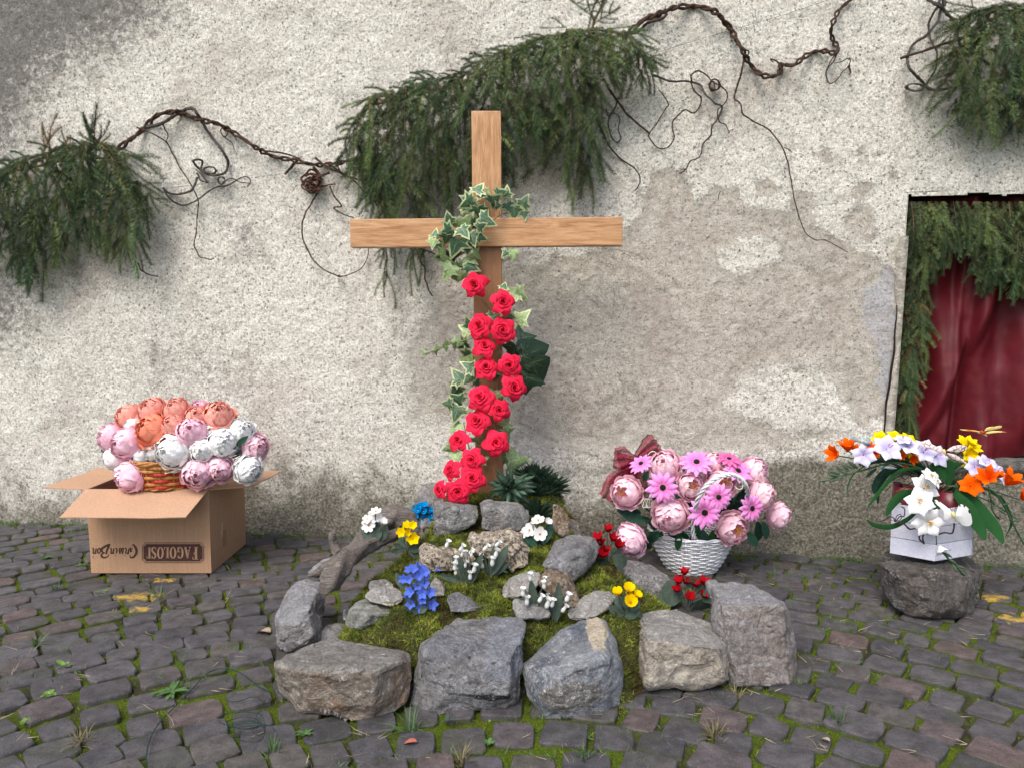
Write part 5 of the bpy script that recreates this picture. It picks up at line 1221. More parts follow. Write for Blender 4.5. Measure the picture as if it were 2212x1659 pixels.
brush([(365,72),(376,80),(374,50),(362,2)], [8,13,15,15]); brush([(374,45),(395,78),(410,68),(402,20),(412,0),(424,8)], [6,12,15,15,12,6])  # n
brush([(480,90),(470,30),(440,-35),(424,-62),(460,-30)], [18,22,22,10,4])                                              # B
brush([(440,85),(455,120),(500,140),(545,130),(550,95),(525,75),(500,70),(540,55),(550,15),(510,-20),(460,-45),(425,-60)], [6,12,18,24,24,12,8,20,28,26,26,8])
brush([(588,78),(568,50),(572,10),(590,0),(607,25),(608,62),(590,80)], [12,16,16,12,16,16,10])                          # o
brush([(628,72),(642,80),(640,50),(630,2)], [8,13,15,15]); brush([(640,45),(662,78),(678,68),(670,20),(680,0),(695,10)], [6,12,15,15,12,6])  # n
INK.build('printed_lettering', M_ink, box, False); CRD.build('printed_lettering', M_card, box, False)
# torn scuff on the right side panel
MB().add([(xb+.0008, y0+.14+a, z) for a, z in ((0,.13),(.012,.15),(.008,.17),(.016,.20),(.004,.21),(-.004,.17),(-.008,.14))], [(0,1,2,3,4,5,6)]).build('scuff', mk_card('torn_card', (.52,.38,.28)), box, False)
MB().box((xb+.0002, y0+.15, .08), (xb+.0008, y0+.20, .16)).build('tape', mk_card('tape', (.30,.19,.115)), box, False)

# ------------------------------------------------------------------ BASKETS
def basket(root, c, rb, rt, h, rows, nst, mats, sr, flat_=False, bulge=.0, weaver_name='weaver'):
    prof = lambda v: rb + (rt-rb)*(v**.75) + bulge*math.sin(v*math.pi)
    ns = nst*4
    for j in range(rows):
        v = (j+.5)/rows; mb = MB(); ph = j % 2
        pts = []
        for i in range(ns):
            a = 2*math.pi*i/ns; o_ = math.cos(math.pi*(i/2 + 2*ph)/1 + 0) if False else math.cos(math.pi*i/4*1.0*1.0 + math.pi*ph)
            r_ = prof(v) + o_*sr*.9; pts.append(Vector((c[0]+r_*math.cos(a), c[1]+r_*math.sin(a), c[2] + h*v + random.uniform(-.0008,.0008))))
        vs = []; sg = 6
        for i, p in enumerate(pts):
            a = 2*math.pi*i/ns; rad = Vector((math.cos(a), math.sin(a), 0))
            hz = h/rows*.56 if flat_ else sr; rz = sr*.45 if flat_ else sr
            for k in range(sg):
                b_ = 2*math.pi*k/sg; vs.append(p + rad*rz*math.cos(b_) + Vector((0,0,hz*math.sin(b_))))
        fs = [(i*sg+k, ((i+1) % ns)*sg+k, ((i+1) % ns)*sg+(k+1) % sg, i*sg+(k+1) % sg) for i in range(ns) for k in range(sg)]
        mb.add(vs, fs).build(weaver_name, mats[j % len(mats)], root)
    for s_ in range(nst):
        a = 2*math.pi*(s_)/nst
        pts = [Vector((c[0]+prof(v)*math.cos(a), c[1]+prof(v)*math.sin(a), c[2]+h*v)) for v in np.linspace(0, 1.02, 8)]
        MB().tube(pts, sr*.8, 5).build('stake', mats[-1], root)
    for zz_, rr_, mname in ((h*1.0, prof(1), 'rim'), (0, rb, 'foot')):
        for tw in range(2):
            pts = [Vector((c[0]+(rr_+sr*.9*math.cos(i*.9+tw*3.14))*math.cos(2*math.pi*i/64), c[1]+(rr_+sr*.9*math.cos(i*.9+tw*3.14))*math.sin(2*math.pi*i/64), c[2]+zz_+sr*1.1*math.sin(i*.9+tw*3.14))) for i in range(65)]
            MB().tube(pts, sr*1.15, 5).build(mname, mats[-1], root)
    n = 24; MB().add([(c[0]+rb*math.cos(2*math.pi*k/n), c[1]+rb*math.sin(2*math.pi*k/n), c[2]+.003) for k in range(n)], [tuple(range(n))]).build('base', mats[-1], root)
M_wick = simple('wicker_honey', (.40,.175,.045), .25, 60, .5, .0006); M_wred = simple('wicker_red', (.36,.030,.018), .25, 60, .5, .0006); M_white = simple('wicker_white', (.74,.75,.76), .10, 60, .55, .0006)
# the honey and red basket on the carton
bk = thing('wicker_basket', Vector((P(366,1050,3.62).x, 3.63, HT+.006)), 'honey and red wicker basket standing on the open carton', 'basket')
basket(bk, tuple(bk.location), .150, .185, .125, 8, 18, [M_wred, M_wick, M_wred, M_wick, M_wred, M_wick, M_wick, M_wick], .0045, True)
M_dkleaf = simple('crepe_leaf_dark', (.016,.058,.036), .25, 60, .75, .0008, .1); M_grleaf = crepe('crepe_leaf_green', (.022,.085,.026), (.034,.12,.038), .15, k=230, bd=.002)
M_greyleaf = simple('crepe_leaf_grey', (.060,.088,.066), .2, 60, .8, .0008, .08)
def lance(L, W, bend=.25, fold=.2, name='leaf', mats=None, n=6, heart=False):
    vs = []
    for i in range(n+1):
        v = i/n; w_ = W*(math.sin(math.pi*min(1, v*.94+.04))**.7 if not heart else math.sin(math.pi*(v*.86+.13))**.55)
        for u in (-1, -.5, 0, .5, 1): vs.append((u*w_, L*v, -bend*L*v*v + fold*abs(u)*w_))
    return MB().add(vs, [(i*5+k, i*5+k+1, i*5+k+6, i*5+k+5) for i in range(n) for k in range(4)]).mesh(name, mats)
LN = [lance(1, .22, b_, .35, 'leaf', M_dkleaf) for b_ in (.1, .3, .5)]; LNG = [lance(1, .20, b_, .35, 'leaf', M_grleaf) for b_ in (.2, .4)]
LGR = [lance(1, .27, b_, .2, 'leaf', M_greyleaf) for b_ in (.05, .2, .35)]; HRT = [lance(1, .46, b_, .12, 'leaf', M_greyleaf, 7, True) for b_ in (.05, .2)]
GP = 'paper peonies heaped on the left basket'
# filling under the flowers, so they rest on stems
def stems(root, c, targets, mat):
    for t_ in targets:
        m_ = (Vector(c)+Vector(t_))/2 + Vector((0,0,.02)); MB().tube(path([c, m_, t_], 4), .0025, 5).build('stem', mat, root)
fl4 = [(660,255,92,'coral','coral peony at the back left of the heap, above the left pink ones'),
 (845,215,98,'coral','coral peony at the back, left of the topmost one'), (1030,215,98,'coral','topmost coral peony of the heap, centre back'),
 (1010,330,90,'coral','coral peony in the middle, right of the orange one'), (850,365,122,'orange','deep orange ruffled peony in the middle left'),
 (1365,255,112,'coral','large coral peony at the upper right'), (1195,265,85,'coral','coral peony half hidden left of the upper right one'),
 (1220,195,66,'pink','small salmon-pink peony peeping out at the upper right back'), (1235,215,35,'white','tiny white flower tucked between corals at the top right'),
 (525,420,98,'pink','leftmost pink peony of the heap'), (650,470,118,'pink','big pink peony just right of the leftmost one'),
 (1160,380,118,'pink','pink peony in the upper centre, above the white ones'), (680,730,118,'pink','pale pink peony hanging lowest left over the carton flap'),
 (1210,690,122,'palepink','open pink peony hanging over the basket front, with deeper pink heart'), (1375,665,98,'palepink','pink peony beside the basket-front one, to its right'),
 (1655,495,100,'palepink','rightmost pink peony, turned sideways'), (540,590,80,'white','white peony at the far left, under the leftmost pink'),
 (690,325,62,'white','white peony half hidden between coral and orange at left'), (745,575,66,'white','white peony behind the big left pink one'),
 (1015,530,132,'white','biggest white peony, front centre above the basket'), (855,530,70,'white','white peony squeezed left of the biggest white one'),
 (1240,520,98,'white','creamy white peony right of the biggest white one'), (1400,460,112,'white','white peony at the right centre, above a dark leaf'),
 (1550,375,98,'white','bluish white peony at the upper right edge'), (1605,670,100,'white','white peony hanging lowest right over the flap'), (1310,375,70,'white','white peony behind the upper centre pink one'), (1475,330,66,'white','white peony tucked under the large upper right coral')]
for x_, y_, r_, col, lb in fl4:
    dx, dy = (x_-1090)/640, (y_-560)/400; d2 = min(1, dx*dx + dy*dy*.8); y = 3.66 - .20*math.sqrt(max(0, 1-d2)) + (.02 if r_ < 80 else 0)
    if y_ > 640: y = min(y, 3.50)
    px, py = R4(x_, y_); peony(px, py, r_*.2735*1.10, y, (dx*1.0 + random.uniform(-.15,.15), -1, -dy*.9 + .12 + random.uniform(-.15,.15)), col, lb, GP, name='peony')
mb_root = thing('basket_greenery', P(*R4(1000,600), 3.66), 'dark green leafy stems under the peonies in the left basket', 'leaves')
for i in range(26):
    a = random.uniform(0, 6.28); px, py = R4(1000 + 480*math.cos(a)*random.uniform(.5,1), 540 + 160*math.sin(a)); put_leaf(mb_root, LN, px, py, 3.60 + random.uniform(-.06,.1), 34, math.degrees(-a)+random.uniform(-40,40))
for x_, y_, s_, a_ in [(870,645,90,200),(820,700,80,30),(1520,480,90,40),(1540,560,90,150),(1500,590,110,300),(1330,560,70,250)]: put_leaf(mb_root, LN, *R4(x_, y_), 3.49, s_*.2735*1.2, a_)
for i in range(9): MB().tube(path([mb_root.location + Vector((0,.02,-.12)), P(*R4(500+i*140, 520), 3.6)], 3), .004, 5).build('stem', M_dkleaf, mb_root)

# white basket, right of the rockery
def R6(x, y): return (1231.2 + x*.2734, 907.2 + y*.2734)
wb = thing('wicker_basket', Vector((P(*R6(955,1235),3.60).x, 3.60, .004)), 'white wicker basket with a plaited handle on the paving by the rockery', 'basket')
basket(wb, tuple(wb.location), .115, .205, .185, 17, 26, [M_white], .0042)
def plait(pts, root, r_=.006, name='handle'):
    pp = path(pts, 10)
    for tw in range(3):
        q = []
        for i, p in enumerate(pp):
            t_ = (pp[min(i+1,len(pp)-1)]-pp[max(i-1,0)]).normalized(); s_ = t_.cross(Vector((0,1,0))); s_ = s_.normalized() if s_.length > .05 else Vector((1,0,0)); u_ = t_.cross(s_); a = i*.5 + tw*2.094
            q.append(p + (s_*math.cos(a) + u_*math.sin(a))*r_)
        MB().tube(q, r_*.85, 5).build(name, M_white, root)
plait([P(*R6(975,935),3.40), P(*R6(970,800),3.36), P(*R6(1005,640),3.25), P(*R6(1060,540),3.20), P(*R6(1140,465),3.18), P(*R6(1250,430),3.18), P(*R6(1340,455),3.20), P(*R6(1395,530),3.24), P(*R6(1400,620),3.40), P(*R6(1380,800),3.66)], wb)
plait([P(*R6(640,228),3.62), P(*R6(700,222),3.64), P(*R6(760,265),3.66), P(*R6(830,330),3.68), P(*R6(900,480),3.70), P(*R6(900,700),3.72)], wb)
GW = 'pink peonies in the white basket'
for x_, y_, r_, ce, lb, col in [(445,572,122,1,'pale pink peony furthest left in the white basket, orange centre showing','palepink'), (750,362,122,0,'pink peony at the upper left under the curled ribbon wire','palepink'),
    (955,520,112,1,'pink peony with a yellow centre in the middle of the white basket','palepink'), (795,750,140,0,'largest pink peony, front of the white basket','palepink'),
    (1280,852,128,1,'pink peony hanging low on the right over the basket rim, orange centre','palepink'), (480,945,128,0,'lilac-pink peony hanging lowest left beside the cyclamen','blush'),
    (1185,500,124,1,'pink peony with an orange centre behind the handle arch','palepink'), (1135,335,84,0,'pink peony half hidden behind the top gerbera','palepink'),
    (1460,400,112,0,'pale peony at the upper right with thin wire curls','blush'), (1515,590,118,0,'pink peony at the right, above the outermost one','palepink'), (1650,755,104,0,'outermost right peony, seen from the side','blush')]:
    dx, dy = (x_-1010)/680, (y_-700)/430; d2 = min(1, dx*dx+dy*dy*.7); y = 3.62 - .24*math.sqrt(max(0,1-d2))
    if (x_, y_) == (480, 945): y = 3.36
    px, py = R6(x_, y_); n_ = (dx*1.1, -1, -dy*.8 + .1)
    if ce: n_ = (dx*.5 - (.25 if x_ < 500 else -.1), -1, -dy*.3+.15)
    peony(px, py, r_*.2734, y, n_, col, lb, GW, bool(ce), name='peony')
M_gerb = crepe('gerbera_pink', (.84,.20,.58), (.88,.38,.74), .25); M_gerb2 = crepe('gerbera_magenta', (.72,.10,.33), (.80,.20,.46), .25)
M_gcen = simple('gerbera_ring', (.85,.32,.52), .3, 300, .9, .001); M_black = simple('black_centre', (.012,.010,.010), .3, 200, .9, .001)
def gerb_set(m): return [grid_mesh('petal', flat(1, .215, .22, .03, .15, .20, seed=s_), m, 5, 6) for s_ in range(3)]
GBS = {0: gerb_set(M_gerb), 1: gerb_set(M_gerb2)}
def ring_mesh():
    mb = MB(); rr = random.Random(1)
    for k in range(90):
        a = rr.uniform(0,6.28); q = rr.uniform(.15,.30); p = Vector((q*math.cos(a), q*math.sin(a), .10)); d = Vector((math.cos(a)*.04, math.sin(a)*.04, .07)); s_ = Vector((-math.sin(a), math.cos(a), 0))*.02
        mb.add([p-s_, p+s_, p+d], [(0,1,2)])
    n = 20; mb.add([(.27*math.cos(2*math.pi*k/n), .27*math.sin(2*math.pi*k/n), .11) for k in range(n)] + [(0,0,.14)], [(k, (k+1) % n, n) for k in range(n)]); return mb.mesh('floret_ring', M_gcen)
def disk_mesh():
    mb = MB(); n = 16; vs = []
    for r_, z in ((.16,.10),(.16,.17),(.11,.20)): vs += [(r_*math.cos(2*math.pi*k/n)*(1+.08*(k % 2)), r_*math.sin(2*math.pi*k/n)*(1+.08*(k % 2)), z) for k in range(n)]
    vs.append((0,0,.19)); fs = [(j*n+k, j*n+(k+1) % n, (j+1)*n+(k+1) % n, (j+1)*n+k) for j in range(2) for k in range(n)] + [(2*n+k, 2*n+(k+1) % n, 3*n) for k in range(n)]
    return mb.add(vs, fs).mesh('disk', M_black)
RINGM, DISKM = ring_mesh(), disk_mesh()
def gerbera(px, py, rp, y, n, label, kind=0):
    r_ = thing('gerbera', P(px, py, y), label, 'flower', 'pink gerberas in the white basket'); orient(r_, n, random.uniform(0,6), rp*mpp(y)*1.12)
    layer(r_, GBS[kind], 12, 0, .05, 1, 0); layer(r_, GBS[kind], 11, .28, .05, .86, .05, -.12)
    inst('floret_ring', RINGM, r_); inst('disk', DISKM, r_); inst('sepals', CALYX, r_, Matrix.Scale(.8, 4)); return r_
for x_, y_, r_, n_, kd, lb in [(730,528,128,(-.05,-1,.1),0,'pink gerbera at the left centre, facing straight out'), (1060,725,132,(.0,-1,.05),0,'lowest and largest pink gerbera at the front of the white basket'),
    (1168,605,112,(.15,-1,.15),0,'pink gerbera just behind the largest one, partly covered by it'), (1430,692,112,(.45,-1,.05),0,'pink gerbera furthest right, turned to the right'),
    (1000,340,128,(-.15,-.75,1.0),0,'pink gerbera at the top, tilted to the sky'), (565,350,100,(-.5,-.55,.9),0,'small pink gerbera at the top left by the dark red tulle'),
    (1325,408,115,(.2,-.7,.9),0,'pink gerbera at the upper right behind the handle arch'), (1255,315,100,(.1,-.35,1.0),1,'deep pink gerbera at the back top, seen edge-on')]:
    px, py = R6(x_, y_); dx = (x_-1010)/680; dy = (y_-700)/430; gerbera(px, py, r_*.2734, 3.60 - .30*math.sqrt(max(0,1-min(1,dx*dx+dy*dy*.7))), n_, lb, kd)
wl = thing('basket_greenery', P(*R6(950,850), 3.55), 'dark green paper leaves filling the white basket between the flowers', 'leaves')
for x_, y_, s_, a_ in [(560,730,190,180),(600,790,200,170),(640,780,150,185),(660,880,150,255),(640,960,130,250),(870,890,150,260),(850,900,130,225),(880,880,130,310),(740,905,130,180),(1000,840,200,300),(1040,860,170,290),(1130,870,150,260),(1150,880,150,280),(1370,870,190,290),(1390,880,170,310),(1480,800,180,280),(1520,800,170,290),(900,400,110,90),(700,880,150,240),(1210,560,150,20),(1300,640,160,40),(1200,700,160,0),(640,620,140,200),(900,640,130,250),(780,420,120,90),(1000,430,120,60),(620,400,110,250),(1380,560,120,300)]:
    put_leaf(wl, LN if random.random() < .75 else LNG, *R6(x_, y_), 3.50 + random.uniform(-.05,.03) - (.06 if y_ > 820 else 0), s_*.2734, a_, random.uniform(-.5,.1), random.uniform(-.4,.4))
for i in range(60):
    a = random.uniform(0, 6.28); q = random.uniform(.2,1); put_leaf(wl, LN, *R6(1000+430*q*math.cos(a), 700+230*q*math.sin(a)), 3.60+random.uniform(-.05,.1), random.uniform(28,44), random.uniform(0,360))
for i in range(12): MB().tube(path([wb.location + Vector((random.uniform(-.05,.05), random.uniform(-.05,.05), .06)), P(*R6(500+i*95, 600+40*math.sin(i)), 3.56)], 3), .004, 5).build('stem', M_dkleaf, wl)
# dark red tulle bow
def mk_tulle():
    m = MT('tulle_dark_red', .8); c = (.20,.004,.026); m.color(c)
    tr = m.n('BsdfTransparent'); mx = m.n('MixShader'); f = m.rng(m.noise(240, 3, .8), .35, .65, .52, .85)
    g = m.n('LayerWeight'); g.inputs[0].default_value = .35; f = m.math('ADD', f, m.math('MULTIPLY', g.outputs['Facing'], .5), True)
    m.put(f, mx.inputs[0]); m.put(tr.outputs[0], mx.inputs[1]); m.put(m.b.outputs[0], mx.inputs[2]); m.put(mx.outputs[0], m.N['Material Output'].inputs[0]); return m.mat
M_tulle = mk_tulle()
tl_root = thing('tulle_bow', P(*R6(480,330), 3.62), 'dark red see-through tulle bow on the left of the white basket', 'bow')
def tulle(c0, c1, w0, w1, y, amp, seed, name='loop'):
    n, m_ = 26, 16; vs = []; a = Vector((*c0, 0)); b_ = Vector((*c1, 0)); d = b_-a; s_ = Vector((-d.y, d.x, 0)).normalized()
    for i in range(n+1):
        for j in range(m_+1):
            u = i/n; v = -1 + 2*j/m_; w_ = w0 + (w1-w0)*math.sin(u*math.pi*.62); q = a + d*u + s_*v*w_*(1+.10*math.sin(u*9+seed)) + Vector((mnoise.noise(Vector((u*6,v*3,seed)))*16, mnoise.noise(Vector((u*6,v*3,seed+9)))*16, 0))*u
            vs.append(P(*R6(q.x, q.y), y + amp*math.sin(v*9+seed+u*2)*(.35+u) + .5*amp*mnoise.noise(Vector((u*5, v*5, seed)))))
    MB().add(vs, [(i*(m_+1)+j, i*(m_+1)+j+1, (i+1)*(m_+1)+j+1, (i+1)*(m_+1)+j) for i in range(n) for j in range(m_)]).build(name, M_tulle, tl_root)
tulle((520,300),(690,170),22,85,3.60,.010,1); tulle((540,290),(700,230),20,70,3.64,.010,5)
tulle((540,320),(345,300),26,95,3.60,.010,2); tulle((530,330),(400,380),26,120,3.64,.010,7)
tulle((520,340),(310,640),40,120,3.66,.012,3,'tail'); tulle((540,340),(480,660),50,110,3.68,.012,4,'tail'); tulle((520,330),(400,600),40,120,3.64,.012,8,'tail')
M_curl = simple('cream_cord', (.72,.70,.58), .1, 80, .6, 0)
def cord(label, pts, y, r_=.0018, conv=R6):
    pp = path([P(*conv(a, b), y - .01*math.sin(i)) for i, (a, b) in enumerate(pts)], 5); tag(MB().tube(pp, r_, 6).build('curled_cord', M_curl), label, 'cord', 'curled cords on the white basket')
def coil(cx, cy, rx, ry, turns, dx): n = int(turns*10); return [(cx + dx*i/n + rx*math.cos(i*.6283), cy + ry*math.sin(i*.6283)) for i in range(n+1)]
cord('cream spiral of cord between the left gerbera and the leaves', coil(585,655,22,36,4,50), 3.40, .0011)
cord('thin cream cord curl hooking over the back handle', [(615,275),(640,250),(672,250),(676,285),(655,305),(690,300),(710,330),(690,360)], 3.50)
cord('loose cream cord loops on the upper left peony', [(700,350),(735,345),(740,385),(710,410),(740,395),(765,410),(750,430)], 3.42)
cord('grey cord scribble over the yellow-centred peony', coil(905,500,26,28,1.3,10) + [(940,540),(975,550),(1010,560),(1000,590),(960,600),(945,580)], 3.34, .0012)
cord('cream cord curl hanging inside the right end of the handle', [(1300,520),(1330,545),(1360,535),(1365,500),(1345,480)], 3.36)
cord('cream cord wound at the upper right peony', [(1400,450),(1420,480),(1450,490),(1480,460),(1530,490),(1500,400)], 3.44, .0012)
cord('springy pale cord standing up against the wall above the basket', [(925,60),(985,95),(905,115),(970,130),(910,165),(960,180),(915,215),(935,245)], 3.60, .0009)
# ------------------------------------------------------------------ SMALL PAPER PLANTS IN THE ROCKERY
def star(name, npet, L, W, cupa, mats, cen=True, flatp=True, cr=.16, pts=False):
    """joined small flower, petals opening by cupa (0 flat, 1 upright)"""
    mb = MB()
    for k in range(npet):
        a = 2*math.pi*k/npet + random.uniform(-.12,.12); c, s_ = math.cos(a), math.sin(a); t = Vector((-s_, c, 0)); el = cupa + random.uniform(-.12,.12)
        for j in range(5):
            v = j/4; rad = .08 + L*v*math.cos(el*(1-.25*v)*1.4); z = L*v*math.sin(el*1.4) - .05*v*v; w_ = W*(math.sin(math.pi*(.12+v*(.86 if pts else .70))))
            p = Vector((c*rad, s_*rad, z))
            mb.v += [p - t*w_ + Vector((0,0,.04*w_)), p - Vector((0,0,.10*w_)), p + t*w_ + Vector((0,0,.04*w_))]
        o = len(mb.v)-15
        for j in range(4):
            for q in range(2): mb.f.append((o+j*3+q, o+j*3+q+1, o+j*3+q+4, o+j*3+q+3)); mb.m.append(0)
    if cen:
        for k in range(9):
            a = k*2.4; q = cr*math.sqrt((k+.5)/9); mb.tube([(q*math.cos(a), q*math.sin(a), .02), (q*1.3*math.cos(a), q*1.3*math.sin(a), .22 + .3*cupa)], .03, 4, 1)
    return mb.mesh(name, mats)
def bell_mesh(mat):
    n = 10; prof = [(.02,0),(.18,-.03),(.28,-.18),(.30,-.50),(.21,-.85),(.25,-1.05),(.42,-1.35)]; vs = []
    for i, (r_, z) in enumerate(prof):
        for k in range(n): q = r_*(1 + (.22*(k % 2) if i == 6 else 0)); vs.append((q*math.cos(2*math.pi*k/n), q*math.sin(2*math.pi*k/n), z + (.10*(k % 2) if i == 6 else 0)))
    return MB().add(vs, [(j*n+k, j*n+(k+1) % n, (j+1)*n+(k+1) % n, (j+1)*n+k) for j in range(6) for k in range(n)]).mesh('bell', mat)
M_pw = crepe('paper_white', (.78,.78,.76), (.86,.86,.86), .25); M_py = crepe('paper_yellow', (.80,.56,.0), (.86,.70,.01), .25); M_pt = crepe('paper_turquoise', (.0,.25,.58), (.01,.38,.72), .2)
M_pb = crepe('paper_blue', (.10,.17,.62), (.17,.28,.80), .25); M_pr = crepe('paper_red', (.34,.004,.010), (.50,.008,.018), .15); M_or = crepe('paper_orange', (.78,.085,.0), (.86,.135,.004), .2); M_li = crepe('paper_lilac', (.55,.50,.76), (.76,.76,.90), .25)
FL = {'white': [star('flower', 7, 1, .34, .25, [M_pw, M_stamen]) for _ in range(2)], 'primrose': [star('flower', 5, 1, .50, .22, [M_pw, M_stamen]) for _ in range(2)], 'whiteup': [star('flower', 6, 1, .42, .75, [M_pw, M_stamen], False) for _ in range(2)],
 'yellow': [star('flower', 6, 1, .45, .5, [M_py, M_stamen], False, pts=True) for _ in range(2)], 'tulip': [star('flower', 6, 1.1, .46, .85, [M_py, M_stamen], True) for _ in range(2)],
 'turq': [star('flower', 5, 1, .45, .8, [M_pt, M_pw], True, cr=.06) for _ in range(2)], 'blue': [star('flower', 5, 1.1, .42, .55, [M_pb, M_pw], False, pts=True) for _ in range(3)], 'bluebud': [star('flower', 3, 1.5, .24, 1.0, [M_pb, M_pw], False, pts=True)],
 'cycl': [star('flower', 5, 1.2, .42, .85, [M_pr, M_pr], False, pts=True) for _ in range(3)], 'bell': [bell_mesh(M_pw)]}
M_pstem = simple('paper_stem', (.075,.10,.075), .2, 50, .8, 0)
def plant(name, label, cat, base, flowers, leaves, group=None, leafset=LGR, fy=0., conv=None, stem_r=.0022, arch=0., dep=None):
    b = M(*conv(*base)) if dep is None else P(*conv(*base), dep); rt = thing(name, b, label, cat, group); y0_ = b.y - .01 + fy
    for (x_, y_, s_, kind, n_, *bx) in flowers:
        px, py = conv(x_, y_); sc = (.2343 if conv is CC else (.2148 if conv is C6 else 1)); y = y0_ + random.uniform(-.02,.01)
        p = P(px, py, y); size = s_*sc*mpp(y); q = Vector(n_).normalized().to_track_quat('Z', 'Y') @ Quaternion((0,0,1), random.uniform(0,6))
        if kind == 'bell': q = Vector((-n_[0], -n_[1], -n_[2])).normalized().to_track_quat('Z', 'Y')
        inst('flower', random.choice(FL[kind]), rt, Matrix.Translation(p - b) @ q.to_matrix().to_4x4() @ Matrix.Scale(size, 4))
        top = p + (Vector((0,0,.012)) if kind == 'bell' else -Vector(n_).normalized()*size*.1)
        mid = b.lerp(top, .5) + Vector((random.uniform(-.006,.006), 0, .012 + arch)); pts = [b - Vector((0,0,.012)), mid, top] if not arch else [b - Vector((0,0,.012)), mid, top + Vector((0,.0,.010)), p]
        MB().tube(path(pts, 5), stem_r if kind != 'bell' else .0013, 5).build('stem', M_pstem, rt)
    for (x_, y_, s_, a_, *k) in leaves:
        px, py = conv(x_, y_); put_leaf(rt, k[0] if k else leafset, px, py, y0_ + (.012 if arch else -.006) + random.uniform(-.012,.014), s_*(.2343 if conv is CC else .2148), a_, random.uniform(-.5,.0), random.uniform(-.5,.5))
    return rt
CC = lambda x, y: (648+x*.2343, 1036.7+y*.2343); C6 = lambda x, y: (1101.5+x*.2148, 1036.7+y*.2148)
LNAR = [lance(1, .13, b_, .3, 'leaf', M_greyleaf) for b_ in (.05, .25)]
plant('primrose', 'white paper primroses with yellow hearts behind the driftwood, far left of the rockery', 'flowers', (700,590), [(700,290,52,'white',(0,-.5,1)),(690,330,66,'white',(.1,-1,.6)),(635,415,68,'white',(-.15,-1,.5)),(625,360,50,'white',(-.4,-.7,.8)),(765,395,50,'whiteup',(.3,-.6,1))], [(690,570,190,110),(700,570,190,85),(660,560,170,125),(730,570,170,65),(700,560,160,95),(650,540,130,140)], conv=CC, dep=3.04)
plant('yellow_flowers', 'yellow paper flowers on the left, in front of the driftwood bend', 'flowers', (990,650), [(990,420,50,'yellow',(0,-.7,.7)),(1035,420,48,'yellow',(.4,-.8,.6)),(940,480,55,'yellow',(-.3,-1,.4)),(1000,480,45,'yellow',(0,-1,.3)),(1040,540,70,'yellow',(.1,-1,.4))], [(980,640,140,165),(1000,650,130,40),(1020,650,110,10),(960,620,110,120),(1060,610,110,70),(1010,660,110,330),(930,640,110,200),(1080,600,100,80)], conv=CC, dep=3.06)
plant('turquoise_flowers', 'bright turquoise paper flowers beside the tall grey stone at the back left', 'flowers', (1140,450), [(1070,270,48,'turq',(-.3,-.8,.6)),(1110,260,51,'turq',(0,-.6,.8)),(1150,250,51,'turq',(0,-.6,.9)),(1190,290,51,'turq',(.2,-.7,.7)),(1130,310,54,'turq',(0,-1,.5)),(1170,320,48,'turq',(0,-1,.5)),(1075,330,48,'turq',(-.3,-1,.3)),(1110,355,54,'turq',(-.1,-1,.2)),(1165,360,54,'turq',(.1,-1,.2)),(1210,320,45,'turq',(.4,-1,.2)),(1085,400,54,'turq',(-.1,-1,.1)),(1140,290,45,'turq',(.1,-1,.5)),(1095,285,45,'turq',(-.2,-.8,.6))], [(1140,440,150,75),(1140,440,140,100),(1170,440,150,60),(1100,440,130,110),(1080,350,130,110),(1190,400,120,65)], conv=CC, fy=.02)
BLU = [(1085,790,34,'bluebud',(0,-.2,1)),(1010,830,46,'blue',(-.4,-.8,.7)),(1050,820,50,'blue',(0,-.8,.7)),(1110,820,46,'blue',(.1,-.8,.8)),(1150,850,50,'blue',(.3,-.9,.6)),(1250,835,42,'bluebud',(1,-.2,.8)),(960,910,50,'blue',(-.5,-.9,.3)),(1005,910,48,'blue',(-.1,-1,.3)),(1100,880,50,'blue',(0,-1,.4)),(1160,880,44,'blue',(.3,-1,.3)),(1050,890,40,'bluebud',(0,-.6,.8)),(1090,970,54,'blue',(-.1,-1,.3)),(1150,950,52,'blue',(.2,-1,.4)),(1020,1030,56,'blue',(-.4,-1,.5)),(1130,1040,56,'blue',(0,-1,.2)),(1200,1030,54,'blue',(.4,-1,.3)),(980,1080,34,'bluebud',(-.4,-.5,.6)),(1025,1130,56,'blue',(-.2,-1,.1)),(1130,1100,48,'blue',(0,-1,.2)),(1120,1165,54,'blue',(0,-1,-.1)),(1215,1140,60,'blue',(.5,-1,.1)),(1140,830,40,'blue',(.3,-.8,.8))]
plant('bluebells', 'tall cluster of cornflower-blue paper bellflowers in front of the small stones', 'flowers', (1085,1240), BLU, [(1060,1240,170,85),(1090,1240,180,100),(960,1000,170,120),(1000,1200,110,190),(1040,1230,100,150),(1085,1220,140,275),(1120,1230,150,70),(1050,1160,160,110),(1070,1100,150,90)], conv=CC, fy=.01)
BE = lambda x, y, tx=0., s_=46: (x, y, s_*1.15, 'bell', (tx, -.15, 1))
plant('lily_of_the_valley', 'lily of the valley with many bells and long dark leaves, left of the tufa pair', 'flowers', (1560,960), [BE(1345,620,.4,54),BE(1470,655,.6,54),BE(1490,705,.2),BE(1525,710,.1),BE(1440,770,0,50),BE(1425,830,.1,54),BE(1435,870,0,44),BE(1520,805,.2),BE(1600,850,.2,60),BE(1568,915,.05,56),BE(1560,680,.7,44),BE(1575,705,.3,40)], [(1560,960,320,125),(1540,950,280,110),(1540,940,280,170),(1580,950,300,70),(1560,960,200,95),(1540,930,160,120),(1500,900,150,290)], conv=CC, leafset=LNAR, arch=.014)
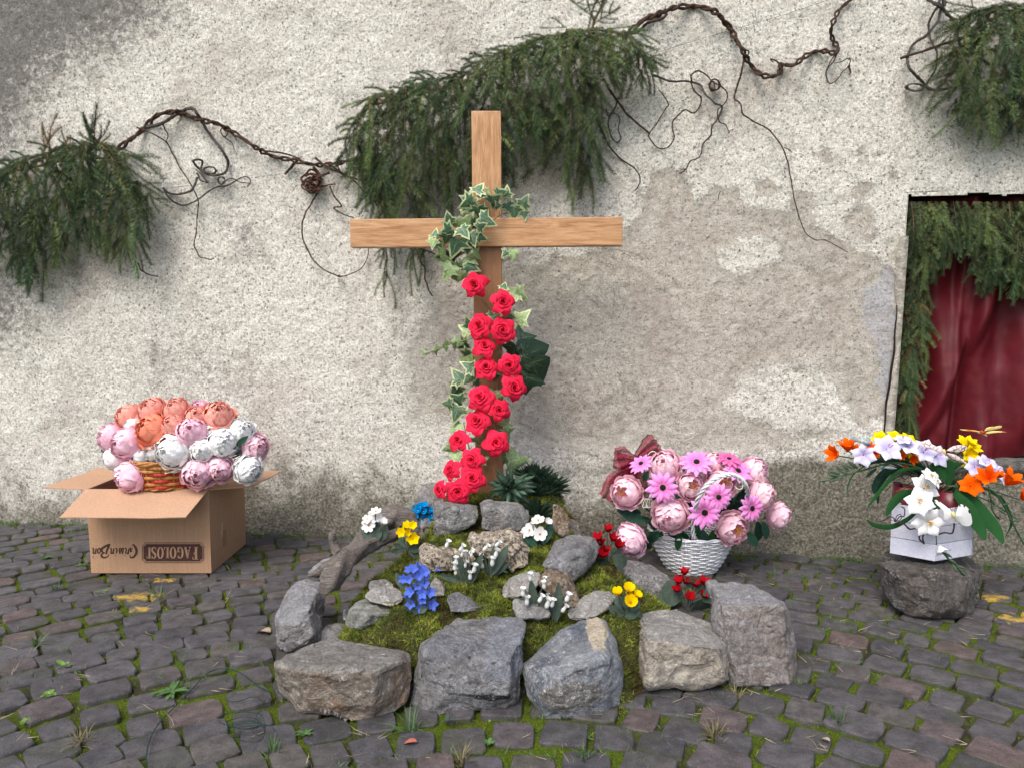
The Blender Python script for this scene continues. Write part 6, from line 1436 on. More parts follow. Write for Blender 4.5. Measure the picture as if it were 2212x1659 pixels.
plant('lily_of_the_valley', 'lily of the valley with few bells in front of the larger tufa stone', 'flowers', (1750,890), [BE(1690,645,.9,52),BE(1800,610,.9,50),BE(1800,710,.25,60),BE(1770,790,.1,62),BE(1670,745,0,46),BE(1685,810,-.3,58)], [(1750,880,330,78),(1760,880,330,58),(1750,880,220,15),(1760,890,230,35),(1740,880,140,115),(1850,820,90,330)], conv=CC, leafset=LNAR, arch=.012)
B6 = lambda x, y, tx=0., s_=56: (x, y, s_*1.12, 'bell', (tx, -.15, 1))
plant('lily_of_the_valley', 'nearest lily of the valley, between the slate and blue-veined rocks', 'flowers', (250,1410), [B6(205,1010,0,62),B6(345,1035,.1,50),B6(345,1090,-.1,60),B6(130,1165,0,66),B6(170,1255,.05,70),B6(290,1225,.5,64),B6(380,1190,0,40),B6(365,1285,.3,80),B6(420,1275,.2,66),B6(565,1220,.3,70),B6(520,1325,.7,66)], [(240,1410,360,110),(250,1400,420,95),(260,1400,300,80),(460,1430,420,85),(440,1400,320,100),(250,1300,180,30),(150,1200,130,180),(300,1350,260,65)], conv=C6, leafset=LNAR, arch=.014)
plant('primrose', 'white paper primroses with yellow hearts at the back right, below the spiky plants', 'flowers', (270,700), [(285,405,66,'primrose',(-.1,-.5,1)),(375,430,54,'whiteup',(.4,-.6,.7)),(195,500,68,'primrose',(-.1,-1,.4)),(300,540,72,'primrose',(.1,-1,.35)),(150,530,50,'primrose',(-.5,-.8,.3)),(230,450,36,'whiteup',(0,-.3,1))], [(270,690,230,125),(280,690,260,60),(250,690,180,150),(300,690,170,95),(290,700,150,40),(330,640,220,65)], conv=C6, leafset=LN)
plant('cyclamen', 'red paper cyclamen with round grey-green leaves beside the lowest hanging peony', 'flowers', (980,860), [(985,520,72,'cycl',(.05,-.3,1)),(895,610,82,'cycl',(-.4,-.4,1)),(910,650,70,'cycl',(-.1,-.5,1)),(1030,610,75,'cycl',(.2,-.3,1)),(1085,680,82,'cycl',(.2,-.4,1)),(935,770,95,'cycl',(0,-.6,1)),(885,770,62,'cycl',(-.6,-.5,.7)),(960,720,62,'cycl',(.3,-.3,1))], [(960,840,190,240,HRT),(1010,850,190,270,HRT),(870,800,150,170,HRT),(1060,790,170,330,HRT),(980,850,150,200,HRT),(1030,760,120,20,HRT)], conv=C6, fy=-.01)
ZBf = lambda x, y: ((1101.5+x*.2929 - 1101.5)/.2148, (1231+y*.2929 - 1036.7)/.2148)
def CB(x, y): return C6(*ZBf(x, y))
plant('cyclamen', 'red paper cyclamen with a big grey leaf, wedged by the tall stone on the right', 'flowers', ZBf(1320,300), [(*ZBf(1285,35),70,'cycl',(0,-.2,1)),(*ZBf(1250,100),75,'cycl',(-.3,-.3,1)),(*ZBf(1290,100),67,'cycl',(.3,-.3,1)),(*ZBf(1430,110),82,'cycl',(.1,-.3,1)),(*ZBf(1365,120),67,'cycl',(.1,-.3,1)),(*ZBf(1235,160),72,'cycl',(-.2,-.4,1)),(*ZBf(1325,215),80,'cycl',(0,-.6,1)),(*ZBf(1425,200),70,'cycl',(.2,-.5,1))], [(*ZBf(1210,240),230,100,HRT),(*ZBf(1240,200),200,180,HRT),(*ZBf(1370,230),250,305,HRT),(*ZBf(1370,170),160,60,HRT),(*ZBf(1300,110),120,20,HRT),(*ZBf(1450,240),150,75,HRT)], conv=C6)
plant('tulips', 'yellow paper tulips with broad grey leaves, right of the centre above the hanging moss', 'flowers', ZBf(850,350), [(*ZBf(800,180),70,'tulip',(-.2,-.5,1)),(*ZBf(875,150),74,'tulip',(.1,-.6,1)),(*ZBf(930,195),60,'tulip',(.5,-.5,1)),(*ZBf(888,240),84,'tulip',(0,-.9,.7)),(*ZBf(880,190),50,'tulip',(0,-.3,1))], [(*ZBf(850,340),200,150),(*ZBf(850,345),170,20),(*ZBf(845,360),190,100),(*ZBf(840,330),190,170),(*ZBf(870,330),170,40),(*ZBf(820,290),150,110),(*ZBf(900,300),150,60),(*ZBf(780,330),100,200),(*ZBf(930,320),90,340),(*ZBf(850,280),170,80)], conv=C6, leafset=[lance(1, .30, b_, .25, 'leaf', M_greyleaf) for b_ in (.1,.4)])

# spiky succulents at the foot of the cross
M_aloe = simple('aloe_green', (.055,.105,.065), .3, 70, .5, .0008, objvar=.25); M_aloe2 = simple('spiky_dark', (.026,.060,.032), .4, 160, .6, .001, objvar=.3)
def thick_leaf(mat, W, curve):
    n = 6; vs = []
    for i in range(n+1):
        v = i/n; w_ = W*(1-v)**.75*(1+.5*v) + .004; z = curve*v*v
        vs += [(-w_, v, z+.25*w_), (-w_*.5, v, z-.10*w_), (0, v, z-.30*w_), (w_*.5, v, z-.10*w_), (w_, v, z+.25*w_), (0, v, z+.02)]
    fs = [(i*6+k, i*6+(k+1) % 6, (i+1)*6+(k+1) % 6, (i+1)*6+k) for i in range(n) for k in range(6)]
    mb = MB().add(vs, fs)
    for i in range(1, 12):                       # marginal teeth
        v = i/12.5; w_ = W*(1-v)**.75*(1+.5*v); z = curve*v*v + .25*w_
        for s_ in (-1, 1): mb.add([(s_*w_, v-.014, z), (s_*w_, v+.014, z), (s_*(w_+.022), v+.02, z+.01)], [(0,1,2)])
    return mb.mesh('leaf', mat, True)
AL = [thick_leaf(M_aloe, .15, c) for c in (-.25, .15)]; AL2 = [thick_leaf(M_aloe2, .06, c) for c in (.1, .3, -.1)]; AL3 = [thick_leaf(M_aloe2, .11, c) for c in (.1, .25)]
def rosette(label, px, py, y, rp, pool, n, up=.2, spread=(0, 360), tiltbase=20, nm='succulent'):
    p0 = P(px, py, y); rt = thing(nm, p0, label, 'plant'); s_ = rp*mpp(y)
    for i in range(n):
        a = R(spread[0] + (spread[1]-spread[0])*((i*.618) % 1)); el = R(tiltbase + 65*(i/n)**.9 + random.uniform(-9,9))
        d = Vector((math.cos(a)*math.cos(el), -.55*math.sin(el) + .35*math.sin(a)*math.cos(el)*-1, math.sin(a)*math.cos(el)*.75 + up*math.sin(el))).normalized()
        x_ = d.cross(Vector((0,-1,.3))).normalized(); z_ = x_.cross(d); Rm = Matrix((x_, d, z_)).transposed().to_4x4()
        inst('leaf', random.choice(pool), rt, Rm @ Matrix.Scale(s_*random.uniform(.8,1.1), 4))
    return rt
D5 = lambda x, y: (1004.4+x*.1172, 972+y*.1172)
rosette('grey-green spiky rosette plant just right of the foot of the cross', *D5(820,680), 3.50, 58, AL, 32)
for i, (x_, y_, r_) in enumerate([(1150,480,26),(1290,470,30),(1420,560,32),(1200,620,28),(1350,680,30),(1560,700,34),(1480,820,30),(1650,760,26),(1300,820,28)]):
    rosette(['dark bristly succulent head, top left of the dense clump','dark bristly succulent head at the very top of the clump','dark bristly succulent head at the upper right of the clump','dark bristly succulent head touching the grey-green rosette','dark bristly succulent head in the middle of the dense clump','dark bristly succulent head on the right side of the clump','dark bristly succulent head low on the right of the clump','dark bristly succulent head furthest right of the clump','dark bristly succulent head lowest in the clump, above the fan plant'][i], *D5(x_, y_), 3.58 - .01*(i % 3), r_*1.5, AL2, 36, .6, (-20, 200), 5)
rosette('dark green fan-shaped spiky plant directly above the right white primroses', *D5(1330,1190), 3.40, 56, AL3, 28, .7, (-10, 190), 8)
gnarl('root', [P(*D5(1790,860),3.6), P(*D5(1800,960),3.6), P(*D5(1760,1000),3.58), P(*D5(1880,1130),3.6), P(*D5(1960,1230),3.62), P(*D5(2100,1270),3.64)], [.004,.004,.006,.007,.006,.002], 8, 5, .2, None, M_twig, 3)
tag(bpy.data.objects['root'], 'thin bare brown root trailing from the dark succulents over the back stones', 'root')
# moss hanging at the post foot is part of the mound; big toothed green leaf behind the rosette
yl = thing('ivy', P(*D5(800,180), 3.6), 'single large yellow-green leaf behind the spiky rosette at the post foot', 'leaf')
put_leaf(yl, VARG, *D5(820,200), 3.60, 46, 5, -.2, 0); put_leaf(yl, VARG, *D5(770,120), 3.62, 26, 280, -.2, 0)

# ------------------------------------------------------------------ WHITE CRATE ON THE BOULDER
M_crate = simple('crate_white', (.62,.63,.72), .06, 50, .6, .0015); ZC0 = .205
C0 = G(2019, 1212.5, ZC0); CL = G(1922, 1194.5, ZC0); CR = G(2101, 1198.5, ZC0); CH = .215
crate = thing('white_crate', C0, 'white painted wooden crate standing cornerwise on the boulder', 'crate')
def plank_face(a, b, inward):
    for k in range(3):
        z0 = CH*(k/3) + .0015; z1 = CH*((k+1)/3) - .0015; u = Vector((0,0,1))
        MB().slab([a+u*z0, b+u*z0, b+u*z1, a+u*z1], inward*.010).build('plank', M_crate, crate, False, bevel=.0012)
CB4 = CL + CR - C0; inn1 = (CR - C0).normalized(); inn2 = (CL - C0).normalized()
plank_face(CL, C0, inn1); plank_face(C0 + inn1*.0105, CR, inn2); plank_face(CR, CB4, -inn1); plank_face(CL + inn1*.0105, CB4, -inn2)
MB().slab([C0+inn1*.011+inn2*.011, CR-inn1*.011+inn2*.011, CB4-inn1*.011-inn2*.011, CL+inn1*.011-inn2*.011], Vector((0,0,.008))).build('bottom', M_crate, crate, False)
mid = (C0 + CB4)/2; M_pot = simple('pot_dark_red', (.12,.006,.014), .1, 30, .35, 0, spec=.6)
def pot(label, c, r_, h):
    n = 20; prof = [(0,0),(.6,0),(.85,.3),(1.0,.7),(1.0,1.0),(.92,1.0),(.9,.85),(0,.85)]; vs = [(c.x+r_*q*math.cos(2*math.pi*k/n), c.y+r_*q*math.sin(2*math.pi*k/n), c.z+h*z) for q, z in prof for k in range(n)]
    tag(MB().add(vs, [(j*n+k, j*n+(k+1) % n, (j+1)*n+(k+1) % n, (j+1)*n+k) for j in range(len(prof)-1) for k in range(n)]).build('pot', M_pot, origin=c), label, 'pot', 'dark red pots in the crate')
R7 = lambda x, y: (1749.6+x*.3124, 874.8+y*.3124)
pc1 = P(*R7(640,620), 3.22); pc2 = P(*R7(975,670), 3.20)
pot('dark red pot rising at the left inside the crate', Vector((pc1.x+.01, pc1.y, ZC0+.02)), .050, pc1.z - ZC0 + .02); pot('dark red pot at the right inside the crate behind the white butterfly', Vector((pc2.x, pc2.y+.01, ZC0+.02)), .066, pc2.z - ZC0 + .03)
# flowers on sprays: flower > petal
def trump(m, kind):
    if kind == 'six': return [grid_mesh('petal', flat(1, .42, .42, 0, .05, .22, seed=s_, pw=.62), m, 4, 5) for s_ in range(2)]
    return [grid_mesh('petal', cup(.05, .75, .85, 40, .12, .02, .5, seed=s_, point=.15), m, 4, 5) for s_ in range(2)]
TP = {'w': trump(M_pw, 'six'), 'wc': trump(M_pw, 'cup'), 'l': trump(M_li, 'six'), 'y': trump(M_py, 'six'), 'yc': [grid_mesh('petal', flat(1, .36, .9, 0, .05, -.1, seed=s_, pw=.7), M_py, 4, 5) for s_ in range(2)], 'o': [grid_mesh('petal', flat(1, .34, 1.05, 0, .05, -.15, seed=s_, pw=.7), M_or, 4, 5) for s_ in range(2)], 'os': trump(M_or, 'six')}
STW = stamens(MB(), .12, 10, .45, .02).mesh('stamens', M_stamen); M_pk = simple('stamen_pink', (.55,.10,.16), .1, 50, .7, 0); STP = stamens(MB(), .10, 6, .8, .014).mesh('stamens', M_pk)
def bloom(root, px, py, rp, y, n, kind, st=None):
    p = P(px, py, y); f = bpy.data.objects.new('flower', None); C.objects.link(f); f.parent = root; f.location = p - root.location; f.empty_display_size = .02; orient(f, n, random.uniform(0,6), rp*mpp(y)*1.15)
    layer(f, TP[kind], 6, 0, .1, 1, 0)
    if st: inst('stamens', st, f, Matrix.Scale(.9, 4))
    return p
M_fstem = simple('flower_stem_green', (.035,.085,.035), .25, 60, .7, 0)
CEN = P(*R7(870,560), 3.24)
def spray(label, fl, y, kind, st, dirn=(0,-1,.4), stem=None, name='flower_spray'):
    rt = thing(name, P(*R7(*fl[0][:2]), y), label, 'flowers'); pr = None
    for t in fl:
        n_ = t[3] if len(t) > 3 else (dirn[0]+random.uniform(-.3,.3), -1, dirn[2]+random.uniform(-.2,.3)); yy = y + (t[4] if len(t) > 4 else random.uniform(-.03,.03))
        p = bloom(rt, *R7(*t[:2]), t[2]*.3124, yy, n_, t[5] if len(t) > 5 else kind, st)
        c = stem or CEN; MB().tube(path([c, (c+p)/2 + Vector((0,.02,.02)), p + Vector((0,.02,-.005))], 5), .0026, 5).build('stem', M_fstem, rt)
    return rt
spray('cascade of white freesia-like paper flowers falling over the front of the crate', [(830,500,68,(.3,-.6,.8)),(865,520,52,(.6,-.6,.2)),(790,575,92,(0,-1,.6)),(755,672,95,(-.2,-1,.5)),(808,806,104,(0,-1,.0)),(895,968,58,(.3,-.6,-.9),-.03,'wc')], 3.04, 'w', STW, stem=P(*R7(880,600), 3.14))
spray('row of lilac alstroemerias with pink stamens on the left of the crate', [(370,345,75,(-.3,-1,.2)),(530,305,98,(0,-.8,.6)),(670,285,84,(.1,-.7,.8)),(785,325,84,(0,-.8,.5)),(872,352,80,(.2,-.8,.4)),(640,250,60,(0,-.3,1))], 3.14, 'l', STP)
spray('lilac alstroemeria cluster on the right of the crate above the orange ones', [(1140,428,74,(-.1,-.9,.5)),(1215,400,66,(.2,-.6,.8)),(1285,460,66,(.3,-.7,.6)),(1325,510,44,(.6,-.6,.2))], 3.18, 'l', STP)
spray('yellow paper freesias at the upper left, behind the lilac row', [(485,232,58,(-.3,-.7,.8)),(590,222,56,(0,-.5,1)),(680,245,58,(.2,-.7,.8)),(712,345,44,(0,-1,.1)),(540,245,40,(0,-.5,1))], 3.24, 'y', None)
spray('yellow paper freesias standing at the right, under the orange butterfly', [(1075,290,56,(-.2,-.5,1)),(1110,310,50,(.3,-.7,.6)),(1080,345,60,(0,-1,.2)),(1050,380,34,(-.2,-1,-.3)),(1100,280,40,(.3,-.5,1))], 3.26, 'yc', None)
spray('orange paper freesias at the far left tip of the arrangement', [(195,345,62,(-1,-.5,.3)),(265,315,62,(-.3,-.3,1)),(300,330,40,(.2,-.4,.8))], 3.18, 'o', None)
spray('orange blooms glimpsed under the lilac row', [(615,350,36,(0,-1,.2)),(695,365,38,(.1,-1,0)),(405,305,36,(0,-.7,.6)),(430,335,32,(.2,-1,0)),(650,425,20,(0,-1,0))], 3.20, 'o', None)
spray('orange paper lilies fanning out to the right of the crate', [(1110,560,78,(-.3,-.8,.6),0,'os'),(1235,515,72,(-.5,-.6,.5)),(1355,548,78,(.4,-.5,.8)),(1300,500,36,(.2,-.5,.8)),(1462,650,66,(.2,-.6,.6)),(1476,800,30,(.6,-.6,.1))], 3.10, 'o', None, stem=P(*R7(1000,590), 3.18))
# strap leaves
def strap(root, pts, w_, y, dy=0., name='leaf', mat=None):
    pp = path([P(*R7(a, b), y + dy*i/(len(pts)-1)) for i, (a, b) in enumerate(pts)], 6); n = len(pp); vs = []
    for i, p in enumerate(pp):
        t_ = (pp[min(i+1,n-1)]-pp[max(i-1,0)]).normalized(); s_ = t_.cross(Vector((0,1,.15))).normalized(); u = i/(n-1); q = w_*.3124*mpp(y)*(math.sin(math.pi*min(.985, u*.86+.12))**.7)
        d = s_.cross(t_)
        vs += [p - s_*q*.5 + d*q*.12, p, p + s_*q*.5 + d*q*.12]
    MB().add(vs, [(3*i+k, 3*i+k+1, 3*i+k+4, 3*i+k+3) for i in range(n-1) for k in range(2)]).build(name, mat or M_grleaf, root)
lf = thing('crate_greenery', CEN, 'long arching green crepe leaves spilling from the white crate', 'leaves')
for pts, w_, y, dy, *mm in [([(780,435),(640,450),(540,530),(450,640),(395,712)],34,3.16,-.05),([(730,600),(640,625),(570,690),(528,765)],72,3.12,-.04),([(745,735),(660,800),(560,842),(450,830),(392,792)],42,3.06,-.02),([(1000,600),(1100,650),(1200,760),(1290,860),(1338,955)],105,3.12,-.06),([(1010,612),(1090,700),(1150,800),(1190,870),(1212,932)],92,3.08,-.04),([(840,610),(870,700),(880,800),(852,938)],74,3.09,-.02),([(640,440),(520,470),(455,560),(447,612)],62,3.22,0,M_dkleaf),([(830,432),(900,432),(935,520)],80,3.14,0),([(960,380),(975,470),(950,575)],70,3.16,0),([(1230,590),(1330,650),(1385,760),(1392,830),(1350,912)],24,3.14,0),([(360,415),(480,375),(620,380),(760,415)],60,3.22,0,M_dkleaf),([(560,460),(480,560),(470,690)],36,3.24,0,M_dkleaf),([(1000,600),(960,480),(1010,420),(1070,400)],50,3.20,0),([(1000,560),(1100,510),(1180,500)],52,3.20,0,M_dkleaf),([(880,560),(760,440),(650,400)],60,3.24,0,M_dkleaf),([(460,440),(420,470),(385,500)],26,3.16,0,M_dkleaf),([(950,590),(1000,540),(1080,540),(1140,600)],60,3.2,0,M_dkleaf),([(720,430),(800,470),(880,560)],60,3.24,0,M_dkleaf),([(380,420),(300,480),(262,560),(258,620)],12,3.16,0)]:
    strap(lf, pts, w_, y, dy, 'leaf', mm[0] if mm else None)
def budded(label, pts, buds, y, r_=.004):
    rt = thing('bud_stem', P(*R7(*pts[0]), y), label, 'stem'); MB().tube(path([P(*R7(a, b), y) for a, b in pts], 6), r_, 6).build('stem', M_fstem, rt)
    for x_, yy, s_, a_ in buds: put_leaf(rt, BUD, *R7(x_, yy), y - .006, s_*.3124, a_, random.uniform(-.2,.2), 0, nm='bud')
def budm():
    n = 6; vs = []; K = 6
    for i in range(n+1):
        v = i/n; q = .14*math.sin(math.pi*(v*.92+.05))**.8
        vs += [(q*math.cos(2*math.pi*k/K), v, q*math.sin(2*math.pi*k/K)) for k in range(K)]
    return MB().add(vs, [(i*K+k, i*K+(k+1) % K, (i+1)*K+(k+1) % K, (i+1)*K+k) for i in range(n) for k in range(K)]).mesh('bud', simple('bud_green', (.060,.10,.055), .25, 60, .6, 0))
BUD = [budm()]
budded('long budded green stem arching out to the left of the crate arrangement', [(860,500),(720,420),(560,400),(400,440),(250,480),(100,520)], [(140,515,80,185),(200,490,80,170),(210,480,70,155),(260,470,80,160),(270,450,70,140),(300,440,70,150),(330,440,90,140),(200,510,60,190),(350,420,70,120),(240,500,60,180),(180,470,60,160),(420,430,60,150),(230,450,60,150)], 3.16)
budded('budded green stems drooping down to the right edge of the picture', [(950,560),(1120,560),(1250,585),(1320,660),(1390,790),(1440,890),(1481,960)], [(1240,590,50,270),(1330,690,50,20),(1400,800,60,10),(1300,720,60,330),(1440,880,60,10),(1190,580,50,300),(1150,560,60,20)], 3.12)
budded('thin green budded branch hanging down between the orange lilies', [(1235,560),(1250,640),(1262,720),(1290,770),(1315,790)], [(1250,640,46,300),(1262,700,46,20),(1255,670,40,220),(1280,760,40,330)], 3.14, .0032)
budded('grey-green budded tip hanging from the white cascade over the boulder', [(895,990),(940,1040),(990,1100),(1060,1160)], [(930,1020,75,330),(960,1060,70,325),(1000,1090,80,310),(1020,1110,75,340),(985,1095,70,300),(1040,1140,60,315)], 3.00, .004)
# dark curly twigs on the crate front
tw = thing('curly_twig', P(*R7(700,850), 3.03), 'dark curly willow twigs twisting across the front of the white crate', 'twig')
M_tw = simple('dark_twig', (.035,.022,.020), .3, 60, .8, .001)
for pts, r_ in [([(480,805),(520,790),(550,770),(580,780),(590,805),(620,770),(650,765),(655,720),(635,700)],.0022), ([(590,800),(600,765),(625,755),(632,780),(605,800),(585,790)],.0018), ([(600,810),(650,820),(690,855),(740,850),(765,880),(755,920),(790,958)],.0034), ([(790,958),(780,920),(790,890),(830,880)],.0034), ([(880,895),(930,880),(980,885),(995,850),(997,815)],.0034)]:
    MB().tube(path([P(*R7(a, b), 3.035) for a, b in pts], 6), r_, 6).build('stem', M_tw, tw)
nest = thing('twig_nest', P(*R7(750,520), 3.2), 'tangle of brown twigs and dry grass on top of the pots', 'twigs')
for i in range(26):
    x_, y_ = random.uniform(560,1020), random.uniform(490,600); a = random.uniform(-.5,.5); L = random.uniform(50,140)
    MB().tube(path([P(*R7(x_ + L*k*math.cos(a) + random.uniform(-12,12), y_ + L*k*math.sin(a) + random.uniform(-20,20)), 3.16 + random.uniform(0,.08)) for k in (0,.4,.7,1)], 4), random.choice((.0035,.002,.0012,.001)), 5).build('twig', M_tw if i % 2 else M_twig, nest)

# butterflies
def mk_wing(name, c, mark, tipc=None):
    m = MT(name, .7); f = m.noise(60, 3); col = m.mix(m.rng(m.voro(45, feature='DISTANCE_TO_EDGE'), .02, .06, 1, 0), c, mark) if mark else c
    if tipc: col = m.mix(m.rng(m.noise(22, 3), .5, .62), col, tipc)
    m.color(col); tr = m.n('BsdfTranslucent'); tr.inputs[0].default_value = (*c, 1); mx = m.n('MixShader'); mx.inputs[0].default_value = .25
    m.put(m.b.outputs[0], mx.inputs[1]); m.put(tr.outputs[0], mx.inputs[2]); m.put(mx.outputs[0], m.N['Material Output'].inputs[0]); return m.mat
def butterfly(label, c, wings, mat, bodymat, y, body, edge=None, ant=(), conv=R7):
    rt = thing('butterfly', P(*conv(*c), y), label, 'butterfly', None)
    for w_ in wings:
        dy = w_[0]; pts = w_[1:]; ctr = Vector((sum(p[0] for p in pts)/len(pts), sum(p[1] for p in pts)/len(pts), 0)); n = len(pts); vs = []
        far = max(math.dist(p, c) for p in pts); yy = lambda p: y + dy*math.dist(p, c)/far
        sm = [tuple(v[:2]) for v in path([(a, b, 0) for a, b in list(pts)+[pts[0]]], 3)][:-1]; n = len(sm)
        vs = [P(*conv(*p), yy(p)) for p in sm] + [P(*conv(ctr.x+(p[0]-ctr.x)*.82, ctr.y+(p[1]-ctr.y)*.82), yy(p)-.002) for p in sm] + [P(*conv(ctr.x, ctr.y), yy((ctr.x, ctr.y))-.003)]
        fs = [(i, (i+1) % n, n+(i+1) % n, n+i) for i in range(n)] + [(n+i, n+(i+1) % n, 2*n) for i in range(n)]
        mb = MB().add(vs, fs)
        if edge: 
            for i in range(n):
                if i % 3 == 0 and sm[i][1] < ctr.y and math.dist(sm[i], c) > far*.6: mb.m[i] = 1
        mb.build('wing', [mat, edge or mat], rt)
    b0, b1 = body; MB().tube([P(*conv(*b0), y-.004), P(*conv((b0[0]*.7+b1[0]*.3), (b0[1]*.7+b1[1]*.3)), y-.006), P(*conv(*b1), y-.004)], [.005,.006,.002], 6).build('body', bodymat, rt)
    for a in ant: MB().tube(path([P(*conv(*p), y-.004) for p in a], 4), .0007, 4).build('antenna', M_tw, rt)
W1 = mk_wing('wing_white', (.80,.80,.78), None); W2 = mk_wing('wing_cream', (.80,.68,.64), (.10,.07,.06)); W3 = mk_wing('wing_yellow', (.75,.62,.22), None, (.75,.22,.03)); W4 = mk_wing('wing_grey', (.28,.34,.34), (.62,.62,.55))
M_by = simple('body_yellow', (.70,.62,.22), .2, 60); M_br = simple('body_red', (.65,.05,.02), .2, 60); M_bt = simple('body_teal', (.0,.10,.17), .2, 60, .3)
butterfly('large white butterfly with black wing tips clipped to the crate front', (1000,765), [(.03,(990,770),(930,790),(925,740),(900,710),(858,662),(880,655),(930,690),(975,730)), (.03,(1005,760),(1030,690),(1060,688),(1100,720),(1122,800),(1105,832),(1060,830),(1020,790))], W1, M_by, 2.99, ((985,735),(1008,800)), M_black, [[(990,740),(965,700),(957,655)],[(995,738),(1010,700)]])
butterfly('cream butterfly with dark-veined wings perched above the lilac row', (930,325), [(.02,(940,315),(985,285),(1040,275),(1085,283),(1075,310),(1010,325)), (.02,(945,330),(1000,340),(1050,370),(1090,405),(1040,390),(980,365)), (.03,(915,310),(880,290),(820,260),(770,250),(780,280),(850,310),(900,330))], W2, M_by, 3.08, ((922,305),(942,350)), None, [[(925,305),(915,275),(912,250)],[(925,305),(880,255),(850,270)]])
butterfly('yellow and orange butterfly on a wire in front of the red cloth', (1200,187), [(.02,(1190,185),(1130,172),(1035,166),(1080,178),(1150,180),(1200,205),(1228,215),(1210,195)), (.01,(1205,180),(1225,155),(1270,148),(1322,142),(1318,158),(1250,175)), (-.02,(1212,190),(1260,178),(1320,180),(1362,186),(1300,190),(1235,198))], W3, M_br, 3.12, ((1180,180),(1215,198)), None, [[(1215,170),(1300,140),(1400,96)],[(1230,190),(1330,195),(1405,232)],[(1190,185),(1120,190),(1050,210),(1000,250),(1005,290)]])
butterfly('grey-winged butterfly with a teal body at the upper left of the arrangement', (405,272), [(.04,(390,270),(330,255),(270,230),(228,205),(290,205),(350,225),(400,260)), (.03,(400,265),(365,230),(360,205),(395,215),(425,250))], W4, M_bt, 3.12, ((385,270),(425,278)))
butterfly('small blue-grey butterfly underneath the dark leaf on the left', (505,435), [(.02,(510,432),(540,420),(580,428),(600,438),(550,442))], W4, M_bt, 3.10, ((495,432),(515,440)))

# ------------------------------------------------------------------ GROUND DETAILS
M_grass = simple('grass_blades', (.075,.14,.045), .4, 9, .7, 0); M_dry = simple('dry_grass', (.17,.145,.08), .4, 9, .9, 0); M_weed = simple('weed_leaves', (.060,.125,.035), .35, 30, .7, .0005); M_weedb = simple('bright_weed', (.11,.20,.04), .3, 30, .7, .0005)
def tuft(label, px, py, n, L, mat, spread=.6, lean=(0,0), name='grass_tuft', group='grass tufts between the cobbles'):
    g = G(px, py); mb = MB()
    for k in range(n):
        a = random.uniform(0,6.28); el = random.uniform(.25, 1.45) if spread > .5 else random.uniform(.8,1.5); l = L*random.uniform(.5,1.1); d = Vector((math.cos(a)*math.cos(el)+lean[0], math.sin(a)*math.cos(el)+lean[1], math.sin(el)))
        b = g + Vector((random.uniform(-.012,.012), random.uniform(-.012,.012), -.01)); s_ = d.cross(Vector((0,0,1))).normalized()*.0016
        m1 = b + d*l*.5; t_ = b + d*l + Vector((0,0,-.3*l*math.cos(el))); mb.add([b-s_, b+s_, m1+s_, m1-s_, t_], [(0,1,2,3),(3,2,4)])
    return tag(mb.build(name, mat, origin=g), label, 'grass', group)
tuft('bright green grass tuft alone on the paving at the lower right', 1808, 1560, 46, .085, M_grass); tuft('wispy green grass tuft in front of the gap between the two left front rocks', 892, 1578, 34, .10, M_grass, .8, (-.3,0))
tuft('short grass tuft at the foot of the tall right stone', 1724, 1478, 26, .05, M_grass); tuft('grass tuft under the big boulder', 2003, 1338, 16, .05, M_grass)
tuft('tangled dry grass right of the centre at the bottom edge', 1545, 1585, 40, .09, M_dry, .9); tuft('dry grass tuft at the bottom edge, centre right', 1262, 1640, 30, .07, M_grass, .9)
tuft('dry grass tuft at the bottom edge below the left corner rock', 1000, 1645, 34, .08, M_dry, .9); tuft('grassy tuft left of the carton on the paving', 120, 1275, 26, .09, M_grass); tuft('thin grass in front of the carton by the yellow paint', 345, 1290, 20, .08, M_grass)
tuft('greyish tuft at the bottom left edge', 175, 1600, 34, .08, M_dry, .9); tuft('pale tuft near the bottom edge left of the wire coil', 590, 1625, 30, .08, M_grass, .9); tuft('grass tuft at the far left middle', 75, 1395, 26, .09, M_grass); tuft('tuft under the beige block stone', 1590, 1500, 30, .06, M_dry, .9)
def weed(label, px, py, n, L, mat, group=None, w_=.5):
    g = G(px, py); rt = thing('weed', g, label, 'weed', group)
    me = lance(1, w_*.5, .15, .25, 'leaf', mat)
    for k in range(n):
        a = 2*math.pi*k/n + random.uniform(-.3,.3); inst('leaf', me, rt, Matrix.Rotation(a, 4, 'Z') @ Matrix.Rotation(random.uniform(.1,.5), 4, 'X') @ Matrix.Scale(.72*L*random.uniform(.6,1.1), 4))
weed('flat dark green rosette weed on the left paving', 370, 1495, 16, .085, M_weed, None, .28); weed('bright green four-leaved weed on the far left paving', 140, 1440, 5, .06, M_weedb, None, .45); weed('small grey-green rosette weed left of the front corner rock', 660, 1585, 14, .04, M_weed, None, .35)
weed('clover-like light green weed low on the far left', 105, 1500, 10, .035, M_weedb, None, .7); weed('tiny light weed by the lower left edge', 55, 1560, 8, .03, M_weedb, None, .7); weed('small leafy weed in front of the left wall', 100, 1205, 10, .05, M_weed, None, .6)
weed('dark rosette weed beside the left edge of the carton', 172, 1222, 12, .05, M_weed, None, .35); weed('two-tone leaf lying below the slate rock', 965, 1556, 3, .045, M_greyleaf, None, .5); weed('tiny weed in the joint below the slate rock', 1055, 1605, 9, .03, M_weed, None, .5); weed('light green weed on the left beyond the cobbles bend', 220, 1280, 8, .04, M_weedb, None, .6)
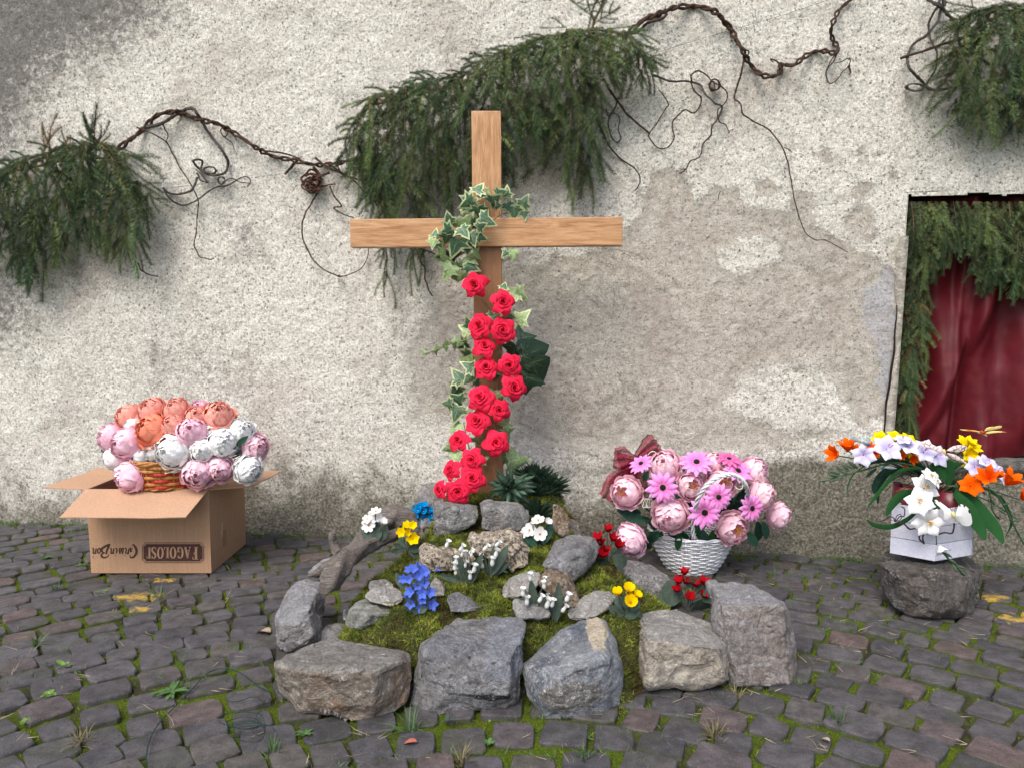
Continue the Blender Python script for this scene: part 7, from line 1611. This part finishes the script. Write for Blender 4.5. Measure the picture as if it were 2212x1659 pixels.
# low growth that nobody could count: along the wall foot and in the joints
n = 1500; bx = rng.uniform(-3.2, 3.0, n); by = WY + WK*bx - np.abs(rng.normal(0, .07, n)) - .01
m2 = 1900; jx = rng.uniform(-2.6, 2.4, m2); jy = rng.uniform(1.9, 4.0, m2); kk = (fbm(jx*2.3, jy*2.3, 3, 55) > .16) & (jy < WY + WK*jx - .05); bx = np.concatenate([bx, jx[kk]]); by = np.concatenate([by, jy[kk]])
base = np.stack([bx, by, np.full_like(bx, -.008)], 1); nr = np.tile([0,0,1.], (len(bx), 1))
tag(inst('low_weeds', blades('low_weeds', base, nr, 6, .026, .0012, M_grass, .9)), kind='stuff')
n = 22000; jx = rng.uniform(-2.7, 2.5, n); jy = rng.uniform(1.75, 4.1, n); kk = (fbm(jx*3.1, jy*3.1, 3, 66) > -.25) & (jy < WY + WK*jx - .02); jx, jy = jx[kk], jy[kk]
base = np.stack([jx, jy, np.full_like(jx, -.016)], 1); nr = np.tile([0,0,1.], (len(jx), 1))
tag(inst('joint_moss', blades('joint_moss', base, nr, 3, .013, .0011, M_moss, .9)), kind='stuff')
# dead stalks and grit
n = 500; jx = rng.uniform(-2.5, 2.3, n); jy = rng.uniform(1.8, 3.9, n); kk = jy < WY + WK*jx - .1; jx, jy = jx[kk], jy[kk]; nr = np.stack([rng.normal(0,1,len(jx)), rng.normal(0,1,len(jx)), np.full(len(jx), .08)], 1)
tag(inst('dead_stalks', blades('dead_stalks', np.stack([jx, jy, np.full_like(jx, .006)], 1), nr, 2, .045, .0009, simple('straw', (.30,.25,.17), .3, 9, .9, 0), .15)), kind='stuff')
M_gw = simple('green_wire', (.008,.030,.028), .1, 20, .4, 0)
ZG = lambda x, y: (x/2.337*.648, (1850+y/2.337)*.648)
wr = thing('green_wire', G(*ZG(1930,1330), .01), 'thin dark green wire looping over the paving and ending in a loose coil', 'wire')
pts = [(1150,1640),(1140,1560),(1165,1440),(1230,1320),(1350,1190),(1480,1060),(1600,930),(1700,885),(1800,890),(1900,930),(2000,1010),(2090,1060)]
MB().tube(path([G(*ZG(a, b), .012 + .004*math.sin(i)) for i, (a, b) in enumerate(pts)], 6), .0018, 6).build('wire_run', M_gw, wr)
pts = [(1760,1130),(1850,1140),(1950,1105),(2030,1120),(2040,1190),(2000,1250)]
for k in range(5): pts += [(1915 + 12*k*(-1)**k + (110+22*k)*math.cos(a+.3*k), 1320 + 14*k*(-1)**k + (34+9*k)*math.sin(a+.3*k)) for a in (0, 1.05, 2.1, 3.14, 4.2, 5.2)]
MB().tube(path([G(*ZG(a, b), .012 + .0012*i) for i, (a, b) in enumerate(pts)], 5), .0012, 6).build('coil', M_gw, wr)
def dead_leaf(label, px, py, L, c, ang):
    g = G(px, py, .012); me = lance(1, .3, .3, .5, 'fallen_leaf', simple('fallen_leaf', c, .3, 60, .8, .001)); o = inst('fallen_leaf', me, None, Matrix.Translation(g) @ Matrix.Rotation(R(ang), 4, 'Z') @ Matrix.Scale(L, 4)); tag(o, label, 'leaf', 'fallen leaves on the paving')
dead_leaf('pale curled dead leaf left of the tall left stone', 583, 1365, .07, (.36,.27,.19), 60); dead_leaf('reddish fallen leaf on a cobble below the left corner rock', 900, 1602, .04, (.30,.09,.06), 80); dead_leaf('small beige fallen leaf near the lower right', 1792, 1600, .03, (.45,.38,.28), 30)
